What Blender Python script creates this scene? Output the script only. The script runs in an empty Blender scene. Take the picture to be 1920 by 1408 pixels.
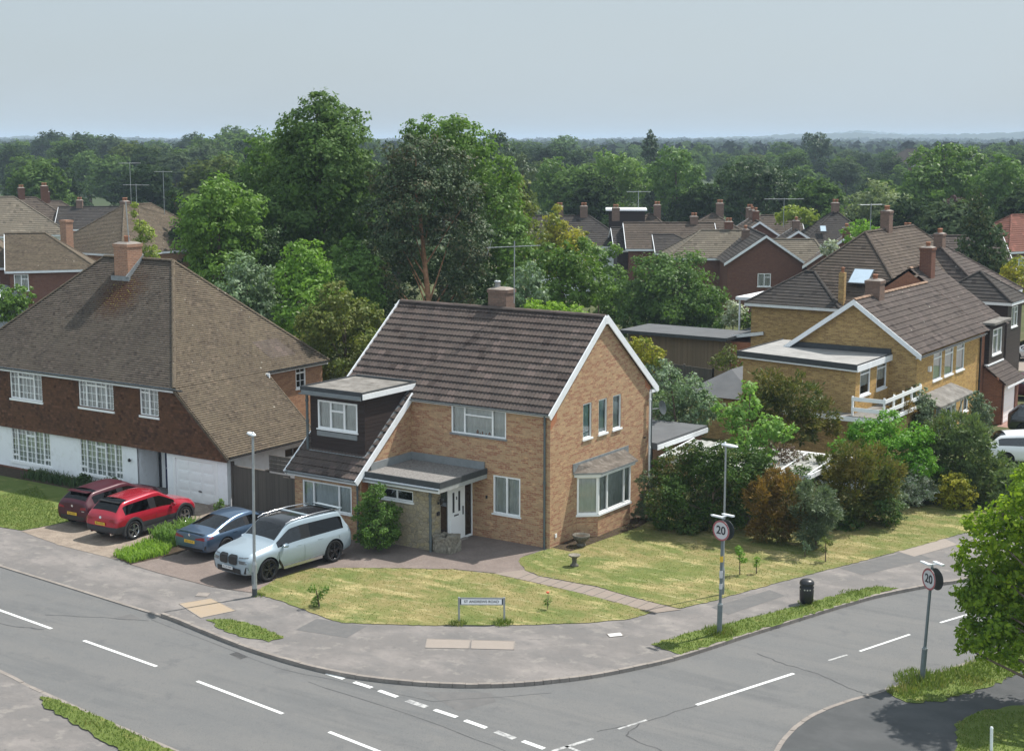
import bpy, bmesh, math, random
import numpy as np
from math import sin, cos, tan, pi, radians, sqrt, atan2, hypot
from mathutils import Vector, Matrix

# ------------------------------------------------------------------ camera, sky, sun, exposure
sc = bpy.context.scene
COL = sc.collection
cam_data = bpy.data.cameras.new("camera")
cam = bpy.data.objects.new("camera", cam_data)
COL.objects.link(cam)
cam.location = (28.66, -45.50, 15.0)
cam.rotation_euler = (radians(90 - 8.97), 0, radians(33.7))
cam_data.sensor_width = 36
cam_data.lens = 52.5
cam_data.clip_start = 0.5
cam_data.clip_end = 20000
sc.camera = cam
sc.render.resolution_x, sc.render.resolution_y = 1024, 750

SUN_EL, SUN_AZ = radians(57), radians(23.5)          # azimuth measured from +Y towards +X
world = bpy.data.worlds.new("World")
sc.world = world
world.use_nodes = True
nt = world.node_tree
nt.nodes.clear()
wo = nt.nodes.new("ShaderNodeOutputWorld")
bg = nt.nodes.new("ShaderNodeBackground")
sky = nt.nodes.new("ShaderNodeTexSky")
sky.sky_type = 'NISHITA'
sky.sun_disc = False
sky.sun_elevation = SUN_EL
sky.sun_rotation = SUN_AZ
sky.altitude = 60
sky.air_density = 1.0
sky.dust_density = 2.5
sky.ozone_density = 1.5
# thin milky cloud veil over the blue: mix towards an even pale grey-blue, slightly blotchy
tc = nt.nodes.new("ShaderNodeTexCoord")
mp = nt.nodes.new("ShaderNodeMapping")
mp.inputs['Scale'].default_value = (1.2, 1.2, 5.0)
ns = nt.nodes.new("ShaderNodeTexNoise")
ns.inputs['Scale'].default_value = 2.2
ns.inputs['Detail'].default_value = 5
rmp = nt.nodes.new("ShaderNodeMapRange")
rmp.inputs[1].default_value = 0.3
rmp.inputs[2].default_value = 0.75
rmp.inputs[3].default_value = 0.74
rmp.inputs[4].default_value = 0.92
mixc = nt.nodes.new("ShaderNodeMix")
mixc.data_type = 'RGBA'
mixc.inputs[7].default_value = (4.35, 5.02, 5.45, 1)
nt.links.new(tc.outputs['Generated'], mp.inputs[0])
nt.links.new(mp.outputs[0], ns.inputs['Vector'])
nt.links.new(ns.outputs[0], rmp.inputs[0])
nt.links.new(rmp.outputs[0], mixc.inputs[0])
nt.links.new(sky.outputs[0], mixc.inputs[6])
# added fill: unseen sky behind the camera brightened to lift shaded front walls
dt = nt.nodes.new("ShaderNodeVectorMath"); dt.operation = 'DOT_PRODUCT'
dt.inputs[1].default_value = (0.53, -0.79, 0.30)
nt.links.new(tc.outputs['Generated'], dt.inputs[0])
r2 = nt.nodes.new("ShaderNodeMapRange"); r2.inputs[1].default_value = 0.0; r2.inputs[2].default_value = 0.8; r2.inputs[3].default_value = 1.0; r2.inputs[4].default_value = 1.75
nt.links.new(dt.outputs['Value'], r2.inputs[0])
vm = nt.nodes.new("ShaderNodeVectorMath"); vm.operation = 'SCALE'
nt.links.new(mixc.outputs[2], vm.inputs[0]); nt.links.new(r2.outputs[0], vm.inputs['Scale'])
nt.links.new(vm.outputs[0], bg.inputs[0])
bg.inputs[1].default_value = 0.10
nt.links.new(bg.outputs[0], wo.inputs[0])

sun_data = bpy.data.lights.new("sun", 'SUN')
sun_data.energy = 4.9
sun_data.angle = radians(0.9)
sun_data.color = (1.0, 0.955, 0.89)
sun = bpy.data.objects.new("sun", sun_data)
COL.objects.link(sun)
SUN = Vector((cos(SUN_EL)*sin(SUN_AZ), cos(SUN_EL)*cos(SUN_AZ), sin(SUN_EL)))
sun.rotation_euler = SUN.to_track_quat('Z', 'Y').to_euler()
sun.location = (0, 0, 60)

sc.view_settings.view_transform = 'Standard'
sc.view_settings.look = 'None'
sc.view_settings.exposure = 0.36
sc.view_settings.gamma = 1.0
sc.cycles.max_bounces = 6
sc.cycles.diffuse_bounces = 3
sc.cycles.glossy_bounces = 3
sc.cycles.transmission_bounces = 4
sc.cycles.transparent_max_bounces = 8
sc.cycles.volume_bounces = 0
sc.cycles.use_denoising = True
sc.cycles.caustics_reflective = False
sc.cycles.caustics_refractive = False

# ------------------------------------------------------------------ materials
class G:
    """tiny node-graph helper"""
    def __init__(s, name):
        s.m = bpy.data.materials.new(name)
        s.m.use_nodes = True
        s.t = s.m.node_tree
        s.t.nodes.clear()
        s.out = s.n("ShaderNodeOutputMaterial")
    def n(s, k, **kw):
        x = s.t.nodes.new(k)
        for a, b in kw.items():
            setattr(x, a, b)
        return x
    def l(s, a, b):
        s.t.links.new(a, b)
    def coord(s, kind='Object', scale=(1, 1, 1)):
        c = s.n("ShaderNodeTexCoord")
        m = s.n("ShaderNodeMapping")
        m.inputs['Scale'].default_value = scale
        s.l(c.outputs[kind], m.inputs[0])
        return m.outputs[0]
    def noise(s, vec, scale, detail=3, rough=0.55, dist=0):
        x = s.n("ShaderNodeTexNoise")
        x.inputs['Scale'].default_value = scale
        x.inputs['Detail'].default_value = detail
        x.inputs['Roughness'].default_value = rough
        x.inputs['Distortion'].default_value = dist
        if vec: s.l(vec, x.inputs['Vector'])
        return x.outputs[0]
    def rng(s, v, a, b, c=0.0, d=1.0):
        x = s.n("ShaderNodeMapRange")
        for i, q in enumerate((a, b, c, d)):
            x.inputs[i+1].default_value = q
        s.l(v, x.inputs[0])
        return x.outputs[0]
    def mix(s, f, a, b, mode='MIX'):
        x = s.n("ShaderNodeMix", data_type='RGBA', blend_type=mode)
        for v, i in ((f, 0), (a, 6), (b, 7)):
            if isinstance(v, (int, float)): x.inputs[i].default_value = v
            elif isinstance(v, tuple): x.inputs[i].default_value = (*v[:3], 1)
            else: s.l(v, x.inputs[i])
        return x.outputs[2]
    def math(s, op, a, b=0.0):
        x = s.n("ShaderNodeMath", operation=op)
        for v, i in ((a, 0), (b, 1)):
            if isinstance(v, (int, float)): x.inputs[i].default_value = v
            else: s.l(v, x.inputs[i])
        return x.outputs[0]
    def bump(s, h, strength=0.3, dist=0.02):
        x = s.n("ShaderNodeBump")
        x.inputs['Strength'].default_value = strength
        x.inputs['Distance'].default_value = dist
        s.l(h, x.inputs['Height'])
        return x.outputs[0]
    def bsdf(s, col, rough=0.8, metal=0.0, spec=0.3, normal=None, coat=0.0):
        b = s.n("ShaderNodeBsdfPrincipled")
        if isinstance(col, tuple): b.inputs['Base Color'].default_value = (*col[:3], 1)
        else: s.l(col, b.inputs['Base Color'])
        if isinstance(rough, (int, float)): b.inputs['Roughness'].default_value = rough
        else: s.l(rough, b.inputs['Roughness'])
        b.inputs['Metallic'].default_value = metal
        b.inputs['Specular IOR Level'].default_value = spec
        b.inputs['Coat Weight'].default_value = coat
        b.inputs['Coat Roughness'].default_value = 0.04
        if normal: s.l(normal, b.inputs['Normal'])
        s.l(b.outputs[0], s.out.inputs[0])
        return b

def plain(name, col, rough=0.6, metal=0.0, spec=0.4, var=0.12, scale=3.0, dirt=None, bump=0.0, coat=0.0):
    g = G(name)
    v = g.coord('Object')
    n = g.noise(v, scale, 4)
    lo = tuple(c*(1-var) for c in col)
    hi = tuple(min(1, c*(1+var)) for c in col)
    c = g.mix(g.rng(n, 0.3, 0.7), lo, hi)
    if dirt:
        n2 = g.noise(v, dirt[1], 5, 0.7)
        c = g.mix(g.rng(n2, 0.5, 0.72, 0, dirt[2]), c, dirt[0])
    nr = g.bump(g.noise(v, scale*12, 3), bump, 0.01) if bump else None
    g.bsdf(c, rough, metal, spec, nr, coat)
    return g.m

def brick_mat(name, a, b, patch, mortar, amount=0.5, thr=(0.52, 0.62), rough=0.85):
    """stretcher-bond brick in wall metres (UV), with clusters of differently fired bricks"""
    g = G(name)
    uv = g.coord('UV')
    br = g.n("ShaderNodeTexBrick")
    br.inputs['Color1'].default_value = (*a, 1)
    br.inputs['Color2'].default_value = (*b, 1)
    br.inputs['Mortar'].default_value = (*mortar, 1)
    br.inputs['Scale'].default_value = 1.0
    br.inputs['Mortar Size'].default_value = 0.006
    br.inputs['Mortar Smooth'].default_value = 0.3
    br.inputs['Bias'].default_value = 0.0
    br.inputs['Brick Width'].default_value = 0.235
    br.inputs['Row Height'].default_value = 0.079
    g.l(uv, br.inputs['Vector'])
    # per-brick random via a second brick texture (black/white), gated by soft clusters
    b2 = g.n("ShaderNodeTexBrick")
    b2.inputs['Color1'].default_value = (0, 0, 0, 1)
    b2.inputs['Color2'].default_value = (1, 1, 1, 1)
    b2.inputs['Mortar'].default_value = (0, 0, 0, 1)
    b2.inputs['Scale'].default_value = 1.0
    b2.inputs['Mortar Size'].default_value = 0.006
    b2.inputs['Bias'].default_value = 0.0
    b2.inputs['Brick Width'].default_value = 0.235
    b2.inputs['Row Height'].default_value = 0.079
    mp2 = g.n("ShaderNodeMapping")
    mp2.inputs['Location'].default_value = (0.235*37, 0.079*58, 0)
    g.l(uv, mp2.inputs[0]); g.l(mp2.outputs[0], b2.inputs['Vector'])
    n1 = g.noise(g.coord('UV', (1.0, 4.0, 1)), 1.7, 4, 0.7)
    s = g.math('ADD', g.math('MULTIPLY', b2.outputs[0], 0.22), n1)
    f = g.rng(s, thr[0]+0.12, thr[1]+0.12, 0, amount)
    c = g.mix(f, br.outputs[0], patch)
    n3 = g.noise(uv, 0.5, 4)
    c = g.mix(g.rng(n3, 0.25, 0.75, 0.0, 0.35), c, tuple(x*0.72 for x in a))
    n4 = g.noise(uv, 14, 2)
    c = g.mix(g.rng(n4, 0.35, 0.65, 0, 0.30), c, tuple(min(1, x*1.35) for x in a))
    n5 = g.noise(g.coord('UV', (1.4, 4.5, 1)), 2.3, 3, 0.6)
    c = g.mix(g.rng(n5, 0.58, 0.66, 0, 0.55), c, tuple(min(1, x*1.45) for x in a))
    nr = g.bump(g.math('ADD', g.math('MULTIPLY', br.outputs[1], -1.0), g.math('MULTIPLY', n4, 0.5)), 0.35, 0.006)
    g.bsdf(c, rough, 0, 0.2, nr)
    return g.m

def tile_mat(name, a, b, lichen, lic=0.3, tw=0.165, th=0.1, speck=0.0, stain=None):
    """roof tiles: per-tile tint in roof metres (UV) plus lichen"""
    g = G(name)
    uv = g.coord('UV')
    br = g.n("ShaderNodeTexBrick")
    br.inputs['Color1'].default_value = (*a, 1)
    br.inputs['Color2'].default_value = (*b, 1)
    br.inputs['Mortar'].default_value = (*tuple(x*0.35 for x in a), 1)
    br.inputs['Scale'].default_value = 1.0
    br.inputs['Mortar Size'].default_value = 0.005
    br.inputs['Brick Width'].default_value = tw
    br.inputs['Row Height'].default_value = th
    g.l(uv, br.inputs['Vector'])
    n1 = g.noise(uv, 0.7, 5, 0.7)
    n2 = g.noise(uv, 5.0, 4, 0.7)
    f = g.rng(g.math('ADD', g.math('MULTIPLY', n1, 0.6), g.math('MULTIPLY', n2, 0.5)), 0.42, 0.72, 0, lic)
    c = g.mix(f, br.outputs[0], lichen)
    b2 = g.n("ShaderNodeTexBrick")
    b2.inputs['Color1'].default_value = (0, 0, 0, 1); b2.inputs['Color2'].default_value = (1, 1, 1, 1); b2.inputs['Mortar'].default_value = (0.5, 0.5, 0.5, 1)
    b2.inputs['Scale'].default_value = 1.0; b2.inputs['Mortar Size'].default_value = 0.0
    b2.inputs['Brick Width'].default_value = tw; b2.inputs['Row Height'].default_value = th
    mq = g.n("ShaderNodeMapping"); mq.inputs['Location'].default_value = (tw*41, th*66, 0)
    g.l(uv, mq.inputs[0]); g.l(mq.outputs[0], b2.inputs['Vector'])
    c = g.mix(g.rng(b2.outputs[0], 0.94, 0.97, 0, 0.7), c, tuple(x*0.45 for x in a))
    c = g.mix(g.rng(b2.outputs[0], 0.10, 0.06, 0, 0.5), c, tuple(x*1.7 for x in a))
    n0 = g.noise(uv, 0.35, 3)
    c = g.mix(g.rng(n0, 0.35, 0.7, 0, 0.35), c, tuple(x*0.6 for x in a))
    if speck:
        vo = g.n("ShaderNodeTexVoronoi")
        vo.inputs['Scale'].default_value = 1.7
        g.l(uv, vo.inputs['Vector'])
        n5 = g.noise(uv, 9, 2)
        sp = g.math('MULTIPLY', g.rng(vo.outputs['Distance'], 0.05, 0.10, 1, 0), g.rng(n5, 0.5, 0.6))
        c = g.mix(g.math('MULTIPLY', sp, speck), c, (0.62, 0.60, 0.52))
    if stain:
        # rust-brown moss streak below the chimney, in roof coordinates
        (cx, cy, rx, ry, col) = stain
        m3 = g.n("ShaderNodeMapping")
        m3.inputs['Location'].default_value = (-cx/rx, -cy/ry, 0)
        m3.inputs['Scale'].default_value = (1/rx, 1/ry, 1)
        g.l(uv, m3.inputs[0])
        ln = g.n("ShaderNodeVectorMath", operation='LENGTH')
        g.l(m3.outputs[0], ln.inputs[0])
        n6 = g.noise(g.coord('UV', (3.0, 0.9, 1)), 2.6, 5, 0.75)
        d = g.math('ADD', ln.outputs['Value'], g.math('MULTIPLY', g.math('SUBTRACT', n6, 0.5), 2.6))
        c = g.mix(g.rng(d, 0.35, 1.25, 0.85, 0), c, col)
        n7 = g.noise(uv, 11, 3)
        c = g.mix(g.math('MULTIPLY', g.rng(d, 0.3, 1.0, 1, 0), g.rng(n7, 0.60, 0.66)), c, (0.36, 0.33, 0.08))
    nr = g.bump(g.math('ADD', n2, g.math('MULTIPLY', br.outputs[1], -0.5)), 0.4, 0.01)
    g.bsdf(c, 0.92, 0, 0.15, nr)
    return g.m

def ground_mat(name, base, cols, rough=0.95, bump=0.3, kind='Object'):
    """base colour + list of (colour, scale, lo, hi, amount, stretch)"""
    g = G(name)
    c = base
    hs = None
    for (col, s, lo, hi, amt, st) in cols:
        v = g.coord(kind, st)
        n = g.noise(v, s, 5, 0.65)
        c = g.mix(g.rng(n, lo, hi, 0, amt), c, col)
        hs = n
    nr = g.bump(g.noise(g.coord(kind), 60, 2), bump, 0.01) if bump else None
    g.bsdf(c, rough, 0, 0.25, nr)
    return g.m

LF = 1.6
def leaf_mat(name, a, b, c2=None, trans=0.35, frac=0.5, gloss=0.5, spec=0.22):
    g = G(name)
    geo = g.n("ShaderNodeNewGeometry")
    r = geo.outputs['Random Per Island']
    a, b = (tuple(min(0.7, x*LF) for x in q) for q in (a, b))
    if c2: c2 = tuple(x*LF for x in c2)
    c = g.mix(r, a, b)
    if c2:
        n = g.noise(g.coord('Object'), 0.55, 3)
        s = g.math('ADD', n, g.math('MULTIPLY', g.math('SUBTRACT', r, 0.5), 0.25))
        c = g.mix(g.rng(s, frac-0.06, frac+0.1), c, c2)
    oi = g.n("ShaderNodeObjectInfo")
    c = g.mix(g.rng(oi.outputs['Random'], 0, 1, 0, 0.35), c, tuple(x*0.62 for x in a))
    b1 = g.n("ShaderNodeBsdfPrincipled")
    g.l(c, b1.inputs['Base Color'])
    b1.inputs['Roughness'].default_value = gloss
    b1.inputs['Specular IOR Level'].default_value = spec
    t = g.n("ShaderNodeBsdfTranslucent")
    tcx = g.mix(0.5, c, g.mix(1.0, c, (1.5, 1.7, 0.5), 'MULTIPLY'))
    g.l(tcx, t.inputs[0])
    m = g.n("ShaderNodeMixShader")
    m.inputs[0].default_value = trans
    g.l(b1.outputs[0], m.inputs[1]); g.l(t.outputs[0], m.inputs[2])
    g.l(m.outputs[0], g.out.inputs[0])
    return g.m

def glass_mat(name, tint=(0.5, 0.56, 0.56), refl=0.10, top=1.0):
    g = G(name)
    tr = g.n("ShaderNodeBsdfTransparent"); tr.inputs[0].default_value = (*tint, 1)
    gl = g.n("ShaderNodeBsdfGlossy"); gl.inputs[0].default_value = (0.95, 0.97, 1, 1); gl.inputs[1].default_value = 0.03
    lw = g.n("ShaderNodeLayerWeight"); lw.inputs[0].default_value = 0.35
    m = g.n("ShaderNodeMixShader")
    g.l(g.rng(lw.outputs['Fresnel'], 0, 1, refl, top), m.inputs[0])
    g.l(tr.outputs[0], m.inputs[1]); g.l(gl.outputs[0], m.inputs[2])
    g.l(m.outputs[0], g.out.inputs[0])
    return g.m

def stone_mat():
    g = G("rubble_stone")
    uv = g.coord('UV', (1, 1.5, 1))
    vo = g.n("ShaderNodeTexVoronoi"); vo.inputs['Scale'].default_value = 4.6
    g.l(uv, vo.inputs['Vector'])
    ve = g.n("ShaderNodeTexVoronoi", feature='DISTANCE_TO_EDGE'); ve.inputs['Scale'].default_value = 4.6
    g.l(uv, ve.inputs['Vector'])
    sp = g.n("ShaderNodeSeparateColor"); g.l(vo.outputs['Color'], sp.inputs[0])
    c = g.mix(sp.outputs[0], (0.40, 0.33, 0.19), (0.30, 0.27, 0.21))
    c = g.mix(g.math('MULTIPLY', sp.outputs[1], 0.5), c, (0.50, 0.43, 0.30))
    n = g.noise(g.coord('UV'), 4, 5, 0.7)
    c = g.mix(g.rng(n, 0.4, 0.7, 0, 0.5), c, (0.22, 0.20, 0.16))
    c = g.mix(g.rng(ve.outputs[0], 0.0, 0.05, 0.8, 0), c, (0.16, 0.14, 0.11))
    nr = g.bump(g.rng(ve.outputs[0], 0, 0.12), 0.6, 0.03)
    g.bsdf(c, 0.9, 0, 0.2, nr)
    return g.m

def board_mat(name, a, b, period=0.15, vertical=True, rough=0.8):
    """timber boards: per-board tint across the board direction (UV metres)"""
    g = G(name)
    uv = g.coord('UV')
    sx = g.n("ShaderNodeSeparateXYZ"); g.l(uv, sx.inputs[0])
    k = sx.outputs[0 if vertical else 1]
    fl = g.math('FLOOR', g.math('DIVIDE', k, period))
    wn = g.n("ShaderNodeTexWhiteNoise", noise_dimensions='1D'); g.l(fl, wn.inputs['W'])
    c = g.mix(wn.outputs[0], a, b)
    st = (14, 1.2, 1) if vertical else (1.2, 14, 1)
    n = g.noise(g.coord('UV', st), 1.5, 4, 0.6)
    c = g.mix(g.rng(n, 0.3, 0.7, 0, 0.4), c, tuple(x*0.65 for x in a))
    fr = g.math('FRACT', g.math('DIVIDE', k, period))
    nr = g.bump(g.rng(fr, 0.0, 0.1), 0.7, 0.02)
    g.bsdf(c, rough, 0, 0.2, nr)
    return g.m

MT = {}
MT['brick'] = brick_mat("buff_red_brick", (0.47, 0.305, 0.175), (0.36, 0.235, 0.135), (0.27, 0.100, 0.065), (0.38, 0.32, 0.25), 0.9, (0.475, 0.545))
MT['brick_orange'] = brick_mat("orange_brick", (0.44, 0.17, 0.08), (0.36, 0.14, 0.07), (0.25, 0.10, 0.06), (0.36, 0.28, 0.22), 0.5)
MT['brick_yellow'] = brick_mat("yellow_brown_brick", (0.46, 0.31, 0.125), (0.36, 0.235, 0.10), (0.20, 0.115, 0.055), (0.34, 0.29, 0.21), 0.85, (0.455, 0.54))
MT['brick_gold'] = brick_mat("golden_brick", (0.50, 0.31, 0.10), (0.42, 0.27, 0.11), (0.28, 0.15, 0.06), (0.40, 0.33, 0.22), 0.8, (0.46, 0.56))
MT['brick_brown'] = brick_mat("brown_orange_brick", (0.35, 0.195, 0.11), (0.28, 0.15, 0.09), (0.18, 0.085, 0.055), (0.30, 0.24, 0.18), 0.7, (0.46, 0.56))
MT['brick_rust'] = brick_mat("rust_brown_brick", (0.30, 0.13, 0.075), (0.24, 0.105, 0.065), (0.16, 0.07, 0.045), (0.26, 0.20, 0.16), 0.6)
MT['brick_dark'] = brick_mat("dark_red_brick", (0.165, 0.075, 0.050), (0.125, 0.058, 0.042), (0.11, 0.045, 0.035), (0.20, 0.15, 0.12), 0.6)
MT['brick_chim'] = brick_mat("chimney_brick", (0.36, 0.20, 0.13), (0.26, 0.14, 0.09), (0.15, 0.09, 0.07), (0.42, 0.38, 0.32), 0.6)
MT['brick_sooty'] = brick_mat("sooty_brick", (0.20, 0.13, 0.10), (0.15, 0.10, 0.08), (0.09, 0.07, 0.06), (0.20, 0.17, 0.14), 0.6)
MT['tile_main'] = tile_mat("brown_concrete_tiles", (0.105, 0.080, 0.072), (0.068, 0.055, 0.052), (0.145, 0.125, 0.105), 0.55, 0.33, 0.335)
MT['tile_old'] = tile_mat("old_plain_tiles", (0.120, 0.094, 0.070), (0.072, 0.058, 0.046), (0.215, 0.178, 0.120), 0.60, 0.165, 0.1, 0.75, None)
MT['tile_old_front'] = tile_mat("old_plain_tiles_front", (0.112, 0.090, 0.074), (0.066, 0.055, 0.047), (0.200, 0.170, 0.130), 0.60, 0.165, 0.1, 0.0, (-23.7, 6.25, 1.35, 1.35, (0.075, 0.033, 0.018)))
MT['tile_hung'] = tile_mat("hung_wall_tiles", (0.120, 0.062, 0.040), (0.050, 0.032, 0.026), (0.230, 0.115, 0.055), 0.55, 0.165, 0.11)
MT['tile_right'] = tile_mat("brown_roof_tiles_lichen", (0.080, 0.064, 0.058), (0.056, 0.046, 0.043), (0.150, 0.128, 0.11), 0.50, 0.33, 0.34, 0.9)
MT['tile_dark'] = tile_mat("dark_slate_tiles", (0.052, 0.047, 0.045), (0.038, 0.035, 0.035), (0.105, 0.09, 0.07), 0.45, 0.3, 0.3)
MT['tile_brown'] = tile_mat("brown_tiles_far", (0.088, 0.070, 0.058), (0.066, 0.053, 0.045), (0.15, 0.122, 0.09), 0.5, 0.3, 0.3)
MT['tile_pale'] = tile_mat("pale_tiles_far", (0.150, 0.130, 0.100), (0.115, 0.100, 0.080), (0.22, 0.19, 0.145), 0.5, 0.3, 0.33)
MT['tile_red'] = tile_mat("red_tiles_far", (0.19, 0.078, 0.058), (0.15, 0.065, 0.05), (0.22, 0.13, 0.09), 0.3, 0.3, 0.3)
MT['ridge_tan'] = plain("tan_ridge_tiles", (0.26, 0.175, 0.125), 0.9, 0, 0.15, 0.3, 2.5)
MT['render'] = plain("white_render", (0.84, 0.86, 0.88), 0.85, 0, 0.2, 0.04, 1.2, ((0.50, 0.50, 0.47), 2.5, 0.35), 0.15)
MT['grey_render'] = plain("grey_render", (0.30, 0.29, 0.27), 0.85, 0, 0.2, 0.08, 1.2)
MT['upvc'] = plain("white_plastic", (0.87, 0.88, 0.88), 0.35, 0, 0.4, 0.02, 4)
MT['white_wood'] = plain("white_painted_board", (0.80, 0.82, 0.84), 0.55, 0, 0.3, 0.05, 3, ((0.42, 0.42, 0.40), 6, 0.4))
MT['grey_paint'] = plain("grey_painted_board", (0.22, 0.235, 0.24), 0.5, 0, 0.3, 0.10, 5)
MT['pale_grey'] = plain("pale_grey_gutter", (0.34, 0.35, 0.34), 0.5, 0, 0.3, 0.10, 5)
MT['dark_grey'] = plain("dark_grey_felt_edge", (0.055, 0.06, 0.064), 0.7, 0, 0.3, 0.15, 5)
MT['pipe_grey'] = plain("grey_pipe", (0.10, 0.12, 0.125), 0.45, 0, 0.4, 0.08, 5)
MT['lead'] = plain("lead_flashing", (0.24, 0.26, 0.27), 0.55, 0.3, 0.4, 0.2, 6)
MT['felt'] = plain("mineral_felt", (0.20, 0.19, 0.175), 0.95, 0, 0.15, 0.3, 1.6, ((0.085, 0.07, 0.055), 3.4, 0.85), 0.4)
MT['dark_stone'] = plain("dark_weathered_stone", (0.13, 0.12, 0.10), 0.95, 0, 0.15, 0.35, 9, ((0.06, 0.055, 0.04), 8, 0.8), 0.7)
MT['mossy_felt'] = plain("mossy_felt", (0.125, 0.108, 0.092), 0.95, 0, 0.15, 0.3, 2.5, ((0.24, 0.225, 0.20), 5.0, 0.6), 0.5)
MT['gravel_roof'] = plain("gravel_roof", (0.215, 0.205, 0.195), 0.98, 0, 0.1, 0.3, 25, ((0.08, 0.07, 0.062), 9, 0.9), 0.6)
MT['felt_pale'] = plain("pale_roof_felt", (0.30, 0.295, 0.285), 0.9, 0, 0.2, 0.15, 1.2, ((0.18, 0.18, 0.17), 2.0, 0.6), 0.2)
MT['felt_dark'] = plain("dark_roof_felt", (0.115, 0.120, 0.126), 0.9, 0, 0.2, 0.12, 1.2, ((0.13, 0.13, 0.13), 2.0, 0.5), 0.2)
MT['cladding'] = board_mat("dark_brown_cladding", (0.040, 0.030, 0.028), (0.052, 0.038, 0.035), 0.15, False, 0.5)
MT['fence'] = board_mat("grey_fence_boards", (0.13, 0.115, 0.10), (0.095, 0.085, 0.075), 0.12, True)
MT['fence_brown'] = board_mat("brown_fence_boards", (0.26, 0.19, 0.125), (0.20, 0.15, 0.10), 0.12, True)
MT['stone'] = stone_mat()
MT['stone_trough'] = plain("weathered_stone", (0.24, 0.22, 0.18), 0.95, 0, 0.15, 0.35, 9, ((0.10, 0.08, 0.06), 8, 0.8), 0.7)
MT['glass'] = glass_mat("window_glass", (0.86, 0.90, 0.90), 0.10)
MT['glass_dark'] = glass_mat("dark_glass", (0.20, 0.24, 0.24), 0.08)
MT['car_glass'] = glass_mat("car_glass", (0.07, 0.09, 0.09), 0.06, 0.6)
MT['privacy'] = glass_mat("privacy_glass", (0.03, 0.03, 0.035), 0.03, 0.35)
MT['curtain'] = plain("net_curtain", (0.80, 0.82, 0.79), 0.9, 0, 0.1, 0.10, 2.5)
MT['blind_blue'] = plain("pale_blue_blind", (0.55, 0.74, 0.76), 0.9, 0, 0.1, 0.05, 2.5)
MT['inside'] = plain("dim_interior", (0.10, 0.095, 0.09), 0.9, 0, 0.1, 0.2, 1)
MT['asphalt'] = ground_mat("asphalt", (0.132, 0.134, 0.134), [
    ((0.152, 0.150, 0.146), 0.22, 0.40, 0.64, 0.9, (1, 3, 1)), ((0.104, 0.107, 0.109), 0.55, 0.50, 0.68, 0.7, (0.22, 2.4, 1)), ((0.158, 0.155, 0.149), 1.3, 0.56, 0.68, 0.5, (1, 1, 1)), ((0.105, 0.107, 0.11), 0.9, 0.60, 0.68, 0.6, (1, 1, 1)),
    ((0.22, 0.215, 0.205), 30, 0.55, 0.70, 0.7, (1, 1, 1)), ((0.06, 0.06, 0.06), 36, 0.56, 0.68, 0.75, (1, 1, 1)), ((0.120, 0.122, 0.124), 3.5, 0.6, 0.72, 0.5, (1, 1, 1))], 0.85, 0.4)
MT['pavement'] = ground_mat("pavement_asphalt", (0.160, 0.150, 0.144), [
    ((0.232, 0.212, 0.200), 0.42, 0.44, 0.62, 0.85, (1, 1.4, 1)), ((0.135, 0.131, 0.129), 0.55, 0.48, 0.64, 0.7, (1, 1.6, 1)), ((0.255, 0.235, 0.215), 1.5, 0.56, 0.64, 0.6, (1, 1, 1)), ((0.115, 0.11, 0.107), 1.9, 0.60, 0.66, 0.5, (1, 1, 1)),
    ((0.25, 0.23, 0.21), 30, 0.55, 0.72, 0.6, (1, 1, 1)), ((0.09, 0.085, 0.085), 40, 0.58, 0.7, 0.7, (1, 1, 1)), ((0.13, 0.125, 0.12), 5, 0.55, 0.7, 0.6, (1, 1, 1))], 0.95, 0.4)
MT['pavement_dark'] = ground_mat("dark_pavement_asphalt", (0.066, 0.069, 0.071), [
    ((0.090, 0.092, 0.094), 0.7, 0.4, 0.65, 0.9, (1, 1.4, 1)), ((0.17, 0.165, 0.16), 35, 0.62, 0.72, 0.5, (1, 1, 1))], 0.9, 0.4)
MT['patch'] = ground_mat("asphalt_patch", (0.120, 0.118, 0.117), [((0.15, 0.145, 0.14), 3, 0.4, 0.7, 0.8, (1, 1, 1)), ((0.20, 0.2, 0.2), 40, 0.6, 0.7, 0.5, (1, 1, 1))], 0.9, 0.4)
MT['concrete'] = ground_mat("concrete_slab", (0.27, 0.235, 0.205), [((0.29, 0.25, 0.22), 3, 0.4, 0.65, 0.8, (1, 1, 1)), ((0.24, 0.22, 0.2), 30, 0.6, 0.7, 0.5, (1, 1, 1))], 0.9, 0.4)
MT['tan_iron'] = ground_mat("tan_cover", (0.33, 0.26, 0.185), [((0.32, 0.26, 0.20), 4, 0.4, 0.65, 0.8, (1, 1, 1))], 0.9, 0.4)
MT['kerb'] = ground_mat("kerb_stone", (0.27, 0.24, 0.215), [((0.19, 0.17, 0.155), 2.0, 0.4, 0.65, 0.8, (1, 1, 1)), ((0.18, 0.17, 0.15), 14, 0.58, 0.7, 0.6, (1, 1, 1))], 0.9, 0.4)
MT['road_white'] = ground_mat("road_paint", (0.66, 0.67, 0.66), [((0.40, 0.40, 0.40), 9, 0.52, 0.68, 0.6, (1, 1, 1)), ((0.30, 0.30, 0.30), 40, 0.62, 0.7, 0.7, (1, 1, 1))], 0.8, 0.3)
MT['road_white_worn'] = ground_mat("worn_road_paint", (0.48, 0.48, 0.47), [((0.21, 0.21, 0.21), 7, 0.45, 0.6, 0.9, (1, 1, 1)), ((0.24, 0.24, 0.24), 40, 0.5, 0.6, 0.7, (1, 1, 1))], 0.8, 0.3)
MT['crack'] = plain("tar_crack", (0.070, 0.070, 0.072), 0.8, 0, 0.3, 0.2, 8)
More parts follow.
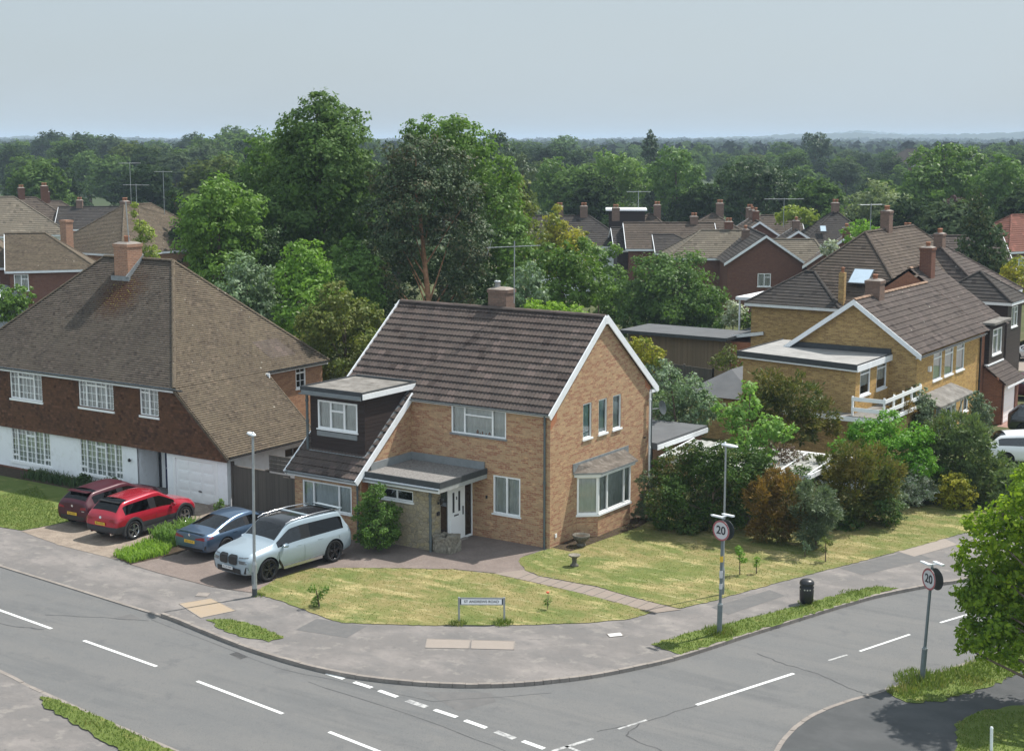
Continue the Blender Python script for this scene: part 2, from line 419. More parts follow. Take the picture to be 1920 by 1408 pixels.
MT['block_paving'] = ground_mat("red_grey_block_paving", (0.165, 0.135, 0.120), [
    ((0.22, 0.18, 0.16), 1.2, 0.4, 0.65, 0.8, (1, 1, 1)), ((0.15, 0.115, 0.10), 9, 0.5, 0.62, 0.7, (1, 1.8, 1)), ((0.33, 0.27, 0.23), 16, 0.58, 0.68, 0.6, (1, 1, 1))], 0.95, 0.6)
MT['gravel_drive'] = ground_mat("brick_drive", (0.215, 0.175, 0.14), [
    ((0.33, 0.275, 0.22), 2.0, 0.4, 0.65, 0.8, (1, 1, 1)), ((0.17, 0.135, 0.105), 12, 0.5, 0.62, 0.7, (1.6, 1, 1)), ((0.38, 0.33, 0.28), 25, 0.58, 0.68, 0.6, (1, 1, 1))], 0.95, 0.6)
MT['path_slab'] = ground_mat("path_slabs", (0.23, 0.195, 0.165), [((0.26, 0.21, 0.18), 3, 0.4, 0.65, 0.8, (1, 1, 1)), ((0.20, 0.17, 0.14), 14, 0.6, 0.7, 0.6, (1, 1, 1))], 0.95, 0.4)
LAWN = [((0.115, 0.150, 0.036), 0.30, 0.42, 0.58, 0.85, (1, 1, 1)), ((0.40, 0.33, 0.16), 0.55, 0.52, 0.64, 0.80, (0.8, 2.0, 1)), ((0.44, 0.39, 0.22), 1.2, 0.56, 0.70, 0.65, (0.55, 3.2, 1)),
        ((0.080, 0.135, 0.026), 1.6, 0.54, 0.68, 0.6, (0.8, 1.6, 1)), ((0.10, 0.135, 0.034), 0.7, 0.52, 0.62, 0.75, (1, 1.5, 1)), ((0.10, 0.11, 0.03), 22, 0.52, 0.66, 0.6, (1, 1, 1))]
MT['lawn'] = ground_mat("dry_lawn", (0.225, 0.190, 0.080), LAWN, 0.95, 0.8)
MT['green_grass'] = ground_mat("green_grass", (0.120, 0.158, 0.038), [
    ((0.085, 0.125, 0.022), 0.9, 0.45, 0.65, 0.8, (1, 1, 1)), ((0.24, 0.225, 0.075), 1.6, 0.55, 0.68, 0.6, (1, 1, 1)), ((0.07, 0.10, 0.02), 18, 0.55, 0.66, 0.6, (1, 1, 1))], 0.95, 0.8)
MT['garden_ground'] = ground_mat("garden_ground", (0.075, 0.085, 0.030), [
    ((0.12, 0.10, 0.06), 0.3, 0.5, 0.65, 0.7, (1, 1, 1)), ((0.05, 0.07, 0.02), 1.4, 0.45, 0.65, 0.8, (1, 1, 1))], 0.95, 0.4)
MT['field'] = ground_mat("far_ground", (0.035, 0.055, 0.02), [((0.05, 0.07, 0.028), 0.01, 0.45, 0.6, 0.8, (1, 1, 1)), ((0.04, 0.06, 0.02), 0.08, 0.45, 0.6, 0.8, (1, 1, 1))], 0.95, 0)
MT['soil'] = plain("dark_soil", (0.06, 0.045, 0.032), 0.95, 0, 0.1, 0.3, 5, None, 0.5)
MT['grass_blade'] = leaf_mat("grass_blades", (0.075, 0.115, 0.024), (0.125, 0.155, 0.040), (0.20, 0.175, 0.07), 0.3, 0.66)
MT['grass_blade_dry'] = leaf_mat("dry_grass_blades", (0.14, 0.14, 0.045), (0.22, 0.19, 0.08), (0.08, 0.11, 0.028), 0.3, 0.52)
MT['bark'] = plain("grey_brown_bark", (0.13, 0.10, 0.075), 0.95, 0, 0.1, 0.3, 6, None, 0.6)
MT['bark_pine'] = plain("orange_pine_bark", (0.30, 0.165, 0.10), 0.95, 0, 0.1, 0.35, 5, None, 0.6)
# foliage
MT['lf_ash'] = leaf_mat("leaves_ash", (0.055, 0.105, 0.022), (0.110, 0.175, 0.045), (0.075, 0.135, 0.030))
MT['lf_poplar'] = leaf_mat("leaves_silvery_green", (0.052, 0.098, 0.024), (0.130, 0.185, 0.070), (0.062, 0.110, 0.026), 0.35, 0.5, 0.6, 0.12)
MT['lf_bright'] = leaf_mat("leaves_bright_green", (0.085, 0.165, 0.022), (0.155, 0.250, 0.045), (0.110, 0.200, 0.030), 0.4)
MT['lf_lime'] = leaf_mat("leaves_lime", (0.105, 0.185, 0.022), (0.200, 0.290, 0.045), None, 0.45)
MT['lf_mid'] = leaf_mat("leaves_mid_green", (0.060, 0.115, 0.020), (0.115, 0.175, 0.035), (0.085, 0.150, 0.030))
MT['lf_pine'] = leaf_mat("needles_pine", (0.030, 0.050, 0.024), (0.062, 0.085, 0.040), (0.075, 0.062, 0.036), 0.15, 0.60, 0.6)
MT['lf_dark'] = leaf_mat("leaves_dark", (0.022, 0.046, 0.014), (0.050, 0.080, 0.024), None, 0.2)
MT['lf_olive'] = leaf_mat("leaves_olive_green", (0.072, 0.100, 0.022), (0.125, 0.145, 0.035), (0.100, 0.110, 0.026))
MT['lf_grey'] = leaf_mat("leaves_grey_green", (0.060, 0.085, 0.045), (0.125, 0.160, 0.095), None, 0.25)
MT['lf_silver'] = leaf_mat("leaves_silver", (0.085, 0.125, 0.075), (0.20, 0.26, 0.17), (0.11, 0.17, 0.08), 0.3)
MT['lf_orange'] = leaf_mat("leaves_bronze", (0.105, 0.068, 0.018), (0.205, 0.120, 0.030), (0.060, 0.068, 0.018), 0.3, 0.50)
MT['lf_bronze_green'] = leaf_mat("leaves_bronze_green", (0.080, 0.080, 0.018), (0.190, 0.140, 0.030), (0.050, 0.070, 0.016), 0.3, 0.46)
MT['lf_yew'] = leaf_mat("leaves_dark_hedge", (0.028, 0.060, 0.012), (0.066, 0.110, 0.022), (0.100, 0.082, 0.024), 0.25, 0.58)
MT['lf_yellow'] = leaf_mat("leaves_golden", (0.190, 0.190, 0.022), (0.32, 0.28, 0.035), (0.085, 0.13, 0.02), 0.35, 0.56)
MT['lf_white'] = leaf_mat("leaves_and_white_flowers", (0.10, 0.16, 0.05), (0.50, 0.52, 0.40), None, 0.25)
MT['lf_holly'] = leaf_mat("leaves_fresh_maple", (0.075, 0.135, 0.012), (0.250, 0.320, 0.022), (0.060, 0.115, 0.012), 0.5, 0.60)
MT['lf_ivy'] = leaf_mat("leaves_ivy", (0.038, 0.080, 0.014), (0.075, 0.135, 0.025), (0.110, 0.190, 0.035), 0.3, 0.60)
MT['lf_purple'] = leaf_mat("leaves_purple", (0.045, 0.022, 0.026), (0.085, 0.042, 0.045), None, 0.2)
MT['petal_red'] = plain("red_petals", (0.60, 0.10, 0.05), 0.6)
# metal, plastic, paint
MT['galv'] = plain("galvanised_steel", (0.34, 0.365, 0.375), 0.5, 0.5, 0.5, 0.12, 6)
MT['galv_dark'] = plain("grey_painted_steel", (0.155, 0.185, 0.195), 0.5, 0.2, 0.5, 0.10, 6)
MT['lamp_white'] = plain("lamp_housing", (0.72, 0.75, 0.77), 0.35, 0.1, 0.5, 0.04, 6)
MT['lamp_lens'] = plain("lamp_lens", (0.35, 0.38, 0.40), 0.2, 0, 0.5, 0.04, 6)
MT['sign_white'] = plain("sign_white", (0.56, 0.56, 0.57), 0.4, 0, 0.4, 0.04, 6)
MT['sign_red'] = plain("faded_sign_red", (0.36, 0.11, 0.12), 0.45, 0, 0.4, 0.10, 6)
MT['sign_black'] = plain("sign_black", (0.025, 0.028, 0.035), 0.45, 0, 0.4, 0.05, 6)
MT['sign_back'] = plain("sign_back", (0.055, 0.065, 0.07), 0.5, 0.2, 0.4, 0.1, 6)
MT['bin_black'] = plain("bin_black_plastic", (0.017, 0.017, 0.019), 0.38, 0, 0.5, 0.1, 6)
MT['gold_print'] = plain("pale_print", (0.50, 0.48, 0.42), 0.5)
MT['rubber'] = plain("tyre_rubber", (0.018, 0.018, 0.019), 0.85, 0, 0.2, 0.15, 8)
MT['black_trim'] = plain("black_trim", (0.014, 0.014, 0.015), 0.35, 0, 0.5, 0.1, 8)
MT['grey_cladding'] = plain("grey_plastic_cladding", (0.040, 0.040, 0.043), 0.6, 0, 0.3, 0.1, 8)
MT['rim_silver'] = plain("silver_rim", (0.50, 0.51, 0.53), 0.25, 0.9, 0.5, 0.04, 8)
MT['rim_black'] = plain("black_rim", (0.022, 0.022, 0.024), 0.25, 0.2, 0.5, 0.04, 8)
MT['chrome'] = plain("chrome", (0.7, 0.7, 0.72), 0.12, 1.0, 0.5, 0.02, 8)
MT['lamp_red'] = plain("tail_lamp_red", (0.22, 0.006, 0.010), 0.2, 0, 0.5, 0.1, 8, None, 0, 0.3)
MT['lamp_clear'] = plain("headlamp", (0.10, 0.11, 0.12), 0.08, 0, 0.7, 0.1, 8, None, 0, 0.6)
MT['plate_yellow'] = plain("yellow_plate", (0.72, 0.46, 0.04), 0.4, 0, 0.4, 0.03, 8)
MT['plate_white'] = plain("white_plate", (0.74, 0.74, 0.74), 0.4, 0, 0.4, 0.03, 8)
def paint(name, col, metal=0.35, rough=0.28, coat=0.8):
    return plain(name, col, rough, metal, 0.4, 0.02, 5, None, 0, coat)
MT['p_ice'] = paint("ice_blue_paint", (0.33, 0.405, 0.46), 0.3, 0.36, 0.5)
MT['p_blue'] = paint("slate_blue_paint", (0.075, 0.125, 0.20), 0.5, 0.28)
MT['p_red'] = paint("bright_red_paint", (0.40, 0.012, 0.030), 0.35, 0.25)
MT['p_maroon'] = paint("dark_maroon_paint", (0.055, 0.004, 0.012), 0.15, 0.4, 0.3)
MT['p_silver'] = paint("silver_paint", (0.50, 0.50, 0.50), 0.5, 0.3)
MT['p_black'] = paint("black_paint", (0.012, 0.013, 0.016), 0.2, 0.25)
MT['p_white'] = paint("white_paint", (0.75, 0.76, 0.77), 0.0, 0.3)
MT['p_navy'] = paint("navy_paint", (0.035, 0.06, 0.11), 0.4, 0.3)
MT['door_navy'] = plain("navy_door", (0.018, 0.024, 0.085), 0.35)
MT['skylight'] = plain("pale_blind_skylight", (0.45, 0.56, 0.66), 0.2, 0, 0.5, 0.05, 3, None, 0, 0.5)
MT['poly'] = plain("translucent_roof_sheet", (0.36, 0.36, 0.34), 0.4, 0, 0.3, 0.08, 1.5, ((0.20, 0.20, 0.17), 3, 0.8))
MT['clay'] = plain("clay_pot", (0.33, 0.15, 0.085), 0.8)
MT['red_paving'] = ground_mat("red_drive", (0.33, 0.20, 0.165), [((0.26, 0.16, 0.13), 2, 0.4, 0.65, 0.8, (1, 1, 1))], 0.95, 0.4)
# ------------------------------------------------------------------ geometry helpers
ORG = Vector((0, 0, 0))

def link(ob, parent=None):
    COL.objects.link(ob)
    if parent is not None: ob.parent = parent
    return ob

def thing(name, label, cat, loc=(0, 0, 0), rz=0.0, group=None):
    """an Empty at the thing's base that parents its parts"""
    global ORG
    o = bpy.data.objects.new(name, None)
    o.empty_display_size = 0.3
    link(o)
    o.location = loc; o.rotation_euler = (0, 0, rz)
    o['label'] = label; o['category'] = cat
    if group: o['group'] = group
    ORG = Vector(loc)
    return o

def tag(o, label=None, cat=None, group=None, kind=None):
    if label: o['label'] = label
    if cat: o['category'] = cat
    if group: o['group'] = group
    if kind: o['kind'] = kind
    return o

def copy_tree(o, parent=None):
    c = o.copy()
    COL.objects.link(c)
    if parent is not None: c.parent = parent
    for ch in list(o.children):
        copy_tree(ch, c)
    return c

class MB:
    def __init__(s):
        s.v = []; s.f = []; s.smooth = []; s.uvs = {}
    def add(s, pts, faces, smooth=False):
        b = len(s.v)
        s.v += [tuple(p) for p in pts]
        for f in faces:
            s.f.append([b+i for i in f]); s.smooth.append(smooth)
    def poly(s, pts, smooth=False):
        s.add(pts, [list(range(len(pts)))], smooth)
    def box(s, x0, x1, y0, y1, z0, z1):
        s.add([(x0, y0, z0), (x1, y0, z0), (x1, y1, z0), (x0, y1, z0), (x0, y0, z1), (x1, y0, z1), (x1, y1, z1), (x0, y1, z1)],
              [(3, 2, 1, 0), (4, 5, 6, 7), (0, 1, 5, 4), (1, 2, 6, 5), (2, 3, 7, 6), (3, 0, 4, 7)])
    def obox(s, c, d, L, n, T, z0, z1):
        """box centred at c(x,y), length L along unit d, thickness T along unit n"""
        c = Vector((c[0], c[1])); d = Vector(d[:2]); n = Vector(n[:2])
        q = [c-d*L/2-n*T/2, c+d*L/2-n*T/2, c+d*L/2+n*T/2, c-d*L/2+n*T/2]
        if d.x*n.y-d.y*n.x < 0: q = q[::-1]
        s.prism([(a.x, a.y) for a in q], z0, z1)
    def prism(s, p2, z0, z1):
        n = len(p2)
        s.add([(x, y, z0) for x, y in p2]+[(x, y, z1) for x, y in p2],
              [list(range(n))[::-1], list(range(n, 2*n))]+[(i, (i+1) % n, n+(i+1) % n, n+i) for i in range(n)])
    def beam(s, p, q, w, h, up=(0, 0, 1)):
        """rectangular bar from p to q, width w (sideways) and height h (up)"""
        p = Vector(p); q = Vector(q); d = (q-p).normalized()
        side = d.cross(Vector(up))
        if side.length < 1e-5: side = d.cross(Vector((1, 0, 0)))
        side.normalize(); u = side.cross(d).normalized()
        a = side*w/2; b = u*h/2
        s.add([p-a-b, p+a-b, p+a+b, p-a+b, q-a-b, q+a-b, q+a+b, q-a+b],
              [(0, 1, 2, 3), (7, 6, 5, 4), (0, 4, 5, 1), (1, 5, 6, 2), (2, 6, 7, 3), (3, 7, 4, 0)])
    def tube(s, pts, rad, n=8, cap=True):
        """swept round section through points, radius per point"""
        pts = [Vector(p) for p in pts]
        if isinstance(rad, (int, float)): rad = [rad]*len(pts)
        rings = []
        for i, p in enumerate(pts):
            d = (pts[min(i+1, len(pts)-1)]-pts[max(i-1, 0)]).normalized()
            a = d.cross(Vector((0.13, 0.21, 1)))
            if a.length < 0.15: a = d.cross(Vector((1, 0.1, 0)))
            a.normalize(); b = d.cross(a).normalized()
            rings.append([p+(a*cos(2*pi*k/n)+b*sin(2*pi*k/n))*rad[i] for k in range(n)])
        v = [q for r in rings for q in r]
        f = [(i*n+k, i*n+(k+1) % n, (i+1)*n+(k+1) % n, (i+1)*n+k) for i in range(len(pts)-1) for k in range(n)]
        s.add(v, f, True)
        if cap:
            s.add(rings[0], [list(range(n))[::-1]]); s.add(rings[-1], [list(range(n))])
    def lathe(s, c, prof, n=16, smooth=True):
        """surface of revolution about the vertical through c; prof = [(r, z)]"""
        v = [(c[0]+r*cos(2*pi*k/n), c[1]+r*sin(2*pi*k/n), c[2]+z) for r, z in prof for k in range(n)]
        f = [(i*n+k, i*n+(k+1) % n, (i+1)*n+(k+1) % n, (i+1)*n+k) for i in range(len(prof)-1) for k in range(n)]
        s.add(v, f, smooth)
    def build(s, name, mat, parent=None, org=None, autosmooth=False):
        me = bpy.data.meshes.new(name)
        o = ORG if org is None else Vector(org)
        me.from_pydata([(x-o[0], y-o[1], z-o[2]) for x, y, z in s.v], [], s.f)
        me.polygons.foreach_set('use_smooth', s.smooth)
        uvl = me.uv_layers.new(name='UVMap')
        uv = np.zeros((len(me.loops), 2), dtype=np.float32)
        li = 0
        for fi, f in enumerate(s.f):
            p = [Vector(s.v[i]) for i in f]
            nrm = Vector((0, 0, 0))
            for i in range(len(p)):
                a, b = p[i], p[(i+1) % len(p)]
                nrm += Vector(((a.y-b.y)*(a.z+b.z), (a.z-b.z)*(a.x+b.x), (a.x-b.x)*(a.y+b.y)))
            if nrm.length < 1e-12: nrm = Vector((0, 0, 1))
            nrm.normalize()
            if fi in s.uvs: nrm = s.uvs[fi]
            t = Vector((0, 0, 1)).cross(nrm)
            if t.length < 0.06: t = Vector((1, 0, 0)); b2 = Vector((0, 1, 0))
            else:
                t.normalize(); b2 = nrm.cross(t).normalized()
            for q in p:
                uv[li] = (q.dot(t), q.dot(b2)); li += 1
        uvl.data.foreach_set('uv', uv.ravel())
        if mat: me.materials.append(MT[mat] if isinstance(mat, str) else mat)
        me.update()
        ob = bpy.data.objects.new(name, me)
        return link(ob, parent)

def sheet(name, pts, z, mat, kind='structure', thick=0.0, label=None, fan=None):
    """flat ground sheet of the given outline"""
    m = MB()
    if thick: m.prism(pts if area2(pts) > 0 else pts[::-1], z-thick, z)
    elif fan:
        q = pts if area2(pts) > 0 else pts[::-1]; n = len(q)
        m.add([(x, y, z) for x, y in q]+[(fan[0], fan[1], z)], [(i, (i+1) % n, n) for i in range(n)])
    else: m.poly([(x, y, z) for x, y in (pts if area2(pts) > 0 else pts[::-1])])
    o = m.build(name, mat, None, (0, 0, 0))
    o['kind'] = kind
    if label: o['label'] = label
    return o

def area2(p):
    return sum(p[i][0]*p[(i+1) % len(p)][1]-p[(i+1) % len(p)][0]*p[i][1] for i in range(len(p)))

def clip(poly, a, b, c):
    """keep the part of a 2-D polygon where a*x+b*y >= c"""
    out = []
    for i in range(len(poly)):
        p, q = poly[i], poly[(i+1) % len(poly)]
        dp = a*p[0]+b*p[1]-c; dq = a*q[0]+b*q[1]-c
        if dp >= 0: out.append(p)
        if (dp > 0 and dq < 0) or (dp < 0 and dq > 0):
            t = dp/(dp-dq); out.append((p[0]+(q[0]-p[0])*t, p[1]+(q[1]-p[1])*t))
    return out

def roof_plane(mb, pts, course=0.3, step=0.025, wave=None):
    """tiled slope over a convex planar 3-D polygon: one overlapping strip per course"""
    P = [Vector(p) for p in pts]
    n = Vector((0, 0, 0))
    for i in range(len(P)):
        a, b = P[i], P[(i+1) % len(P)]
        n += Vector(((a.y-b.y)*(a.z+b.z), (a.z-b.z)*(a.x+b.x), (a.x-b.x)*(a.y+b.y)))
    n.normalize()
    if n.z < 0: n = -n
    t = Vector((0, 0, 1)).cross(n).normalized(); b = n.cross(t).normalized()
    w = P[0].dot(n)
    Q = [(p.dot(t), p.dot(b)) for p in P]
    v0 = min(q[1] for q in Q); v1 = max(q[1] for q in Q)
    k = 0; v = v0
    while v < v1-1e-4:
        ve = min(v+course, v1)
        s = clip(clip(Q, 0, 1, v), 0, -1, -ve)
        if len(s) >= 3:
            if wave:
                per, amp = wave
                lo = [q for q in s if q[1] < v+1e-4]; hi = [q for q in s if q[1] > ve-1e-4]
                if len(lo) < 2 or len(hi) < 2: v = ve; continue
                a0, a1 = min(q[0] for q in lo), max(q[0] for q in lo)
                b0, b1 = min(q[0] for q in hi), max(q[0] for q in hi)
                m = max(2, int((max(a1, b1)-min(a0, b0))/per*6))
                rows = [[], [], []]
                for j in range(m+1):
                    f = j/m
                    uu = a0+(a1-a0)*f; ub = b0+(b1-b0)*f
                    ph = (uu/per) % 1.0
                    hgt = amp*max(0.0, sin(ph*2*pi))**1.0
                    hgt2 = amp*max(0.0, sin((ub/per % 1.0)*2*pi))
                    rows[0].append(t*uu+b*v+n*(w-0.005))
                    rows[1].append(t*uu+b*v+n*(w+step+hgt))
                    rows[2].append(t*ub+b*ve+n*(w+hgt2+0.002))
                vs = rows[0]+rows[1]+rows[2]
                M = m+1
                base = len(mb.f)
                fs = [(j, j+1, M+j+1, M+j) for j in range(m)]+[(M+j, M+j+1, 2*M+j+1, 2*M+j) for j in range(m)]
                mb.add(vs, fs)
                for i in range(base, len(mb.f)): mb.uvs[i] = n
            else:
                base = len(mb.f)
                mb.poly([t*q[0]+b*q[1]+n*(w+step*(ve-q[1])/(ve-v)+0.001) for q in s])
                mb.uvs[base] = n
                lo = sorted([q for q in s if q[1] < v+1e-4])
                if len(lo) >= 2:
                    a, c = lo[0], lo[-1]
                    mb.poly([t*a[0]+b*a[1]+n*(w-0.004), t*c[0]+b*c[1]+n*(w-0.004), t*c[0]+b*c[1]+n*(w+step+0.001), t*a[0]+b*a[1]+n*(w+step+0.001)])
                    mb.uvs[base+1] = n
        v = ve; k += 1

def ridge(mb, p, q, r=0.11, seg=0.4, n=7):
    """ridge or hip covered by a row of half-round tiles"""
    p = Vector(p); q = Vector(q); L = (q-p).length; m = max(1, int(L/seg))
    d = (q-p)/L
    side = d.cross(Vector((0, 0, 1))).normalized(); up = side.cross(d).normalized()
    for i in range(m):
        a = p+d*(L*i/m); b = p+d*(L*(i+1)/m+0.02)
        va = []; vb = []
        for k in range(n+1):
            an = pi*k/n
            va.append(a+side*cos(an)*r+up*(sin(an)*r*0.75)); vb.append(b+side*cos(an)*r*0.9+up*(sin(an)*r*0.68))
        mb.add(va+vb, [(k, k+1, n+2+k, n+1+k) for k in range(n)]+[list(range(n+1))[::-1], list(range(n+1, 2*n+2))])

def wall(mb, p0, p1, z0, z1, opens=(), depth=0.10, outline=None):
    """wall from p0 to p1 (seen left to right from outside) with real openings and reveals.
    outline: convex polygon in (s, z) when the wall is not a rectangle"""
    p0 = Vector(p0[:2]); p1 = Vector(p1[:2])
    L = (p1-p0).length; d = (p1-p0)/L; n = Vector((d.y, -d.x))
    def P3(s, z, o=0.0):
        q = p0+d*s-n*o
        return (q.x, q.y, z)
    ol = outline or [(0, z0), (L, z0), (L, z1), (0, z1)]
    S = sorted({min(q[0] for q in ol), max(q[0] for q in ol)} | {o[0] for o in opens} | {o[1] for o in opens})
    Z = sorted({min(q[1] for q in ol), max(q[1] for q in ol)} | {o[2] for o in opens} | {o[3] for o in opens})
    for i in range(len(S)-1):
        for j in range(len(Z)-1):
            cs, cz = (S[i]+S[i+1])/2, (Z[j]+Z[j+1])/2
            if any(o[0] < cs < o[1] and o[2] < cz < o[3] for o in opens): continue
            s = clip(clip(clip(clip(ol, 1, 0, S[i]), -1, 0, -S[i+1]), 0, 1, Z[j]), 0, -1, -Z[j+1])
            if len(s) >= 3: mb.poly([P3(*q) for q in s])
    for (a, b, c, e) in [o[:4] for o in opens]:
        mb.poly([P3(a, c), P3(a, e), P3(a, e, depth), P3(a, c, depth)][::-1])
        mb.poly([P3(b, e), P3(b, c), P3(b, c, depth), P3(b, e, depth)][::-1])
        mb.poly([P3(a, e), P3(b, e), P3(b, e, depth), P3(a, e, depth)][::-1])
        mb.poly([P3(b, c), P3(a, c), P3(a, c, depth), P3(b, c, depth)][::-1])

def window(parent, p0, p1, s0, s1, z0, z1, cols, depth=0.10, sill=0.06, fw=0.055, bars=None, back='curtain', glass='glass',
           frame='upvc', backfrac=1.0, sillmat='upvc', name='window', silld=0.05):
    """window in a wall opening. cols = [(width fraction, [transom fractions from bottom])]"""
    p0 = Vector(p0[:2]); p1 = Vector(p1[:2]); d = (p1-p0).normalized(); n = Vector((d.y, -d.x))
    def bar(m, a, b, c, e, o0, o1):
        q = [p0+d*a-n*o0, p0+d*b-n*o0, p0+d*b-n*o1, p0+d*a-n*o1]
        pts = [(v.x, v.y) for v in q]
        m.prism(pts if area2(pts) > 0 else pts[::-1], c, e)
    m = MB(); f0, f1 = depth-0.075, depth-0.01
    bar(m, s0, s0+fw, z0, z1, f0, f1); bar(m, s1-fw, s1, z0, z1, f0, f1)
    bar(m, s0+fw, s1-fw, z0, z0+fw, f0, f1); bar(m, s0+fw, s1-fw, z1-fw, z1, f0, f1)
    x = s0; tot = sum(c[0] for c in cols)
    for i, (w, tr) in enumerate(cols):
        xe = x+(s1-s0)*w/tot
        if i: bar(m, x-fw*0.55, x+fw*0.55, z0+fw, z1-fw, f0-0.004, f1-0.004)
        a = x+(fw*0.55 if i else fw); b = xe-(fw*0.55 if i < len(cols)-1 else fw)
        for t in tr: bar(m, a, b, z0+(z1-z0)*t-fw*0.5, z0+(z1-z0)*t+fw*0.5, f0-0.002, f1-0.002)
        if bars:
            nx, nz, bw = bars
            k = max(1, round((xe-x)/nx)); kz = max(1, round((z1-z0)/nz))
            for j in range(1, k):
                xx = a+(b-a)*j/k; bar(m, xx-bw/2, xx+bw/2, z0+fw, z1-fw, f0+0.018, f1-0.018)
            for j in range(1, kz):
                zz = z0+(z1-z0)*j/kz; bar(m, a, b, zz-bw/2, zz+bw/2, f0+0.020, f1-0.020)
        x = xe
    w = m.build(name, frame, parent)
    g = MB(); q0 = p0+d*(s0+0.01)-n*(depth-0.035); q1 = p0+d*(s1-0.01)-n*(depth-0.035)
    g.poly([(q0.x, q0.y, z0+0.01), (q1.x, q1.y, z0+0.01), (q1.x, q1.y, z1-0.01), (q0.x, q0.y, z1-0.01)])
    g.build('pane', glass, w)
    if back:
        c = MB(); K = max(8, int((s1-s0)/0.05)); o = depth+0.035
        zt = z1-0.02; zb = z0+(z1-z0)*(1-backfrac)+0.02
        vs = []
        for k in range(K+1):
            s = s0+(s1-s0)*k/K; oo = o+0.018*sin(k*1.7)+0.012*sin(k*0.6)
            q = p0+d*s-n*oo
            vs += [(q.x, q.y, zb), (q.x, q.y, zt)]
        c.add(vs, [(2*k, 2*k+2, 2*k+3, 2*k+1) for k in range(K)])
        c.build('curtain', back, w)
    if sill:
        c = MB(); bar(c, s0-0.05, s1+0.05, z0-sill, z0, -silld, depth-0.01)
        c.build('sill', sillmat, w)
    return w

def downpipe(parent, x, y, z0, z1, mat, r=0.04):
    m = MB(); m.tube([(x, y, z0), (x, y, z1)], r, 8)
    for z in (z0+0.4, (z0+z1)/2, z1-0.3):
        if z1-z0 > 1: m.tube([(x, y, z-0.04), (x, y, z+0.04)], r*1.3, 8)
    return m.build('downpipe', mat, parent)

def gutter(parent, p, q, mat, r=0.06):
    m = MB(); p = Vector(p); q = Vector(q); d = (q-p).normalized(); side = d.cross(Vector((0, 0, 1)))
    vs = []
    N = 6
    for e in (p, q):
        for k in range(N+1):
            an = pi+pi*k/N
            vs.append(e+side*cos(an)*r+Vector((0, 0, sin(an)*r)))
    m.add(vs, [(k, k+1, N+2+k, N+1+k) for k in range(N)], True)
    N2 = len(vs)
    m.beam(p+Vector((0, 0, -0.01)), q+Vector((0, 0, -0.01)), r*1.5, 0.012)
    return m.build('gutter', mat, parent)

def text_mesh(name, body, size, mat, parent, M, extrude=0.003, align='CENTER', bold=0.0):
    cu = bpy.data.curves.new(name, 'FONT')
    cu.body = body; cu.size = size; cu.extrude = extrude; cu.align_x = align; cu.align_y = 'CENTER'; cu.offset = bold
    tmp = bpy.data.objects.new(name+"_tmp", cu); COL.objects.link(tmp)
    dg = bpy.context.evaluated_depsgraph_get()
    me = bpy.data.meshes.new_from_object(tmp.evaluated_get(dg))
    bpy.data.objects.remove(tmp, do_unlink=True)
    me.transform(M)
    me.materials.clear(); me.materials.append(MT[mat])
    ob = bpy.data.objects.new(name, me)
    return link(ob, parent)

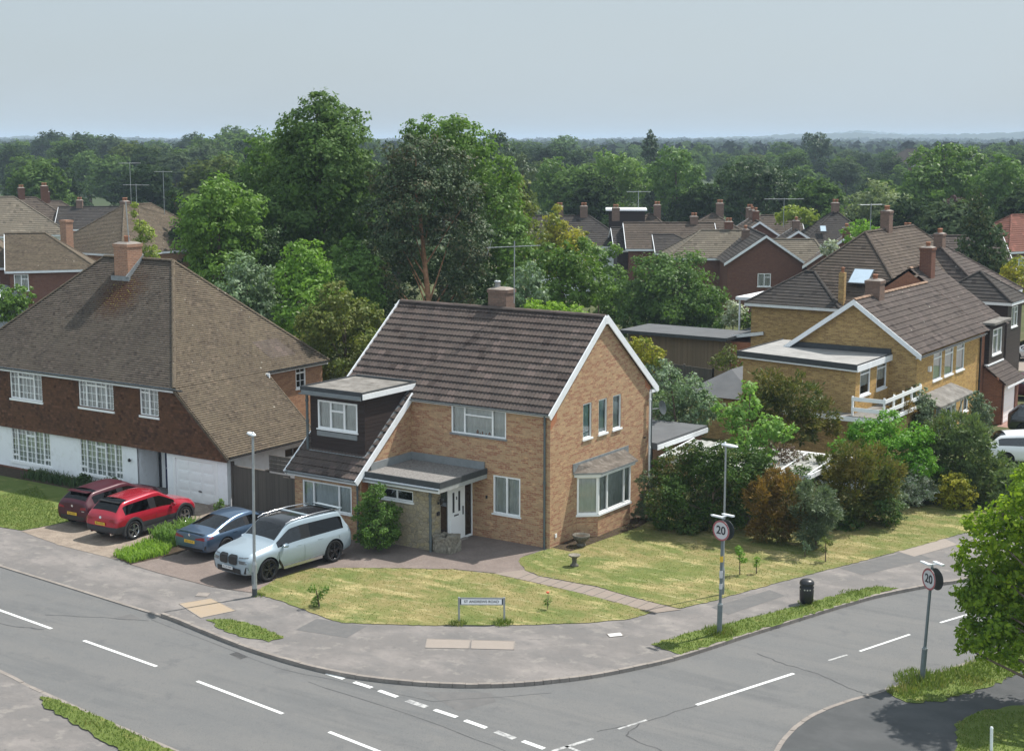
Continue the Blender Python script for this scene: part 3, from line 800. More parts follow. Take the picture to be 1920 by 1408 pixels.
# ------------------------------------------------------------------ foliage
def leaves_mesh(name, lobes, size, mat, seed, dens=3.0, clump=0.42, flat=0.35, aspect=0.55, inner=0.26, droop=0.0, maxn=60000, nclump=1.0, spray=0.0):
    """many leaf-sized rhombs gathered in clumps over the lobes of a crown. lobes: (x, y, z, rx, ry, rz)"""
    rs = np.random.RandomState(seed)
    Lb = np.array([l if len(l) == 6 else (l[0], l[1], l[2], l[3], l[3], l[3]*(l[4] if len(l) > 4 else 0.9)) for l in lobes], float)
    area = (Lb[:, 3]*Lb[:, 4]+Lb[:, 4]*Lb[:, 5]+Lb[:, 3]*Lb[:, 5])/3*4*pi
    n = int(min(maxn, dens*area.sum()/(size*size*aspect)*0.5))
    pr = area/area.sum()
    # clumps
    cr = np.sqrt(area/(4*pi))
    K = np.maximum(6, (area/(cr*clump)**2*0.55*nclump).astype(int))
    cl = []
    for i, l in enumerate(Lb):
        d = rs.normal(size=(K[i], 3)); d /= np.linalg.norm(d, axis=1)[:, None]
        rad = 0.72+0.38*rs.rand(K[i], 1)
        c = l[:3]+d*rad*l[3:6]
        cl.append(np.hstack([c, d, np.full((K[i], 1), cr[i]*clump*0.62)*(0.6+0.8*rs.rand(K[i], 1)), np.full((K[i], 1), pr[i]/K[i])]))
    cl = np.vstack(cl)
    w = cl[:, 7]*(0.35+1.3*rs.rand(len(cl))); w /= w.sum()
    ni = int(n*inner); no = n-ni
    ci = rs.choice(len(cl), no, p=w)
    off = rs.normal(size=(no, 3)); off /= np.linalg.norm(off, axis=1)[:, None]
    off *= (rs.rand(no, 1)**0.5)*cl[ci, 6:7]*np.array([1.15, 1.15, 0.8])
    pos = cl[ci, :3]+off
    nrm = cl[ci, 3:6]*0.55+off/np.maximum(cl[ci, 6:7], 1e-3)*0.5
    li = rs.choice(len(Lb), ni, p=pr)
    d = rs.normal(size=(ni, 3)); d /= np.linalg.norm(d, axis=1)[:, None]
    pos = np.vstack([pos, Lb[li, :3]+d*(rs.rand(ni, 1)**0.4)*0.85*Lb[li, 3:6]])
    nrm = np.vstack([nrm, d*0.5])
    nrm = nrm+rs.normal(size=(n, 3))*0.45+np.array([0, 0, flat])
    nrm /= np.linalg.norm(nrm, axis=1)[:, None]
    a = np.cross(nrm, rs.normal(size=(n, 3))); a /= np.linalg.norm(a, axis=1)[:, None]
    if spray:
        out = np.vstack([cl[ci, 3:6]+off/np.maximum(cl[ci, 6:7], 1e-3), d])
        a = a*(1-spray)+out*spray; a[:, 2] += 0.25*spray; a /= np.linalg.norm(a, axis=1)[:, None]
    if droop: a[:, 2] -= droop; a /= np.linalg.norm(a, axis=1)[:, None]
    b = np.cross(nrm, a); b /= np.maximum(np.linalg.norm(b, axis=1), 1e-6)[:, None]
    s = size*(0.6+0.8*rs.rand(n, 1))
    A = a*s*0.5; B = b*s*0.5*aspect
    pos[:, 2] = np.maximum(pos[:, 2], 0.03)
    v = np.stack([pos-A, pos-B+A*0.1, pos+A, pos+B+A*0.1], axis=1).reshape(-1, 3)
    v -= np.array(ORG)
    me = bpy.data.meshes.new(name)
    me.vertices.add(4*n); me.loops.add(4*n); me.polygons.add(n)
    me.vertices.foreach_set('co', v.astype(np.float32).ravel())
    me.loops.foreach_set('vertex_index', np.arange(4*n, dtype=np.int32))
    me.polygons.foreach_set('loop_start', np.arange(0, 4*n, 4, dtype=np.int32))
    me.polygons.foreach_set('loop_total', np.full(n, 4, dtype=np.int32))
    me.update(calc_edges=True)
    me.materials.append(MT[mat])
    return me

def limbs(m, base, lobes, r0, seed, fork=0.35):
    """tapered trunk that forks towards the lobes of the crown"""
    rs = random.Random(seed)
    top = max(lobes, key=lambda l: l[2])
    cx = sum(l[0] for l in lobes)/len(lobes); cy = sum(l[1] for l in lobes)/len(lobes)
    H = top[2]
    bx, by, bz = base
    trunk = []
    N = 7
    for i in range(N+1):
        t = i/N
        trunk.append(Vector((bx+(top[0]*0.5+cx*0.5-bx)*t**1.3+rs.uniform(-.1, .1)*t*r0*6, by+(top[1]*0.5+cy*0.5-by)*t**1.3+rs.uniform(-.1, .1)*t*r0*6, bz+(H-bz)*t)))
    m.tube(trunk, [r0*(1.25 if i == 0 else 1.0)*(1-0.85*i/N)+0.01 for i in range(N+1)], 8)
    for l in lobes:
        t = max(0.12, min(0.9, (l[2]-bz)/(H-bz)*0.62+rs.uniform(-.05, .05)))
        k = t*N; i = int(k); st = trunk[i].lerp(trunk[min(i+1, N)], k-i)
        en = Vector(l[:3]); mid = st.lerp(en, 0.5)+Vector((rs.uniform(-.2, .2), rs.uniform(-.2, .2), rs.uniform(0, .3)))*r0*3
        rr = r0*(1-0.85*t)*0.4
        m.tube([st, mid, en], [rr, rr*0.6, max(0.012, rr*0.2)], 6, False)

def tree(name, label, cat, base, lobes, size, mat, seed, r0=0.2, bark='bark', group=None, dens=3.0,  trunk=True, **kw):
    t = thing(name, label, cat, base, 0, group)
    me = leaves_mesh('crown', lobes, size, mat, seed, dens*1.4, **kw)
    link(bpy.data.objects.new('crown' if trunk else 'foliage', me), t)
    m = MB()
    limbs(m, base, lobes, r0, seed)
    m.build('trunk' if trunk else 'stem', bark, t)
    return t
# ------------------------------------------------------------------ ground, roads, pavements
def smooth(pts, k=3):
    """Catmull-Rom through an open polyline"""
    out = []
    for i in range(len(pts)-1):
        p0 = pts[max(i-1, 0)]; p1 = pts[i]; p2 = pts[i+1]; p3 = pts[min(i+2, len(pts)-1)]
        for j in range(k):
            t = j/k
            out.append(tuple(0.5*((2*p1[a])+(-p0[a]+p2[a])*t+(2*p0[a]-5*p1[a]+4*p2[a]-p3[a])*t*t+(-p0[a]+3*p1[a]-3*p2[a]+p3[a])*t**3) for a in (0, 1)))
    out.append(tuple(pts[-1]))
    return out

def rough_edge(pts, amp, seed, step=0.16):
    """closed outline resampled with small irregularities (grass edges)"""
    rs = random.Random(seed); out = []
    n = len(pts)
    for i in range(n):
        a, b = pts[i], pts[(i+1) % n]
        L = hypot(b[0]-a[0], b[1]-a[1]); k = max(1, int(L/step))
        for j in range(k):
            t = j/k
            out.append((a[0]+(b[0]-a[0])*t+rs.uniform(-amp, amp), a[1]+(b[1]-a[1])*t+rs.uniform(-amp, amp)))
    return out

sheet("ground", [(-9000, -300), (9000, -300), (9000, 9000), (-9000, 9000)], -0.20, 'field')
sheet("road", [(-70, -40), (70, -40), (70, 70), (-70, 70)], -0.10, 'asphalt')

KA = [(-60, -8.6), (-48, -9.65), (-36, -10.7), (-27, -11.5), (-20, -12.15), (-15.27, -12.64), (-11.59, -12.95), (-8.38, -13.25), (-6.27, -13.42), (-5.30, -13.56), (-3.39, -13.95), (-1.59, -14.25), (0.47, -14.40),
      (2.04, -14.34), (3.35, -14.05), (4.52, -13.62), (5.50, -13.12), (6.35, -12.50), (7.0, -11.88), (7.48, -11.30), (8.05, -10.55), (8.75, -9.30),
      (9.35, -7.95), (9.80, -6.45), (10.25, -4.80), (10.82, -2.90), (11.42, -0.90), (12.08, 1.06), (12.75, 2.50), (13.45, 3.80), (14.0, 4.75),
      (15.3, 8.0), (17.1, 13.0), (19.6, 20.0), (23.2, 30.0), (28.0, 42.0), (34, 58)]
KBL = [(-60, -12.3), (-45, -14.3), (-32, -16.0), (-20, -17.65), (-12, -18.75), (-6.37, -19.5), (-4.49, -19.85), (-2.67, -20.1), (-0.18, -20.45), (1.99, -20.72), (3.6, -20.95), (9, -21.8), (20, -23.5), (32, -25.3), (45, -27)]
KBR = [(60, -22), (45, -20.9), (30, -19.6), (25, -19.1), (22, -18.6), (18.0, -17.2), (15.8, -15.2), (14.85, -13.6), (14.52, -12.5), (14.36, -11.5), (14.32, -10.4), (14.48, -9.3), (14.87, -8.1), (15.26, -7.2),
       (15.75, -5.9), (16.35, -4.2), (17.1, -2.1), (18.2, 1.0), (20.1, 6.0), (23, 13.5), (27, 23.5), (33, 38)]

def kerb(name, line, side, top=0.012, w=0.125, low=None):
    """row of kerb stones along a polyline, about 0.9 m each, with thin joints"""
    m = MB(); L = 0.0; rs = random.Random(5)
    pts = [Vector(p) for p in line]
    # resample
    seg = []
    for a, b in zip(pts, pts[1:]):
        d = (b-a).length; k = max(1, round(d/0.92))
        for j in range(k): seg.append((a.lerp(b, j/k), a.lerp(b, (j+1)/k)))
    for a, b in seg:
        d = (b-a).normalized(); n = Vector((-d.y, d.x))*side
        g = d*0.006
        t = top+rs.uniform(-0.006, 0.006)
        if low and low(a.x): t = -0.068
        q = [a+g, b-g, b-g+n*w, a+g+n*w]
        p2 = [(v.x, v.y) for v in q]
        if area2(p2) < 0: p2 = p2[::-1]
        m.prism(p2, -0.16, t)
    o = m.build(name, 'kerb', None, (0, 0, 0)); o['kind'] = 'structure'
    return o

def offs(line, d):
    pts = [Vector(p) for p in line]; out = []
    for i, p in enumerate(pts):
        t = (pts[min(i+1, len(pts)-1)]-pts[max(i-1, 0)]).normalized()
        out.append((p.x-t.y*d, p.y+t.x*d))
    return out

ka = smooth(KA, 3)
kerb("kerb", ka, 1, low=lambda x: x < -6.6)
inner = offs(ka, 0.12)
crossing = [p for p in inner if p[0] < -6.4]; rest = [p for p in inner if p[0] >= -6.4]
sheet("pavement", [(p[0], p[1]+0.75) for p in crossing]+rest+[(34, 72), (-60, 72)], 0.0, 'pavement', fan=(-5, 2))
m = MB()
for a, b in zip(crossing, crossing[1:]+[rest[0]]):
    m.poly([(a[0], a[1]-0.02, -0.072), (b[0], b[1]-0.02, -0.072), (b[0], b[1]+0.76, -0.001), (a[0], a[1]+0.76, -0.001)])
o = m.build("pavement_ramp", 'pavement', None, (0, 0, 0)); o['kind'] = 'structure'
kbl = smooth(KBL, 3)
kerb("kerb", kbl, -1, top=-0.02)
sheet("pavement", offs(kbl, -0.12)+[(45, -60), (-60, -60)], -0.025, 'pavement')
kbr = smooth(KBR, 3)
kerb("kerb", kbr, -1)
sheet("pavement", offs(kbr, -0.12)+[(60, 38)], 0.0, 'pavement_dark')

# gardens behind the houses
sheet("garden_soil", [(-60, 8.5), (1.2, 8.5), (3.0, 6.2), (8.8, 4.6), (10.2, 8), (12.1, 14.5), (15.5, 26), (16, 40), (16, 72), (-60, 72)], 0.006, 'garden_ground')
sheet("garden_lawn", [(-40, 60), (14, 60), (14, 160), (-90, 160), (-130, 60), (-100, 10), (-62, 0), (-62, 60)], -0.15, 'garden_ground')

# driveways and paths
sheet("driveway", rough_edge([(-18.9, -2.15), (-18.0, -7.2), (-18.4, -9.25), (-15.59, -9.75), (-12.39, -9.89), (-12.1, -2.15)], 0.02, 1), 0.010, 'gravel_drive')
sheet("driveway", [(-11.0, -8.0), (-11.5, -10.05), (-9.66, -10.26), (-6.97, -10.40), (-5.20, -10.10), (-5.75, -8.46), (-5.70, -6.96), (-4.75, -6.15), (-3.0, -5.05), (-1.35, -4.10),
      (0.2, -3.70), (0.78, -2.85), (-0.04, -2.05), (-0.25, -1.5), (-0.15, 0.3), (-3.4, 0.3), (-3.4, -2.6), (-6.4, -2.6), (-9.8, -3.0), (-12.2, -2.7)], 0.014, 'block_paving')
pathL = [(0.10, -3.80), (1.8, -3.90), (3.59, -4.05), (5.36, -4.30), (6.85, -4.60)]
pathU = [(7.42, -3.78), (6.66, -3.70), (5.37, -3.52), (3.88, -3.18), (2.65, -3.22), (1.54, -3.20), (0.70, -2.85)]
sheet("garden_path", pathL+pathU, 0.016, 'path_slab')
m = MB()
for i in range(13):
    t = (i+0.5)/13
    x = 0.9+t*5.9; yb = -3.85-0.75*t**1.5
    m.beam((x, yb-0.1, 0.021), (x+0.05, yb+1.0-0.15*t, 0.021), 0.012, 0.004)
o = m.build("path_joints", 'patch', None, (0, 0, 0)); o['kind'] = 'structure'

# lawns and verges
LAWN_A = [(-5.34, -10.15), (-5.81, -8.46), (-5.79, -6.96), (-4.81, -6.23), (-3.04, -5.13), (-1.39, -4.19), (0.16, -3.82), (1.8, -3.94), (3.59, -4.08), (5.36, -4.32), (6.77, -4.60),
          (6.49, -5.57), (5.56, -6.64), (4.25, -7.74), (2.86, -8.75), (1.44, -9.68), (0.05, -10.44), (-0.85, -10.90), (-1.87, -10.76), (-3.06, -10.48), (-4.19, -10.25)]
LAWN_B = [(-0.25, -1.5), (-0.05, -2.05), (0.73, -2.80), (1.54, -3.14), (2.65, -3.17), (3.88, -3.13), (5.37, -3.47), (6.66, -3.65), (7.35, -3.72), (7.82, -2.52), (8.30, -0.87), (8.72, 0.42),
          (9.55, 2.9), (10.50, 5.58), (11.45, 8.59), (12.25, 11.2), (13.4, 15), (10.5, 15.5), (8.6, 13.5), (7.2, 8), (4, 7), (0.6, 7.6), (0.6, 1.5), (0.05, 0.4)]
VERGE_A = [(8.25, -7.30), (8.63, -5.7), (9.09, -4.70), (9.56, -3.46), (9.95, -2.45), (10.6, -0.78), (11.15, 0.9), (11.75, 2.20), (12.45, 2.35), (12.0, 1.15),
           (11.34, -1.0), (10.74, -3.0), (10.17, -4.9), (9.70, -6.5), (9.38, -7.60)]
VERGE_B = [(-4.6, -12.98), (-3.94, -12.55), (-2.45, -12.65), (-1.38, -12.99), (-1.55, -13.45), (-2.64, -13.62), (-3.8, -13.40)]
VERGE_C = [(-3.65, -20.30), (-3.01, -20.18), (-1.36, -20.36), (0.57, -20.66), (2.6, -20.95), (6.5, -21.6), (6.2, -22.3), (2.0, -21.75), (0.15, -21.38), (-1.62, -20.98), (-2.9, -20.72)]
VERGE_D = [(15.42, -7.15), (15.85, -5.85), (16.45, -4.2), (17.15, -2.2), (17.75, -0.6), (18.3, -1.2), (18.1, -3.0), (18.05, -4.0), (17.67, -5.34), (16.92, -7.05), (16.23, -7.65)]
import sys
GRASS_E = [(17.75, -8.35), (18.1, -7.0), (18.9, -6.0), (24, -4.5), (30, -8), (30, -14), (19.4, -13.5), (18.55, -10.8)]
LAWN_L = [(-34, -9.0), (-19.5, -9.30), (-18.45, -9.15), (-18.0, -7.2), (-18.3, -3.4), (-34, -3.4)]
LAWN_R = [(7.6, 23.4), (12.4, 23.0), (15.3, 30), (12.5, 31.5), (7.2, 32.2)]
sheet("lawn", rough_edge(LAWN_A, 0.035, 1), 0.018, 'lawn')
sheet("lawn", rough_edge(LAWN_B, 0.035, 2), 0.018, 'lawn')
sheet("verge", rough_edge(VERGE_A, 0.09, 3), 0.018, 'green_grass')
sheet("verge", rough_edge(VERGE_B, 0.07, 4), 0.018, 'green_grass')
sheet("verge", rough_edge(VERGE_C, 0.06, 5), 0.006, 'green_grass')
sheet("verge", rough_edge(VERGE_D, 0.10, 6), 0.018, 'green_grass')
sheet("lawn", rough_edge(GRASS_E, 0.06, 7), 0.018, 'green_grass')
sheet("lawn", rough_edge(LAWN_L, 0.03, 8), 0.018, 'green_grass')
sheet("flower_bed", [(-34, -3.45), (-18.35, -3.45), (-18.35, -2.1), (-34, -2.1)], 0.021, 'soil')
sheet("flower_bed", rough_edge([(-12.5, -9.75), (-11.35, -10.05), (-10.95, -8.2), (-11.6, -5), (-12.0, -2.8), (-13.0, -2.6), (-13.3, -5.5), (-13.0, -8.2)], 0.05, 9), 0.022, 'soil')
sheet("flower_bed", [(0.0, 0.15), (0.85, 0.1), (0.95, 1.3), (1.25, 4.6), (0.9, 7.2), (0.0, 7.2)], 0.022, 'soil')

def pip(x, y, poly):
    c = False; j = len(poly)-1
    for i in range(len(poly)):
        a, b = poly[i], poly[j]
        if (a[1] > y) != (b[1] > y) and x < (b[0]-a[0])*(y-a[1])/(b[1]-a[1])+a[0]: c = not c
        j = i
    return c

def blades(name, polys, n, h, mat, seed, z=0.015, extra=()):
    """short grass blades over outlines; extra = (x, y, r, n, h) taller tufts"""
    rs = random.Random(seed); V = []
    for poly in polys:
        x0 = min(p[0] for p in poly); x1 = max(p[0] for p in poly); y0 = min(p[1] for p in poly); y1 = max(p[1] for p in poly)
        k = int(abs(area2(poly))/2*n)
        while k > 0:
            x, y = rs.uniform(x0, x1), rs.uniform(y0, y1)
            k -= 1 if pip(x, y, poly) else 0
            if not pip(x, y, poly): continue
            V.append((x, y, h*rs.uniform(0.4, 1.3)))
    for (x, y, r, k, hh) in extra:
        for _ in range(k):
            a = rs.uniform(0, 2*pi); q = r*sqrt(rs.random())
            V.append((x+cos(a)*q, y+sin(a)*q, hh*rs.uniform(0.4, 1.2)*(1.1-q/r*0.6)))
    vs = []
    for x, y, hh in V:
        a = rs.uniform(0, 2*pi); w = 0.012+hh*0.05; lx, ly = rs.gauss(0, .35)*hh, rs.gauss(0, .35)*hh
        vs += [(x-cos(a)*w, y-sin(a)*w, z), (x+cos(a)*w, y+sin(a)*w, z), (x+lx, y+ly, z+hh)]
    me = bpy.data.meshes.new(name)
    me.from_pydata(vs, [], [(i, i+1, i+2) for i in range(0, len(vs), 3)])
    me.materials.append(MT[mat])
    o = link(bpy.data.objects.new(name, me)); o['kind'] = 'stuff'
    o['label'] = {'grass_blade': "green verge and lawn grass with long tufts at the posts", 'grass_blade_dry': "short dry yellowing grass of the corner lawns"}[mat]
    return o
blades("grass", [VERGE_A, VERGE_B, VERGE_C, VERGE_D, GRASS_E[:2]+[(19.2, -6.5), (20.5, -12), (18.6, -10.8)], LAWN_L[1:4]+[(-24, -4), (-24, -9)]], 380, 0.065, 'grass_blade', 3, 0.015,
       [(9.45, -5.15, 0.55, 420, 0.24), (16.0, -5.75, 0.8, 700, 0.30), (16.9, -4.8, 0.8, 500, 0.22), (10.6, -0.9, 0.4, 160, 0.12), (-5.0, -10.25, 0.25, 120, 0.12), (2.24, -8.95, 0.3, 160, 0.16), (3.4, -8.15, 0.35, 200, 0.2),
        (17.3, -3.6, 0.8, 400, 0.20), (11.3, 1.0, 0.4, 150, 0.1), (15.9, -6.9, 0.5, 350, 0.2)])
blades("grass", [LAWN_A, LAWN_B], 150, 0.035, 'grass_blade_dry', 4, 0.015)

# painted markings on the road
def marks(name, quads, z, mat, label=None):
    m = MB()
    for q in quads: m.poly([(x, y, z) for x, y in (q if area2(q) > 0 else q[::-1])])
    o = m.build(name, mat, None, (0, 0, 0)); o['kind'] = 'structure'
    return o
def dash(a, b, w):
    a = Vector(a); b = Vector(b); d = (b-a).normalized(); n = Vector((-d.y, d.x))*w/2
    return [tuple(a-n), tuple(b-n), tuple(b+n), tuple(a+n)]
ZR = -0.096
cl = [((-21.6, -14.75), (-18.1, -15.12)), ((-16.6, -15.27), (-13.1, -15.63)), ((-11.5, -15.79), (-8.24, -16.13)), ((-6.53, -16.32), (-2.97, -16.68)), ((-1.12, -16.88), (2.54, -17.35)), ((4.38, -17.61), (7.8, -18.1))]
marks("road_marking", [dash(a, b, 0.115) for a, b in cl], ZR, 'road_white')
gw = [((1.52, -14.38), (2.21, -14.44)), ((2.62, -14.48), (3.31, -14.55)), ((3.61, -14.60), (4.33, -14.70)), ((4.72, -14.76), (5.45, -14.85)), ((5.74, -14.88), (6.54, -14.97)), ((6.85, -15.03), (7.61, -15.14)),
      ((8.87, -15.33), (9.58, -15.44))]
marks("road_marking", [dash(a, b, 0.15) for a, b in gw[:3]+gw[4:]], ZR, 'road_white')
marks("road_marking", [dash(gw[3][0], gw[3][1], 0.20), dash((7.95, -15.2), (8.61, -15.32), 0.19)], ZR, 'road_white_worn')
marks("road_marking", [dash((11.43, -10.67), (12.66, -6.95), 0.115), dash((13.55, -4.1), (14.28, -1.77), 0.09), dash((14.70, -0.12), (15.9, 3.2), 0.09)], ZR, 'road_white')
marks("road_marking", [dash((9.83, -15.47), (10.28, -14.2), 0.115), dash((9.95, -15.0), (10.9, -15.2), 0.10), dash((10.50, -13.3), (10.82, -12.35), 0.08), dash((13.08, -5.38), (13.35, -4.6), 0.08), dash((16.6, 5.0), (17.6, 7.4), 0.09)], ZR, 'road_white_worn')
# tarred cracks, joints and repair patches
def wig(pts, w, seed, k=6, amp=0.04):
    rs = random.Random(seed); P = []
    for a, b in zip(pts, pts[1:]):
        for j in range(k):
            t = j/k; P.append((a[0]+(b[0]-a[0])*t+rs.uniform(-amp, amp), a[1]+(b[1]-a[1])*t+rs.uniform(-amp, amp)))
    P.append(pts[-1])
    return [dash(a, b, w*rs.uniform(0.6, 1.4)) for a, b in zip(P, P[1:])]
marks("road_crack", wig([(11.1, -6.0), (12.2, -6.4), (13.3, -6.6), (14.6, -7.25), (15.1, -7.4)], 0.04, 1)+wig([(10.1, -13.8), (10.75, -12.6), (10.9, -13.6), (12.4, -14.0), (14, -14.8)], 0.035, 2)
      + wig([(10.9, -12.4), (11.5, -10.5)], 0.03, 3)+wig([(-9.5, -15.3), (-8.0, -14.6), (-6.3, -13.9)], 0.04, 4)+wig([(-12, -16.9), (-9.3, -16.6), (-8.4, -16.3)], 0.05, 5)
      + wig([(1.5, -15.2), (6, -15.6), (9.5, -16.2)], 0.025, 6)+wig([(-6.3, -13.75), (0.2, -14.85), (5.4, -14.4), (7.7, -12.1)], 0.02, 7), -0.0965, 'crack')
sheet("road_patch", [(4.7, -14.0), (6.3, -13.0), (6.8, -13.5), (6.35, -14.6)], -0.0975, 'patch')
sheet("road_patch", [(-7.3, -13.75), (-6.75, -13.85), (-6.8, -14.25), (-7.4, -14.2)], -0.0972, 'patch')
sheet("pavement_patch", [(-1.8, -11.0), (0.0, -10.7), (0.2, -11.9), (-1.6, -12.2)], 0.004, 'patch')
sheet("pavement_patch", [(9.9, 3.6), (10.9, 3.2), (12.2, 6.6), (11.2, 7.2)], 0.004, 'patch')
sheet("pavement_patch", [(8.1, -3.0), (8.9, -3.4), (9.6, -0.5), (8.9, -0.2)], 0.004, 'patch')
sheet("pavement_patch", [(10.7, 6.9), (11.6, 6.5), (12.4, 9.0), (11.7, 9.6)], 0.007, 'concrete')

def cover(label, pts, z, mat, frame=0.03, bars=0):
    c = (sum(p[0] for p in pts)/len(pts), sum(p[1] for p in pts)/len(pts), z)
    t = thing('manhole_cover', label, 'manhole cover', c)
    m = MB(); m.prism(pts if area2(pts) > 0 else pts[::-1], z-0.02, z+0.006); m.build('lid', mat, t)
    m = MB()
    for a, b in zip(pts, pts[1:]+pts[:1]): m.beam((*a, z+0.004), (*b, z+0.004), frame, 0.014)
    m.build('frame', 'kerb', t)
cover("pair of tan concrete covers in the pavement beside the dropped kerb", [(-6.55, -12.35), (-6.1, -11.35), (-4.5, -11.85), (-4.9, -13.0)], 0.004, 'tan_iron')
cover("left half of the long pale slab set in the corner pavement", [(2.30, -10.62), (3.46, -9.98), (3.86, -10.64), (2.74, -11.30)], 0.004, 'concrete')
cover("right half of the long pale slab, nearer the path", [(3.50, -9.96), (4.63, -9.33), (5.03, -9.98), (3.92, -10.60)], 0.004, 'concrete')
cover("small white square cover in the pavement near the path end", [(6.62, -7.2), (6.90, -6.85), (7.12, -7.05), (6.84, -7.40)], 0.006, 'road_white')
cover("small pale cover in the pavement left of the bare kerb", [(-6.9, -11.1), (-6.55, -10.95), (-6.35, -11.3), (-6.7, -11.45)], 0.006, 'kerb')
t = thing('drain_grate', "dark iron drain grate in the gutter of the main road", 'drain', (-1.6, -14.75, -0.09))
m = MB(); m.prism([(-1.95, -14.75), (-1.35, -14.9), (-1.3, -14.62), (-1.9, -14.48)], -0.12, -0.094); m.build('frame', 'patch', t)
m = MB()
for i in range(9): m.beam((-1.87+i*0.065, -14.50-i*0.014, -0.09), (-1.91+i*0.065, -14.74-i*0.014, -0.09), 0.03, 0.012)
m.build('bars', 'crack', t)
# ------------------------------------------------------------------ the corner house
def obx(parent, name, mat, *boxes):
    m = MB()
    for b in boxes: m.box(*b)
    return m.build(name, mat, parent)

def chimney(parent, x0, x1, y0, y1, z0, z1, mat='brick_chim', pots=((0.5, 0.5),), cap='concrete', pot='clay', potH=0.35):
    m = MB(); m.box(x0, x1, y0, y1, z0, z1-0.22)
    m.box(x0-0.035, x1+0.035, y0-0.035, y1+0.035, z1-0.22, z1-0.08)
    c = m.build('chimney', mat, parent)
    m = MB()
    cx, cy = (x0+x1)/2, (y0+y1)/2
    m.add([(x0-0.02, y0-0.02, z1-0.08), (x1+0.02, y0-0.02, z1-0.08), (x1+0.02, y1+0.02, z1-0.08), (x0-0.02, y1+0.02, z1-0.08),
           (x0+0.15, y0+0.15, z1), (x1-0.15, y0+0.15, z1), (x1-0.15, y1-0.15, z1), (x0+0.15, y1-0.15, z1)],
          [(0, 1, 5, 4), (1, 2, 6, 5), (2, 3, 7, 6), (3, 0, 4, 7), (4, 5, 6, 7)])
    m.build('chimney_cap', cap, c)
    for fx, fy in pots:
        m = MB(); px, py = x0+(x1-x0)*fx, y0+(y1-y0)*fy
        m.lathe((px, py, z1-0.03), [(0.12, 0), (0.115, potH*0.7), (0.14, potH*0.75), (0.14, potH*0.9), (0.11, potH), (0.09, potH), (0.085, potH*0.5), (0.0, potH*0.5)], 12)
        m.build('chimney_pot', pot, c)
    return c

H1 = thing('brick_house', "buff brick corner house with brown tiled roof, dark clad dormer and stone porch", 'house', (-4.8, 3.8, 0))
XL, XW = -9.75, -6.42
m = MB()
gw = [(2.33, 2.98, 3.75, 5.10), (3.50, 4.15, 3.75, 5.10), (4.60, 5.25, 3.75, 5.10)]
wall(m, (0, 0), (0, 7.7), 0, 5.05, gw, 0.10, [(0, -0.2), (7.7, -0.2), (7.7, 5.05), (3.85, 8.17), (0, 5.05)])
wall(m, (0, 7.7), (XL, 7.7), -0.2, 5.05)
wall(m, (XL, 7.7), (XL, 0), 0, 5.05, (), 0.1, [(0, -0.2), (7.7, -0.2), (7.7, 5.05), (3.85, 8.17), (0, 5.05)])
fo = [(XL*-1-4.48, 9.75-1.95, 3.92, 5.03), (9.75-2.54, 9.75-1.31, 1.02, 2.50)]
wall(m, (XL, 0), (0, 0), -0.2, 5.07, fo, 0.09)
wall(m, (XL, 0), (XL, -3.1), 0, 2.4, (), 0.1, [(0, -0.2), (3.1, -0.2), (3.1, 2.42), (0, 4.95)])
wfo = [(0.40, 2.85, 0.98, 2.05)]
wall(m, (XL, -3.1), (XW, -3.1), -0.2, 2.42, wfo, 0.09)
wall(m, (XW, -3.1), (XW, 0), 0, 2.4, (), 0.1, [(0, -0.2), (3.1, -0.2), (3.1, 4.98), (0, 2.46)])
m.box(XL+0.2, -0.3, 0.3, 7.5, 2.55, 2.65)
m.build('wall', 'brick', H1)
# orange quoin bricks at the verge feet
for q in ([(0.003, 0.02, 4.45), (0.003, 0.42, 4.75), (0.003, 0.55, 5.47), (0.003, 0.02, 5.04)], [(0.003, 7.2, 5.15), (0.003, 7.66, 4.8), (0.003, 7.66, 5.05), (0.003, 7.2, 5.42)],
          [(XW+0.003, -3.08, 1.7), (XW+0.003, -2.72, 1.9), (XW+0.003, -2.72, 2.7), (XW+0.003, -3.08, 2.4)]):
    m = MB(); m.poly(q); m.build('quoin_patch', 'brick_orange', H1)
# windows
for i, (a, b, c, e) in enumerate(gw):
    window(H1, (0, 0), (0, 7.7), a, b, c, e, [(1, [])], 0.10, 0.07, 0.05, None, 'blind_blue' if i < 2 else 'curtain', 'glass', backfrac=1.0)
window(H1, (XL, 0), (0, 0), *fo[0], [(0.62, []), (1.28, [0.68]), (0.62, [])], 0.09, 0.06, 0.06, None, 'curtain', backfrac=1.0, sillmat='grey_paint')
window(H1, (XL, 0), (0, 0), *fo[1], [(0.5, []), (0.5, [])], 0.09, 0.05, 0.065, None, 'curtain')
window(H1, (XL, -3.1), (XW, -3.1), *wfo[0], [(0.55, []), (1.25, []), (0.62, [])], 0.09, 0.05, 0.06, None, 'curtain')
# ornaments on the sill of the upper front window
m = MB()
for k, (x, r, h) in enumerate([(-3.35, .05, .16), (-3.22, .04, .1), (-3.10, .055, .13), (-2.95, .035, .09), (-2.80, .05, .12)]):
    m.lathe((x, 0.15, 3.96), [(0.0, 0), (r, 0.0), (r*1.1, h*0.5), (r*0.5, h), (0, h)], 8)
m.build('sill_ornaments', 'clay', H1)

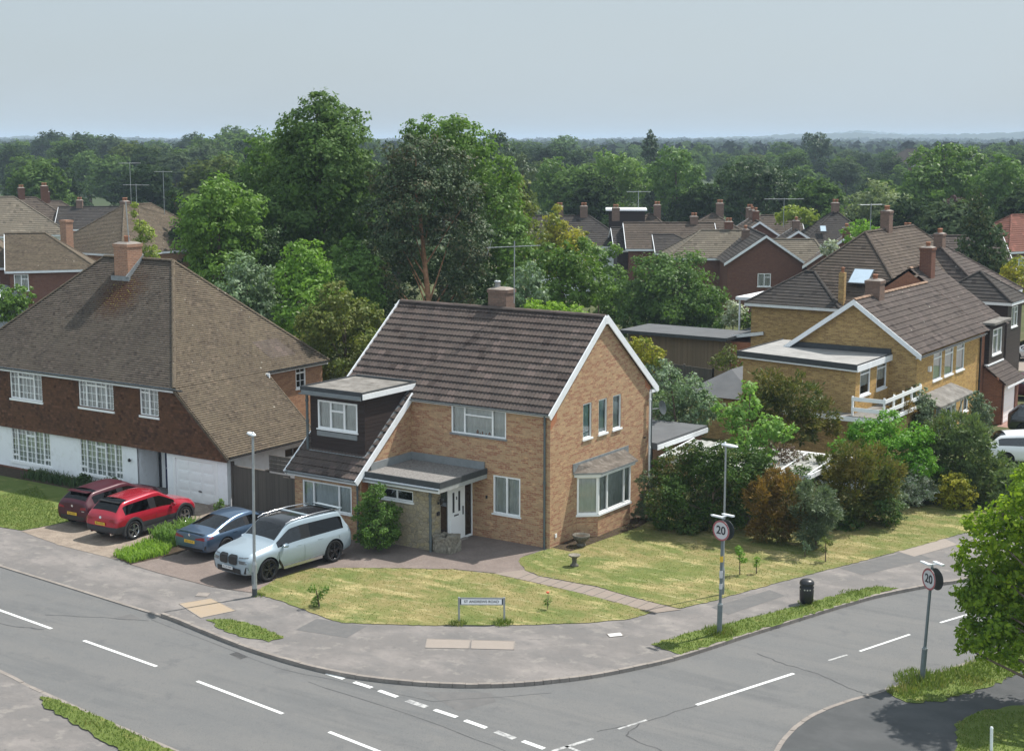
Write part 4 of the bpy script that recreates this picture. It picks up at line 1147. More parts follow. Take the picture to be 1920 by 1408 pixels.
# main roof: front slope (catslides over the wing), rear slope
K = 0.80
def zf(y): return 5.20+K*y
m = MB()
roof_plane(m, [(XL-0.1, -0.14, zf(-0.14)), (0.10, -0.14, zf(-0.14)), (0.10, 3.85, zf(3.85)), (XL-0.1, 3.85, zf(3.85))], 0.345, 0.05, (0.165, 0.024))
m.build('front_roof', 'tile_main', H1)
m = MB()
roof_plane(m, [(XL-0.1, -3.45, zf(-3.45)), (XW+0.05, -3.45, zf(-3.45)), (XW+0.05, -0.15, zf(-0.15)), (XL-0.1, -0.15, zf(-0.15))], 0.345, 0.05, (0.165, 0.024))
m.build('lower_roof', 'tile_main', H1)
m = MB()
roof_plane(m, [(0.10, 3.85, zf(3.85)), (0.10, 8.0, zf(3.85)-K*4.15), (XL-0.1, 8.0, zf(3.85)-K*4.15), (XL-0.1, 3.85, zf(3.85))], 0.345, 0.03)
m.build('rear_roof', 'tile_main', H1)
m = MB(); ridge(m, (XL-0.1, 3.85, zf(3.85)+0.0), (0.08, 3.85, zf(3.85)+0.0), 0.15, 0.45)
m.build('ridge_tiles', 'tile_main', H1)
# barge boards
for x in (0.125, XL-0.125):
    m = MB()
    m.beam((x, -0.24, zf(-0.24)-0.02), (x, 3.85, zf(3.85)-0.02), 0.045, 0.26)
    m.beam((x, 3.85, zf(3.85)-0.02), (x, 8.05, zf(3.85)-K*4.2-0.02), 0.045, 0.26)
    m.build('barge_board', 'white_wood', H1)
m = MB()
m.box(0.02, 0.135, 7.55, 8.15, 4.82, 4.94)
m.build('verge_foot', 'white_wood', H1)
obx(H1, 'apex_cap', 'white_wood', (0.03, 0.155, 3.72, 3.98, 8.02, 8.30))
m = MB()
m.beam((XW+0.09, 0.05, zf(0.05)-0.05), (XW+0.09, -3.52, zf(-3.52)-0.05), 0.05, 0.24)
m.build('barge_board', 'white_wood', H1)
m = MB()
m.beam((XL-0.13, -0.4, zf(-0.4)-0.05), (XL-0.13, -3.52, zf(-3.52)-0.05), 0.05, 0.20)
m.build('barge_board', 'white_wood', H1)
obx(H1, 'fascia', 'white_wood', (XW+0.05, 0.10, -0.10, -0.078, 4.96, 5.07))
obx(H1, 'fascia', 'white_wood', (XL-0.1, XW+0.02, -3.42, -3.40, 2.24, 2.40))
obx(H1, 'soffit', 'white_wood', (XW+0.05, 0.10, -0.078, -0.01, 5.04, 5.07), (XL-0.1, XW+0.02, -3.40, -3.11, 2.36, 2.40))
gutter(H1, (XW+0.05, -0.18, 5.07), (0.10, -0.18, 5.07), 'grey_paint', 0.065)
gutter(H1, (XL-0.15, -3.52, 2.40), (XW+0.05, -3.52, 2.40), 'grey_paint', 0.065)
downpipe(H1, -0.20, -0.07, 0.0, 5.0, 'pipe_grey', 0.045)
downpipe(H1, XW-0.12, -3.19, 0.0, 2.35, 'pipe_grey', 0.04)
downpipe(H1, 0.10, 7.45, 0.3, 4.85, 'upvc', 0.045)
downpipe(H1, 0.03, 7.72, 0.3, 4.85, 'pipe_grey', 0.035)
# chimney behind the ridge and mossy ridge edge
chimney(H1, -5.50, -4.62, 3.98, 4.62, 7.3, 9.12, 'brick_sooty', ((0.28, 0.5),), 'concrete', 'galv', 0.28)

# dormer
D = H1
m = MB()
dop = [(0.37, 2.34, 4.02, 5.13)]
wall(m, (-9.35, -2.55), (-6.66, -2.55), 3.10, 5.50, dop, 0.08)
wall(m, (-6.66, -2.55), (-6.66, 0.42), 0, 0, (), 0.1, [(0, 3.16), (2.95, 5.50), (2.95, 5.52), (0, 5.50)])
wall(m, (-9.35, 0.42), (-9.35, -2.55), 0, 0, (), 0.1, [(0, 5.48), (2.95, 3.16), (2.95, 5.50), (0, 5.52)])
dc = m.build('dormer', 'cladding', D)
window(dc, (-9.35, -2.55), (-6.66, -2.55), *dop[0], [(0.66, []), (0.68, [0.66]), (0.66, [])], 0.08, 0.05, 0.075, None, 'curtain')
obx(dc, 'apron_board', 'grey_paint', (-9.00, -7.02, -2.60, -2.553, 3.74, 3.93))
m = MB(); m.box(-9.52, -6.50, -2.82, 0.52, 5.50, 5.60); m.build('dormer_roof', 'felt', dc)
m = MB()
m.box(-9.55, -6.50, -2.87, -2.823, 5.44, 5.66); m.box(-9.57, -9.523, -2.87, 0.5, 5.44, 5.65); m.box(-6.545, -6.503, -2.82, 0.50, 5.604, 5.66)
m.box(-9.5, -6.55, 0.40, 0.60, 5.602, 5.67)
m.build('roof_edge', 'dark_grey', dc)
obx(dc, 'white_fascia', 'white_wood', (-6.498, -6.47, -2.86, 0.42, 5.38, 5.58))
obx(dc, 'grey_fascia', 'grey_paint', (-9.50, -6.55, -2.90, -2.873, 5.36, 5.50))
gutter(dc, (-9.55, -2.96, 5.40), (-6.5, -2.96, 5.40), 'grey_paint', 0.055)
downpipe(dc, -9.46, -2.62, 3.15, 5.36, 'pipe_grey', 0.055)
m = MB(); m.beam((-9.35, -2.60, 3.14), (-6.60, -2.60, 3.14), 0.16, 0.03); m.beam((-6.60, -2.60, 3.15), (-6.60, 0.4, 5.55), 0.12, 0.03); m.build('flashing', 'lead', dc)

# stone porch with flat roof
m = MB()
po = [(0.52, 2.12, 1.73, 2.14)]
wall(m, (XW, -2.68), (-3.45, -2.68), -0.1, 2.42, po, 0.10)
wall(m, (-3.45, -2.68), (-3.45, -2.12), -0.1, 2.42)
wall(m, (-3.45, -2.12), (-3.75, -2.12), -0.1, 2.42)
po_ob = m.build('porch_wall', 'stone', H1)
window(po_ob, (XW, -2.68), (-3.45, -2.68), *po[0], [(0.52, []), (0.48, [])], 0.10, 0.07, 0.05, None, None, 'glass_dark')
m = MB(); m.box(XW+0.005, -2.87, -2.95, -0.005, 2.44, 2.66); pr = m.build('porch_roof', 'gravel_roof', H1)
m = MB(); m.box(XW+0.01, -2.80, -3.03, -2.955, 2.50, 2.72); m.box(-2.865, -2.80, -2.953, -0.01, 2.50, 2.72); m.build('roof_edge', 'dark_grey', pr)
m = MB(); m.box(XW+0.01, -2.90, -0.09, -0.012, 2.662, 2.95); m.beam((XW+0.05, -2.6, 2.80), (XW+0.05, -0.09, 2.80), 0.07, 0.30); m.build('upstand', 'grey_paint', pr)
m = MB(); m.box(XW+0.02, -2.82, -3.055, -3.032, 2.32, 2.50); m.build('white_fascia', 'white_wood', pr)
m = MB(); m.box(-2.835, -2.81, -3.03, -0.01, 2.34, 2.498); m.build('side_fascia', 'pale_grey', pr)
gutter(pr, (XW+0.1, -3.11, 2.46), (-2.85, -3.11, 2.46), 'grey_paint', 0.05)
downpipe(H1, -3.42, -2.80, 0.0, 2.42, 'pipe_grey', 0.055)
# entrance: dark side light, white door, clear side light (all facing the side road)
ex = -3.50
m = MB()
for a, b in ((-2.12, -2.07), (-1.60, -1.55), (-0.56, -0.50), (0.0-0.06, 0.0-0.005)): m.box(ex-0.06, ex, a, b, 0.02, 2.35)
m.box(ex-0.055, ex-0.005, -2.07, -0.06, 2.20, 2.35); m.box(ex-0.055, ex-0.005, -2.07, -0.06, 0.02, 0.10)
en = m.build('entrance_frame', 'upvc', H1)
m = MB(); m.box(ex-0.035, ex-0.025, -2.07, -1.60, 0.10, 2.20); m.box(ex-0.035, ex-0.025, -0.50, -0.06, 0.10, 2.20); m.build('side_light', 'glass_dark', en)
m = MB()
m.box(ex-0.05, ex-0.002, -1.55, -0.56, 0.10, 2.20)
m.box(ex-0.002, ex+0.012, -1.45, -0.66, 0.22, 0.95); 
dr = m.build('door', 'upvc', H1)
m = MB(); m.box(ex-0.002, ex+0.004, -1.30, -1.18, 1.15, 1.92); m.box(ex-0.002, ex+0.004, -0.93, -0.81, 1.15, 1.92); m.build('door_glass', 'sign_black', dr)
m = MB(); m.box(ex-0.002, ex+0.012, -1.20, -0.92, 1.00, 1.05); m.box(ex-0.002, ex+0.04, -0.665, -0.635, 0.98, 1.30); m.box(ex-0.002, ex+0.02, -1.07, -1.03, 1.62, 1.74); m.build('letter_plate', 'dark_grey', dr)
m = MB(); m.box(-6.2, -3.56, -2.5, -2.45, 0.02, 2.4); m.box(-6.2, -3.56, -0.3, -0.25, 0.02, 2.4); m.box(-6.3, -6.2, -2.5, -0.2, 0.02, 2.4); m.build('porch_inside', 'inside', H1)
m = MB(); m.box(ex-0.05, ex+0.15, -1.6, -0.5, 0.0, 0.06); m.build('step', 'kerb', H1)
t = m = MB()
m.box(ex+0.05, ex+0.09, -2.32, -2.24, 1.70, 1.78)
m.beam((ex+0.06, -2.28, 1.95), (ex+0.22, -2.28, 2.0), 0.02, 0.02); m.lathe((ex+0.2, -2.28, 1.68), [(0, 0), (0.05, 0.02), (0.075, 0.22), (0.02, 0.30), (0, 0.33)], 6, False)
m.build('wall_lantern', 'black_trim', H1)
m = MB(); m.box(ex+0.052, ex+0.09, -2.38, -2.22, 1.28, 1.42); m.box(-2.86, -2.80, -0.05, -0.004, 1.55, 1.66); m.build('house_number_plate', 'sign_black', H1)

# bay window
B0, B1, B2, B3 = (0.0, 1.92), (0.62, 2.45), (0.62, 4.95), (0.0, 5.50)
m = MB()
for a, b in ((B0, B1), (B1, B2), (B2, B3)): wall(m, a, b, -0.2, 0.84)
m.poly([(B0[0], B0[1], 0.84), (B1[0], B1[1], 0.84), (B2[0], B2[1], 0.84), (B3[0], B3[1], 0.84)])
bay = m.build('bay_wall', 'brick', H1)
for a, b, cols in ((B0, B1, [(1, [])]), (B1, B2, [(0.27, []), (0.52, []), (0.21, [])]), (B2, B3, [(1, [])])):
    L = hypot(b[0]-a[0], b[1]-a[1])
    window(bay, a, b, 0.0, L, 0.90, 2.38, cols, 0.06, 0.08, 0.075, None, 'curtain', name='bay_window')
m = MB()
R0, R1, R2, R3 = (0.0, 1.62), (0.86, 2.34), (0.86, 5.12), (0.0, 5.82)
lo = [(x, y, 2.56) for x, y in (R0, R1, R2, R3)]; hi = [(0.0, 1.95, 2.84), (0.30, 2.40, 2.70), (0.30, 5.0, 2.70), (0.0, 5.5, 2.84)]
m.add(lo+hi, [(0, 1, 5, 4), (1, 2, 6, 5), (2, 3, 7, 6), (4, 5, 6, 7)]); br_ = m.build('bay_roof', 'mossy_felt', H1)
m = MB(); m.add([(x, y, 2.50) for x, y in (R0, R1, R2, R3)]+lo, [(0, 1, 5, 4), (1, 2, 6, 5), (2, 3, 7, 6)]); m.box(0.0, 0.03, 1.6, 5.85, 2.60, 2.92); m.build('bay_roof_edge', 'lead', br_)
m = MB()
F = [(0.0, 1.72), (0.78, 2.38), (0.78, 5.05), (0.0, 5.72)]
m.add([(x, y, 2.38) for x, y in F]+[(x, y, 2.50) for x, y in F], [(0, 1, 5, 4), (1, 2, 6, 5), (2, 3, 7, 6), (0, 3, 2, 1)]); m.build('bay_fascia', 'upvc', br_)
m = MB(); m.box(0.02, 0.10, 7.10, 7.16, 3.0, 3.05); m.build('bracket', 'dark_grey', H1)

# meter box, small wall things at the corner foot
obx(H1, 'vent', 'upvc', (0.002, 0.03, 0.35, 0.45, 0.35, 0.50))

# aerial beside the chimney
t = thing('tv_aerial', "tall thin television aerial on the chimney of the corner house", 'aerial', (-4.45, 4.3, 8.6))
m = MB(); m.tube([(-4.45, 4.3, 8.5), (-4.43, 4.3, 11.0)], 0.022, 6); m.build('mast', 'galv', t)
m = MB(); m.tube([(-5.40, 3.75, 10.72), (-3.55, 4.85, 10.82)], 0.016, 5)
for i in range(9):
    f = i/8; x = -5.3+1.65*f; y = 3.82+0.97*f
    m.tube([(x-0.09, y+0.16, 10.73+0.1*f), (x+0.09, y-0.16, 10.73+0.1*f)], 0.009, 4)
m.tube([(-5.5, 3.9, 10.4), (-5.2, 3.8, 11.0)], 0.012, 4)
m.build('boom', 'galv', t)

# rear flat-roofed extension and white lean-to roof
t = thing('garage', "flat-roofed orange brick garage with dark felt top and white fascia behind the corner house", 'garage', (-1.8, 9.8, 0))
m = MB()
wall(m, (0.10, 7.75), (0.10, 12.2), -0.1, 2.45); wall(m, (0.10, 12.2), (-4.5, 12.2), -0.1, 2.45); wall(m, (-4.5, 12.2), (-4.5, 7.75), -0.1, 2.45)
m.build('wall', 'brick_brown', t)
m = MB(); m.box(-4.65, 0.30, 7.72, 12.35, 2.45, 2.72); m.build('flat_roof', 'felt_dark', t)
m = MB(); m.box(0.303, 0.33, 7.75, 12.37, 2.42, 2.62); m.box(-4.65, 0.30, 12.353, 12.38, 2.42, 2.62); m.build('fascia', 'white_wood', t)
t = thing('carport', "long white corrugated plastic carport roof rising behind the dark hedge", 'carport', (3.4, 9.2, 0))
m = MB(); N = 60
for i in range(N):
    x0 = 0.35+6.5*i/N; x1 = 0.35+6.5*(i+1)/N
    a = 0.02*sin(i*1.9); b = 0.02*sin((i+1)*1.9)
    m.poly([(x0, 7.9, 2.12+a), (x1, 7.9, 2.12+b), (x1, 10.9, 2.36+b), (x0, 10.9, 2.36+a)])
m.build('roof_sheet', 'poly', t)
m = MB()
for x in (0.4, 1.7, 3.0, 4.3, 5.6, 6.8): m.beam((x, 7.9, 2.17), (x, 10.9, 2.41), 0.05, 0.04)
m.box(0.33, 6.9, 7.84, 7.895, 1.95, 2.16); m.box(6.87, 6.93, 7.9, 10.9, 2.02, 2.2)
m.build('rafter', 'white_wood', t)
for x in (0.5, 3.6, 6.8):
    obx(t, 'post', 'white_wood', (x-0.05, x+0.05, 7.9, 8.0, 0, 1.96)); obx(t, 'post', 'white_wood', (x-0.05, x+0.05, 10.75, 10.85, 0, 2.2))
t = thing('low_wall', "white rendered garden wall beside the carport and the yellow brick house", 'wall', (4.0, 15.4, 0))
m = MB(); m.box(1.6, 6.4, 15.2, 15.4, 0, 1.35); m.build('panel', 'render', t)
m = MB(); m.box(1.55, 6.45, 15.17, 15.43, 1.35, 1.42); m.build('coping', 'white_wood', t)

# ------------------------------------------------------------------ white and tile-hung house on the left
H2 = thing('tile_hung_house', "white rendered and brown tile-hung house with big hipped lichened roof and garage", 'house', (-20, 2, 0))
YF = -2.15
KL = 0.96
XE, XG = -16.9, -14.15
m = MB()
ws = 34.0
o1 = [(34-27.97, 34-25.24, 0.38, 1.98), (34-23.30, 34-20.52, 0.38, 2.02), (34-19.62, 34-17.80, -0.02, 2.02), (34-17.42, 34-14.83, -0.02, 1.88)]
wall(m, (-34, YF), (XG-0.15, YF), -0.1, 2.10, o1, 0.09)
wall(m, (XG-0.15, YF), (XG-0.15, 2.7), 0, 2.3, [(3.50, 4.55, 1.50, 1.86)], 0.09, [(0, -0.1), (4.85, -0.1), (4.85, 2.35), (0, 2.35)])
# porch recess
m.poly([(-19.62, YF, -0.02), (-19.62, -0.9, -0.02), (-19.62, -0.9, 2.02), (-19.62, YF, 2.02)])
m.poly([(-17.80, -0.9, -0.02), (-17.80, YF, -0.02), (-17.80, YF, 2.02), (-17.80, -0.9, 2.02)])
m.poly([(-19.62, -0.9, -0.02), (-17.80, -0.9, -0.02), (-17.80, -0.9, 2.02), (-19.62, -0.9, 2.02)])
m.poly([(-19.62, YF, 2.02), (-19.62, -0.9, 2.02), (-17.80, -0.9, 2.02), (-17.80, YF, 2.02)])
m.build('wall', 'render', H2)
obx(H2, 'plinth', 'brick_dark', (-34, -20.0, YF-0.03, YF-0.003, -0.1, 0.10))
obx(H2, 'step', 'concrete', (-15.0, -14.2, YF-0.45, YF-0.01, -0.1, 0.16))
m = MB()
o2 = [(34-27.78, 34-25.56, 3.34, 4.66), (34-23.12, 34-20.88, 3.40, 4.70), (34-19.25, 34-18.12, 3.42, 4.70)]
wall(m, (-34, YF-0.05), (XG, YF-0.05), 2.05, 4.80, o2, 0.12, [(0, 2.05), (34+XG-0.05, 2.05), (34+XG-0.05, 2.15), (34+XE+0.05, 4.80), (0, 4.80)])
th = m.build('hung_tiles', 'tile_hung', H2)
m = MB(); m.add([(-34, YF-0.14, 1.96), (XG, YF-0.14, 1.96), (XG, YF-0.05, 2.18), (-34, YF-0.05, 2.18), (-34, YF-0.005, 1.96), (XG, YF-0.005, 1.96)], [(0, 1, 2, 3), (4, 5, 1, 0)])
m.build('tile_kick', 'tile_hung', H2)
# geometry courses on the hung tiles
m = MB()
def nothole(x0, x1, z):
    seg = [(x0, x1)]
    for a, b, c, e in o2:
        if c-0.05 < z < e+0.02:
            ns_ = []
            for p, q in seg:
                if p < a-34 < q or p < b-34 < q or (a-34 <= p and q <= b-34):
                    if p < a-34: ns_.append((p, a-34))
                    if q > b-34: ns_.append((b-34, q))
                else: ns_.append((p, q))
            seg = ns_
    return seg
z = 2.16
while z < 4.75:
    xe = min(XG-0.1, XG-0.12-(z-2.15)*(XG-XE)/2.65)
    for a, b in nothole(-34, xe, z):
        m.add([(a, YF-0.080, z), (b, YF-0.080, z), (b, YF-0.053, z+0.105), (a, YF-0.053, z+0.105), (a, YF-0.05, z), (b, YF-0.05, z)], [(0, 1, 2, 3), (4, 5, 1, 0)])
    z += 0.108
m.build('tile_courses', 'tile_hung', H2)
bars = (0.30, 0.33, 0.026)
window(th, (-34, YF-0.05), (XG, YF-0.05), *o2[0], [(0.26, []), (0.48, [0.78]), (0.26, [])], 0.10, 0.09, 0.07, bars, 'curtain')
window(th, (-34, YF-0.05), (XG, YF-0.05), *o2[1], [(0.22, []), (0.28, [0.78]), (0.28, [0.78]), (0.22, [])], 0.10, 0.09, 0.07, bars, 'curtain')
window(th, (-34, YF-0.05), (XG, YF-0.05), *o2[2], [(0.5, [0.78]), (0.5, [])], 0.10, 0.09, 0.07, bars, 'curtain')
for k in (0, 1):
    window(H2, (-34, YF), (XG-0.15, YF), *o1[k], [(0.17, [0.2]), (0.22, []), (0.22, [0.8]), (0.22, []), (0.17, [0.2])], 0.09, 0.09, 0.07, (0.29, 0.27, 0.026), 'curtain')
window(H2, (XG-0.15, YF), (XG-0.15, 2.7), 3.50, 4.55, 1.50, 1.86, [(0.5, []), (0.5, [])], 0.09, 0, 0.04, None, None, 'glass_dark', 'grey_render')
# front door in the recess
m = MB(); m.box(-19.18, -18.30, -0.96, -0.905, 0, 1.98); dd = m.build('door', 'door_navy', H2)
m = MB(); m.box(-19.11, -19.07, -1.0, -0.96, 0.85, 0.95); m.box(-18.85, -18.6, -0.968, -0.96, 1.5, 1.56); m.build('door_handle', 'chrome', dd)
m = MB(); m.box(-19.42, -19.20, -0.955, -0.905, 0, 2.0); m.build('door_frame', 'upvc', H2)
m = MB(); m.box(-19.60, -19.44, -0.95, -0.905, 0, 2.0); m.build('side_light', 'sign_black', H2)
m = MB(); m.lathe((-20.02, YF-0.09, 1.28), [(0, 0), (0.05, 0.02), (0.07, 0.10), (0.02, 0.16), (0, 0.17)], 8); m.build('wall_lamp', 'black_trim', H2)
# garage door with raised panels
m = MB()
gx0, gx1, gz0, gz1 = -17.30, -14.93, 0.0, 1.80
m.box(gx0, gx1, YF+0.05, YF+0.09, gz0, gz1)
for i in range(3):
    for j in range(4):
        a = gx0+0.16+i*0.73; b = a+0.58; c = gz0+0.08+j*0.43; e = c+0.33
        m.box(a, b, YF+0.035, YF+0.048, c, e)
        m.box(a+0.05, b-0.05, YF+0.026, YF+0.034, c+0.05, e-0.05)
gd = m.build('garage_door', 'upvc', H2)
obx(gd, 'door_handle', 'dark_grey', (-15.98, -15.82, YF+0.0, YF+0.025, 0.48, 0.53))
m = MB(); m.box(-17.42, gx0, YF-0.02, YF+0.06, 0, 1.88); m.box(gx1, -14.83, YF-0.02, YF+0.06, 0, 1.88); m.box(gx0, gx1, YF-0.02, YF+0.06, 1.80, 1.88); m.build('garage_frame', 'upvc', H2)
# main hipped roof
ye, yr, yb, zE, zR = -2.45, 2.45, 7.35, 4.80, 9.55
XRr, XRl, XEl = -21.85, -26.4, -31.3
m = MB(); roof_plane(m, [(XEl, ye, zE), (XE, ye, zE), (XRr, yr, zR), (XRl, yr, zR)], 0.112, 0.030); m.build('front_roof', 'tile_old_front', H2)
m = MB(); roof_plane(m, [(XE, yb, zE), (XEl, yb, zE), (XRl, yr, zR), (XRr, yr, zR)], 0.112, 0.030); m.build('rear_roof', 'tile_old', H2)
m = MB(); roof_plane(m, [(XE, ye, zE), (XE, yb, zE), (XRr, yr, zR)], 0.112, 0.030)
k2 = (zE-2.22)/(XG+0.2-XE)
roof_plane(m, [(XE, ye, zE), (XG+0.22, ye, 2.22), (XG+0.22, 3.05, 2.22), (XE, 3.05, zE)], 0.112, 0.030)
m.build('side_roof', 'tile_old', H2)
m = MB(); roof_plane(m, [(XEl, yb, zE), (XEl, ye, zE), (XRl, yr, zR)], 0.112, 0.030); m.build('far_roof', 'tile_old', H2)
m = MB()
ridge(m, (XE, ye, zE), (XRr, yr, zR), 0.10, 0.12, 5); ridge(m, (XRr, yr, zR), (XRl, yr, zR), 0.13, 0.4); ridge(m, (XEl, ye, zE), (XRl, yr, zR), 0.10, 0.14, 5); ridge(m, (XE, yb, zE), (XRr, yr, zR), 0.10, 0.14, 5)
m.build('hip_tiles', 'tile_old', H2)
obx(H2, 'fascia', 'white_wood', (-31.2, XE, ye+0.03, ye+0.06, 4.60, 4.76))
obx(H2, 'soffit', 'white_wood', (-34, XE, ye+0.06, YF-0.06, 4.74, 4.77))
gutter(H2, (-31.3, ye-0.05, 4.76), (XE+0.5, ye-0.05, 4.76), 'dark_grey', 0.055)
m = MB(); m.beam((XE, ye-0.02, zE-0.10), (XG+0.24, ye-0.02, 2.12), 0.05, 0.12); m.build('verge', 'tile_old', H2); m = MB(); m.beam((XE, 3.08, zE-0.08), (XG+0.24, 3.08, 2.14), 0.06, 0.18); m.build('verge', 'tile_old', H2)
gutter(H2, (XG+0.27, ye, 2.20), (XG+0.27, 3.1, 2.20), 'black_trim', 0.05)
# rear brick part under the high side eave
m = MB()
wall(m, (-17.15, 3.0), (-17.15, 7.15), -0.1, 4.76, [(2.30, 2.98, 3.70, 4.70)], 0.09); wall(m, (-17.15, 7.15), (-31, 7.15), -0.1, 4.76); wall(m, (-31, 7.15), (-31, YF), -0.1, 4.76); wall(m, (-14.3, 2.7), (-17.15, 2.7), -0.1, 2.3)
m.build('rear_wall', 'brick_brown', H2)
window(H2, (-17.15, 3.0), (-17.15, 7.15), 2.30, 2.98, 3.70, 4.70, [(1, [0.7])], 0.09, 0.07, 0.06, (0.3, 0.34, 0.02), None, 'glass_dark')
obx(H2, 'side_fascia', 'white_wood', (-17.0, -16.96, 3.1, 7.35, 4.62, 4.76), (-16.95, -16.6, 2.95, 3.02, 4.35, 4.75))
gutter(H2, (XE+0.05, 3.1, 4.76), (XE+0.05, 7.4, 4.76), 'black_trim', 0.055)
m = MB(); m.poly([(-17.35, 3.9, zE+0.46), (-17.35, 5.6, zE+0.46), (-18.1, 5.1, zE+1.18), (-18.1, 3.5, zE+1.18)]); m.build('replaced_tiles', 'tile_main', H2)
c = chimney(H2, -24.75, -23.85, 1.55, 2.45, 8.0, 10.35, 'brick_chim', ((0.45, 0.5),), 'kerb', 'clay', 0.32)
m = MB(); m.beam((-24.9, 1.50, 8.68), (-23.7, 1.50, 8.68), 0.10, 0.26); m.beam((-23.82, 1.45, 8.72), (-23.82, 2.5, 9.62), 0.07, 0.24); m.build('lead_flashing', 'lead', c)
m = MB(); m.tube([(-24.2, 2.0, 10.3), (-24.32, 2.0, 12.2)], 0.025, 6); m.build('flue_pole', 'galv', c)

# side fence, gate and lean-to between the two houses
t = thing('timber_gate', "tall weathered grey close-boarded gate beside the white garage wall", 'gate', (-13.2, -1.9, 0))
m = MB(); m.box(-14.15, -12.35, -1.95, -1.90, 0.05, 1.75); m.box(-14.17, -12.33, -1.98, -1.87, 1.75, 1.80); m.build('board_panel', 'fence', t)
m = MB(); m.box(-14.25, -14.16, -1.98, -1.86, 0, 1.95); m.build('gate_post', 'fence', t); m = MB(); m.box(-12.34, -12.22, -1.98, -1.86, 0, 1.85); m.build('gate_post', 'fence', t)
t = thing('timber_fence', "higher grey timber screen against the brick wing, boards laid flat at the top", 'fence', (-11.0, -2.3, 0))
m = MB(); m.box(-12.2, -11.0, -2.02, -1.97, 0.05, 1.75); m.box(-11.0, -9.80, -2.42, -2.37, 0.05, 1.80); m.build('board_panel', 'fence', t)
m = MB()
for i in range(4): m.box(-12.2, -9.80, -1.90-0.0, -1.86, 1.80+i*0.17, 1.955+i*0.17)
m.build('top_board', 'fence', t)
t = thing('lean_to', "white plastic lean-to roof between the two houses", 'lean-to', (-12, 1, 0))
m = MB(); m.poly([(-12.3, -1.7, 2.02), (-9.85, -1.7, 2.20), (-9.85, 1.6, 2.36), (-12.3, 1.6, 2.18)]); m.build('roof_sheet', 'poly', t)
m = MB(); m.beam((-12.3, -1.72, 1.96), (-9.85, -1.72, 2.14), 0.05, 0.12); m.build('white_fascia', 'white_wood', t)

# ------------------------------------------------------------------ yellow brick pair on the right
H3 = thing('yellow_brick_house', "yellow brick gabled house with flat-roofed side part and white balcony rail", 'house', (2.9, 27, 0))
ax, az, ks = 2.87, 7.45, 0.71
def zr(x): return az-ks*abs(x-ax)
m = MB()
wall(m, (-0.35, 22.9), (5.95, 22.9), 0, 5, (), 0.1, [(0, -0.1), (6.30, -0.1), (6.30, zr(5.95)-0.05), (3.22, az-0.05), (0, zr(-0.35)-0.05)])
wall(m, (-0.35, 33.0), (-0.35, 22.9), -0.1, zr(-0.35)-0.05)
eo = [(0.55, 1.85, 3.42, 4.72), (2.70, 4.00, 3.42, 4.72)]
wall(m, (-1.5, 19.75), (4.6, 18.6), -0.1, 4.72)
wall(m, (-1.5, 24.9), (-1.5, 19.75), -0.1, 4.72); wall(m, (-0.35, 24.9), (-1.5, 24.9), -0.1, 4.72)
m.build('wall', 'brick_yellow', H3)
m = MB()
ro = [(25.35-22.9, 26.65-22.9, 3.42, 4.80), (27.10-22.9, 28.45-22.9, 3.42, 4.80), (28.95-22.9, 30.28-22.9, 3.42, 4.80), (3.2, 4.6, 0.1, 2.15), (7.6, 8.4, 1.1, 2.1)]
wall(m, (5.95, 22.9), (5.95, 33.0), -0.1, zr(5.95)-0.05, ro, 0.09)
wall(m, (4.6, 18.6), (4.6, 22.9), -0.1, 4.72, eo, 0.09)
m.build('front_wall', 'brick_gold', H3)
for q in ro[:3]: window(H3, (5.95, 22.9), (5.95, 33.0), *q, [(1, [0.78])], 0.09, 0.07, 0.07, None, 'curtain')
for q in eo: window(H3, (4.6, 18.6), (4.6, 22.9), *q, [(1, [0.76])], 0.09, 0.08, 0.07, None, 'curtain', backfrac=0.7)
window(H3, (5.95, 22.9), (5.95, 33.0), *ro[3], [(0.5, []), (0.5, [])], 0.09, 0.05, 0.07, None, 'curtain')
window(H3, (5.95, 22.9), (5.95, 33.0), *ro[4], [(1, [])], 0.09, 0.05, 0.07, None, 'curtain')
m = MB(); roof_plane(m, [(6.22, 22.55, zr(6.22)), (6.22, 33.1, zr(6.22)), (ax, 33.1, az), (ax, 22.55, az)], 0.34, 0.035); m.build('front_roof', 'tile_right', H3)
m = MB(); roof_plane(m, [(-0.62, 33.1, zr(-0.62)), (-0.62, 22.55, zr(-0.62)), (ax, 22.55, az), (ax, 33.1, az)], 0.34, 0.035); m.build('rear_roof', 'tile_right', H3)
m = MB(); ridge(m, (ax, 22.55, az), (ax, 33.1, az), 0.12, 0.45); m.build('ridge_tiles', 'ridge_tan', H3)
m = MB(); m.beam((6.26, 22.52, zr(6.26)-0.07), (ax, 22.52, az-0.07), 0.05, 0.27, (0, 1, 0)); m.beam((ax, 22.52, az-0.07), (-0.66, 22.52, zr(-0.66)-0.07), 0.05, 0.27, (0, 1, 0)); bb = m
m2 = MB(); 
for (xa, xb) in ((6.27, ax), (ax, -0.67)):
    m2.add([(xa, 22.50, zr(xa)-0.24), (xb, 22.50, zr(xb)-0.24), (xb, 22.50, zr(xb)+0.02), (xa, 22.50, zr(xa)+0.02), (xa, 22.545, zr(xa)-0.24), (xb, 22.545, zr(xb)-0.24), (xb, 22.545, zr(xb)+0.02), (xa, 22.545, zr(xa)+0.02)],
           [(0, 1, 2, 3), (7, 6, 5, 4), (0, 4, 5, 1), (3, 2, 6, 7), (0, 3, 7, 4), (1, 5, 6, 2)])
m2.build('barge_board', 'white_wood', H3)
obx(H3, 'soffit', 'white_wood', (5.97, 6.2, 22.6, 33, 4.86, 4.89))
gutter(H3, (6.27, 22.55, 4.98), (6.27, 33.0, 4.98), 'dark_grey', 0.06)
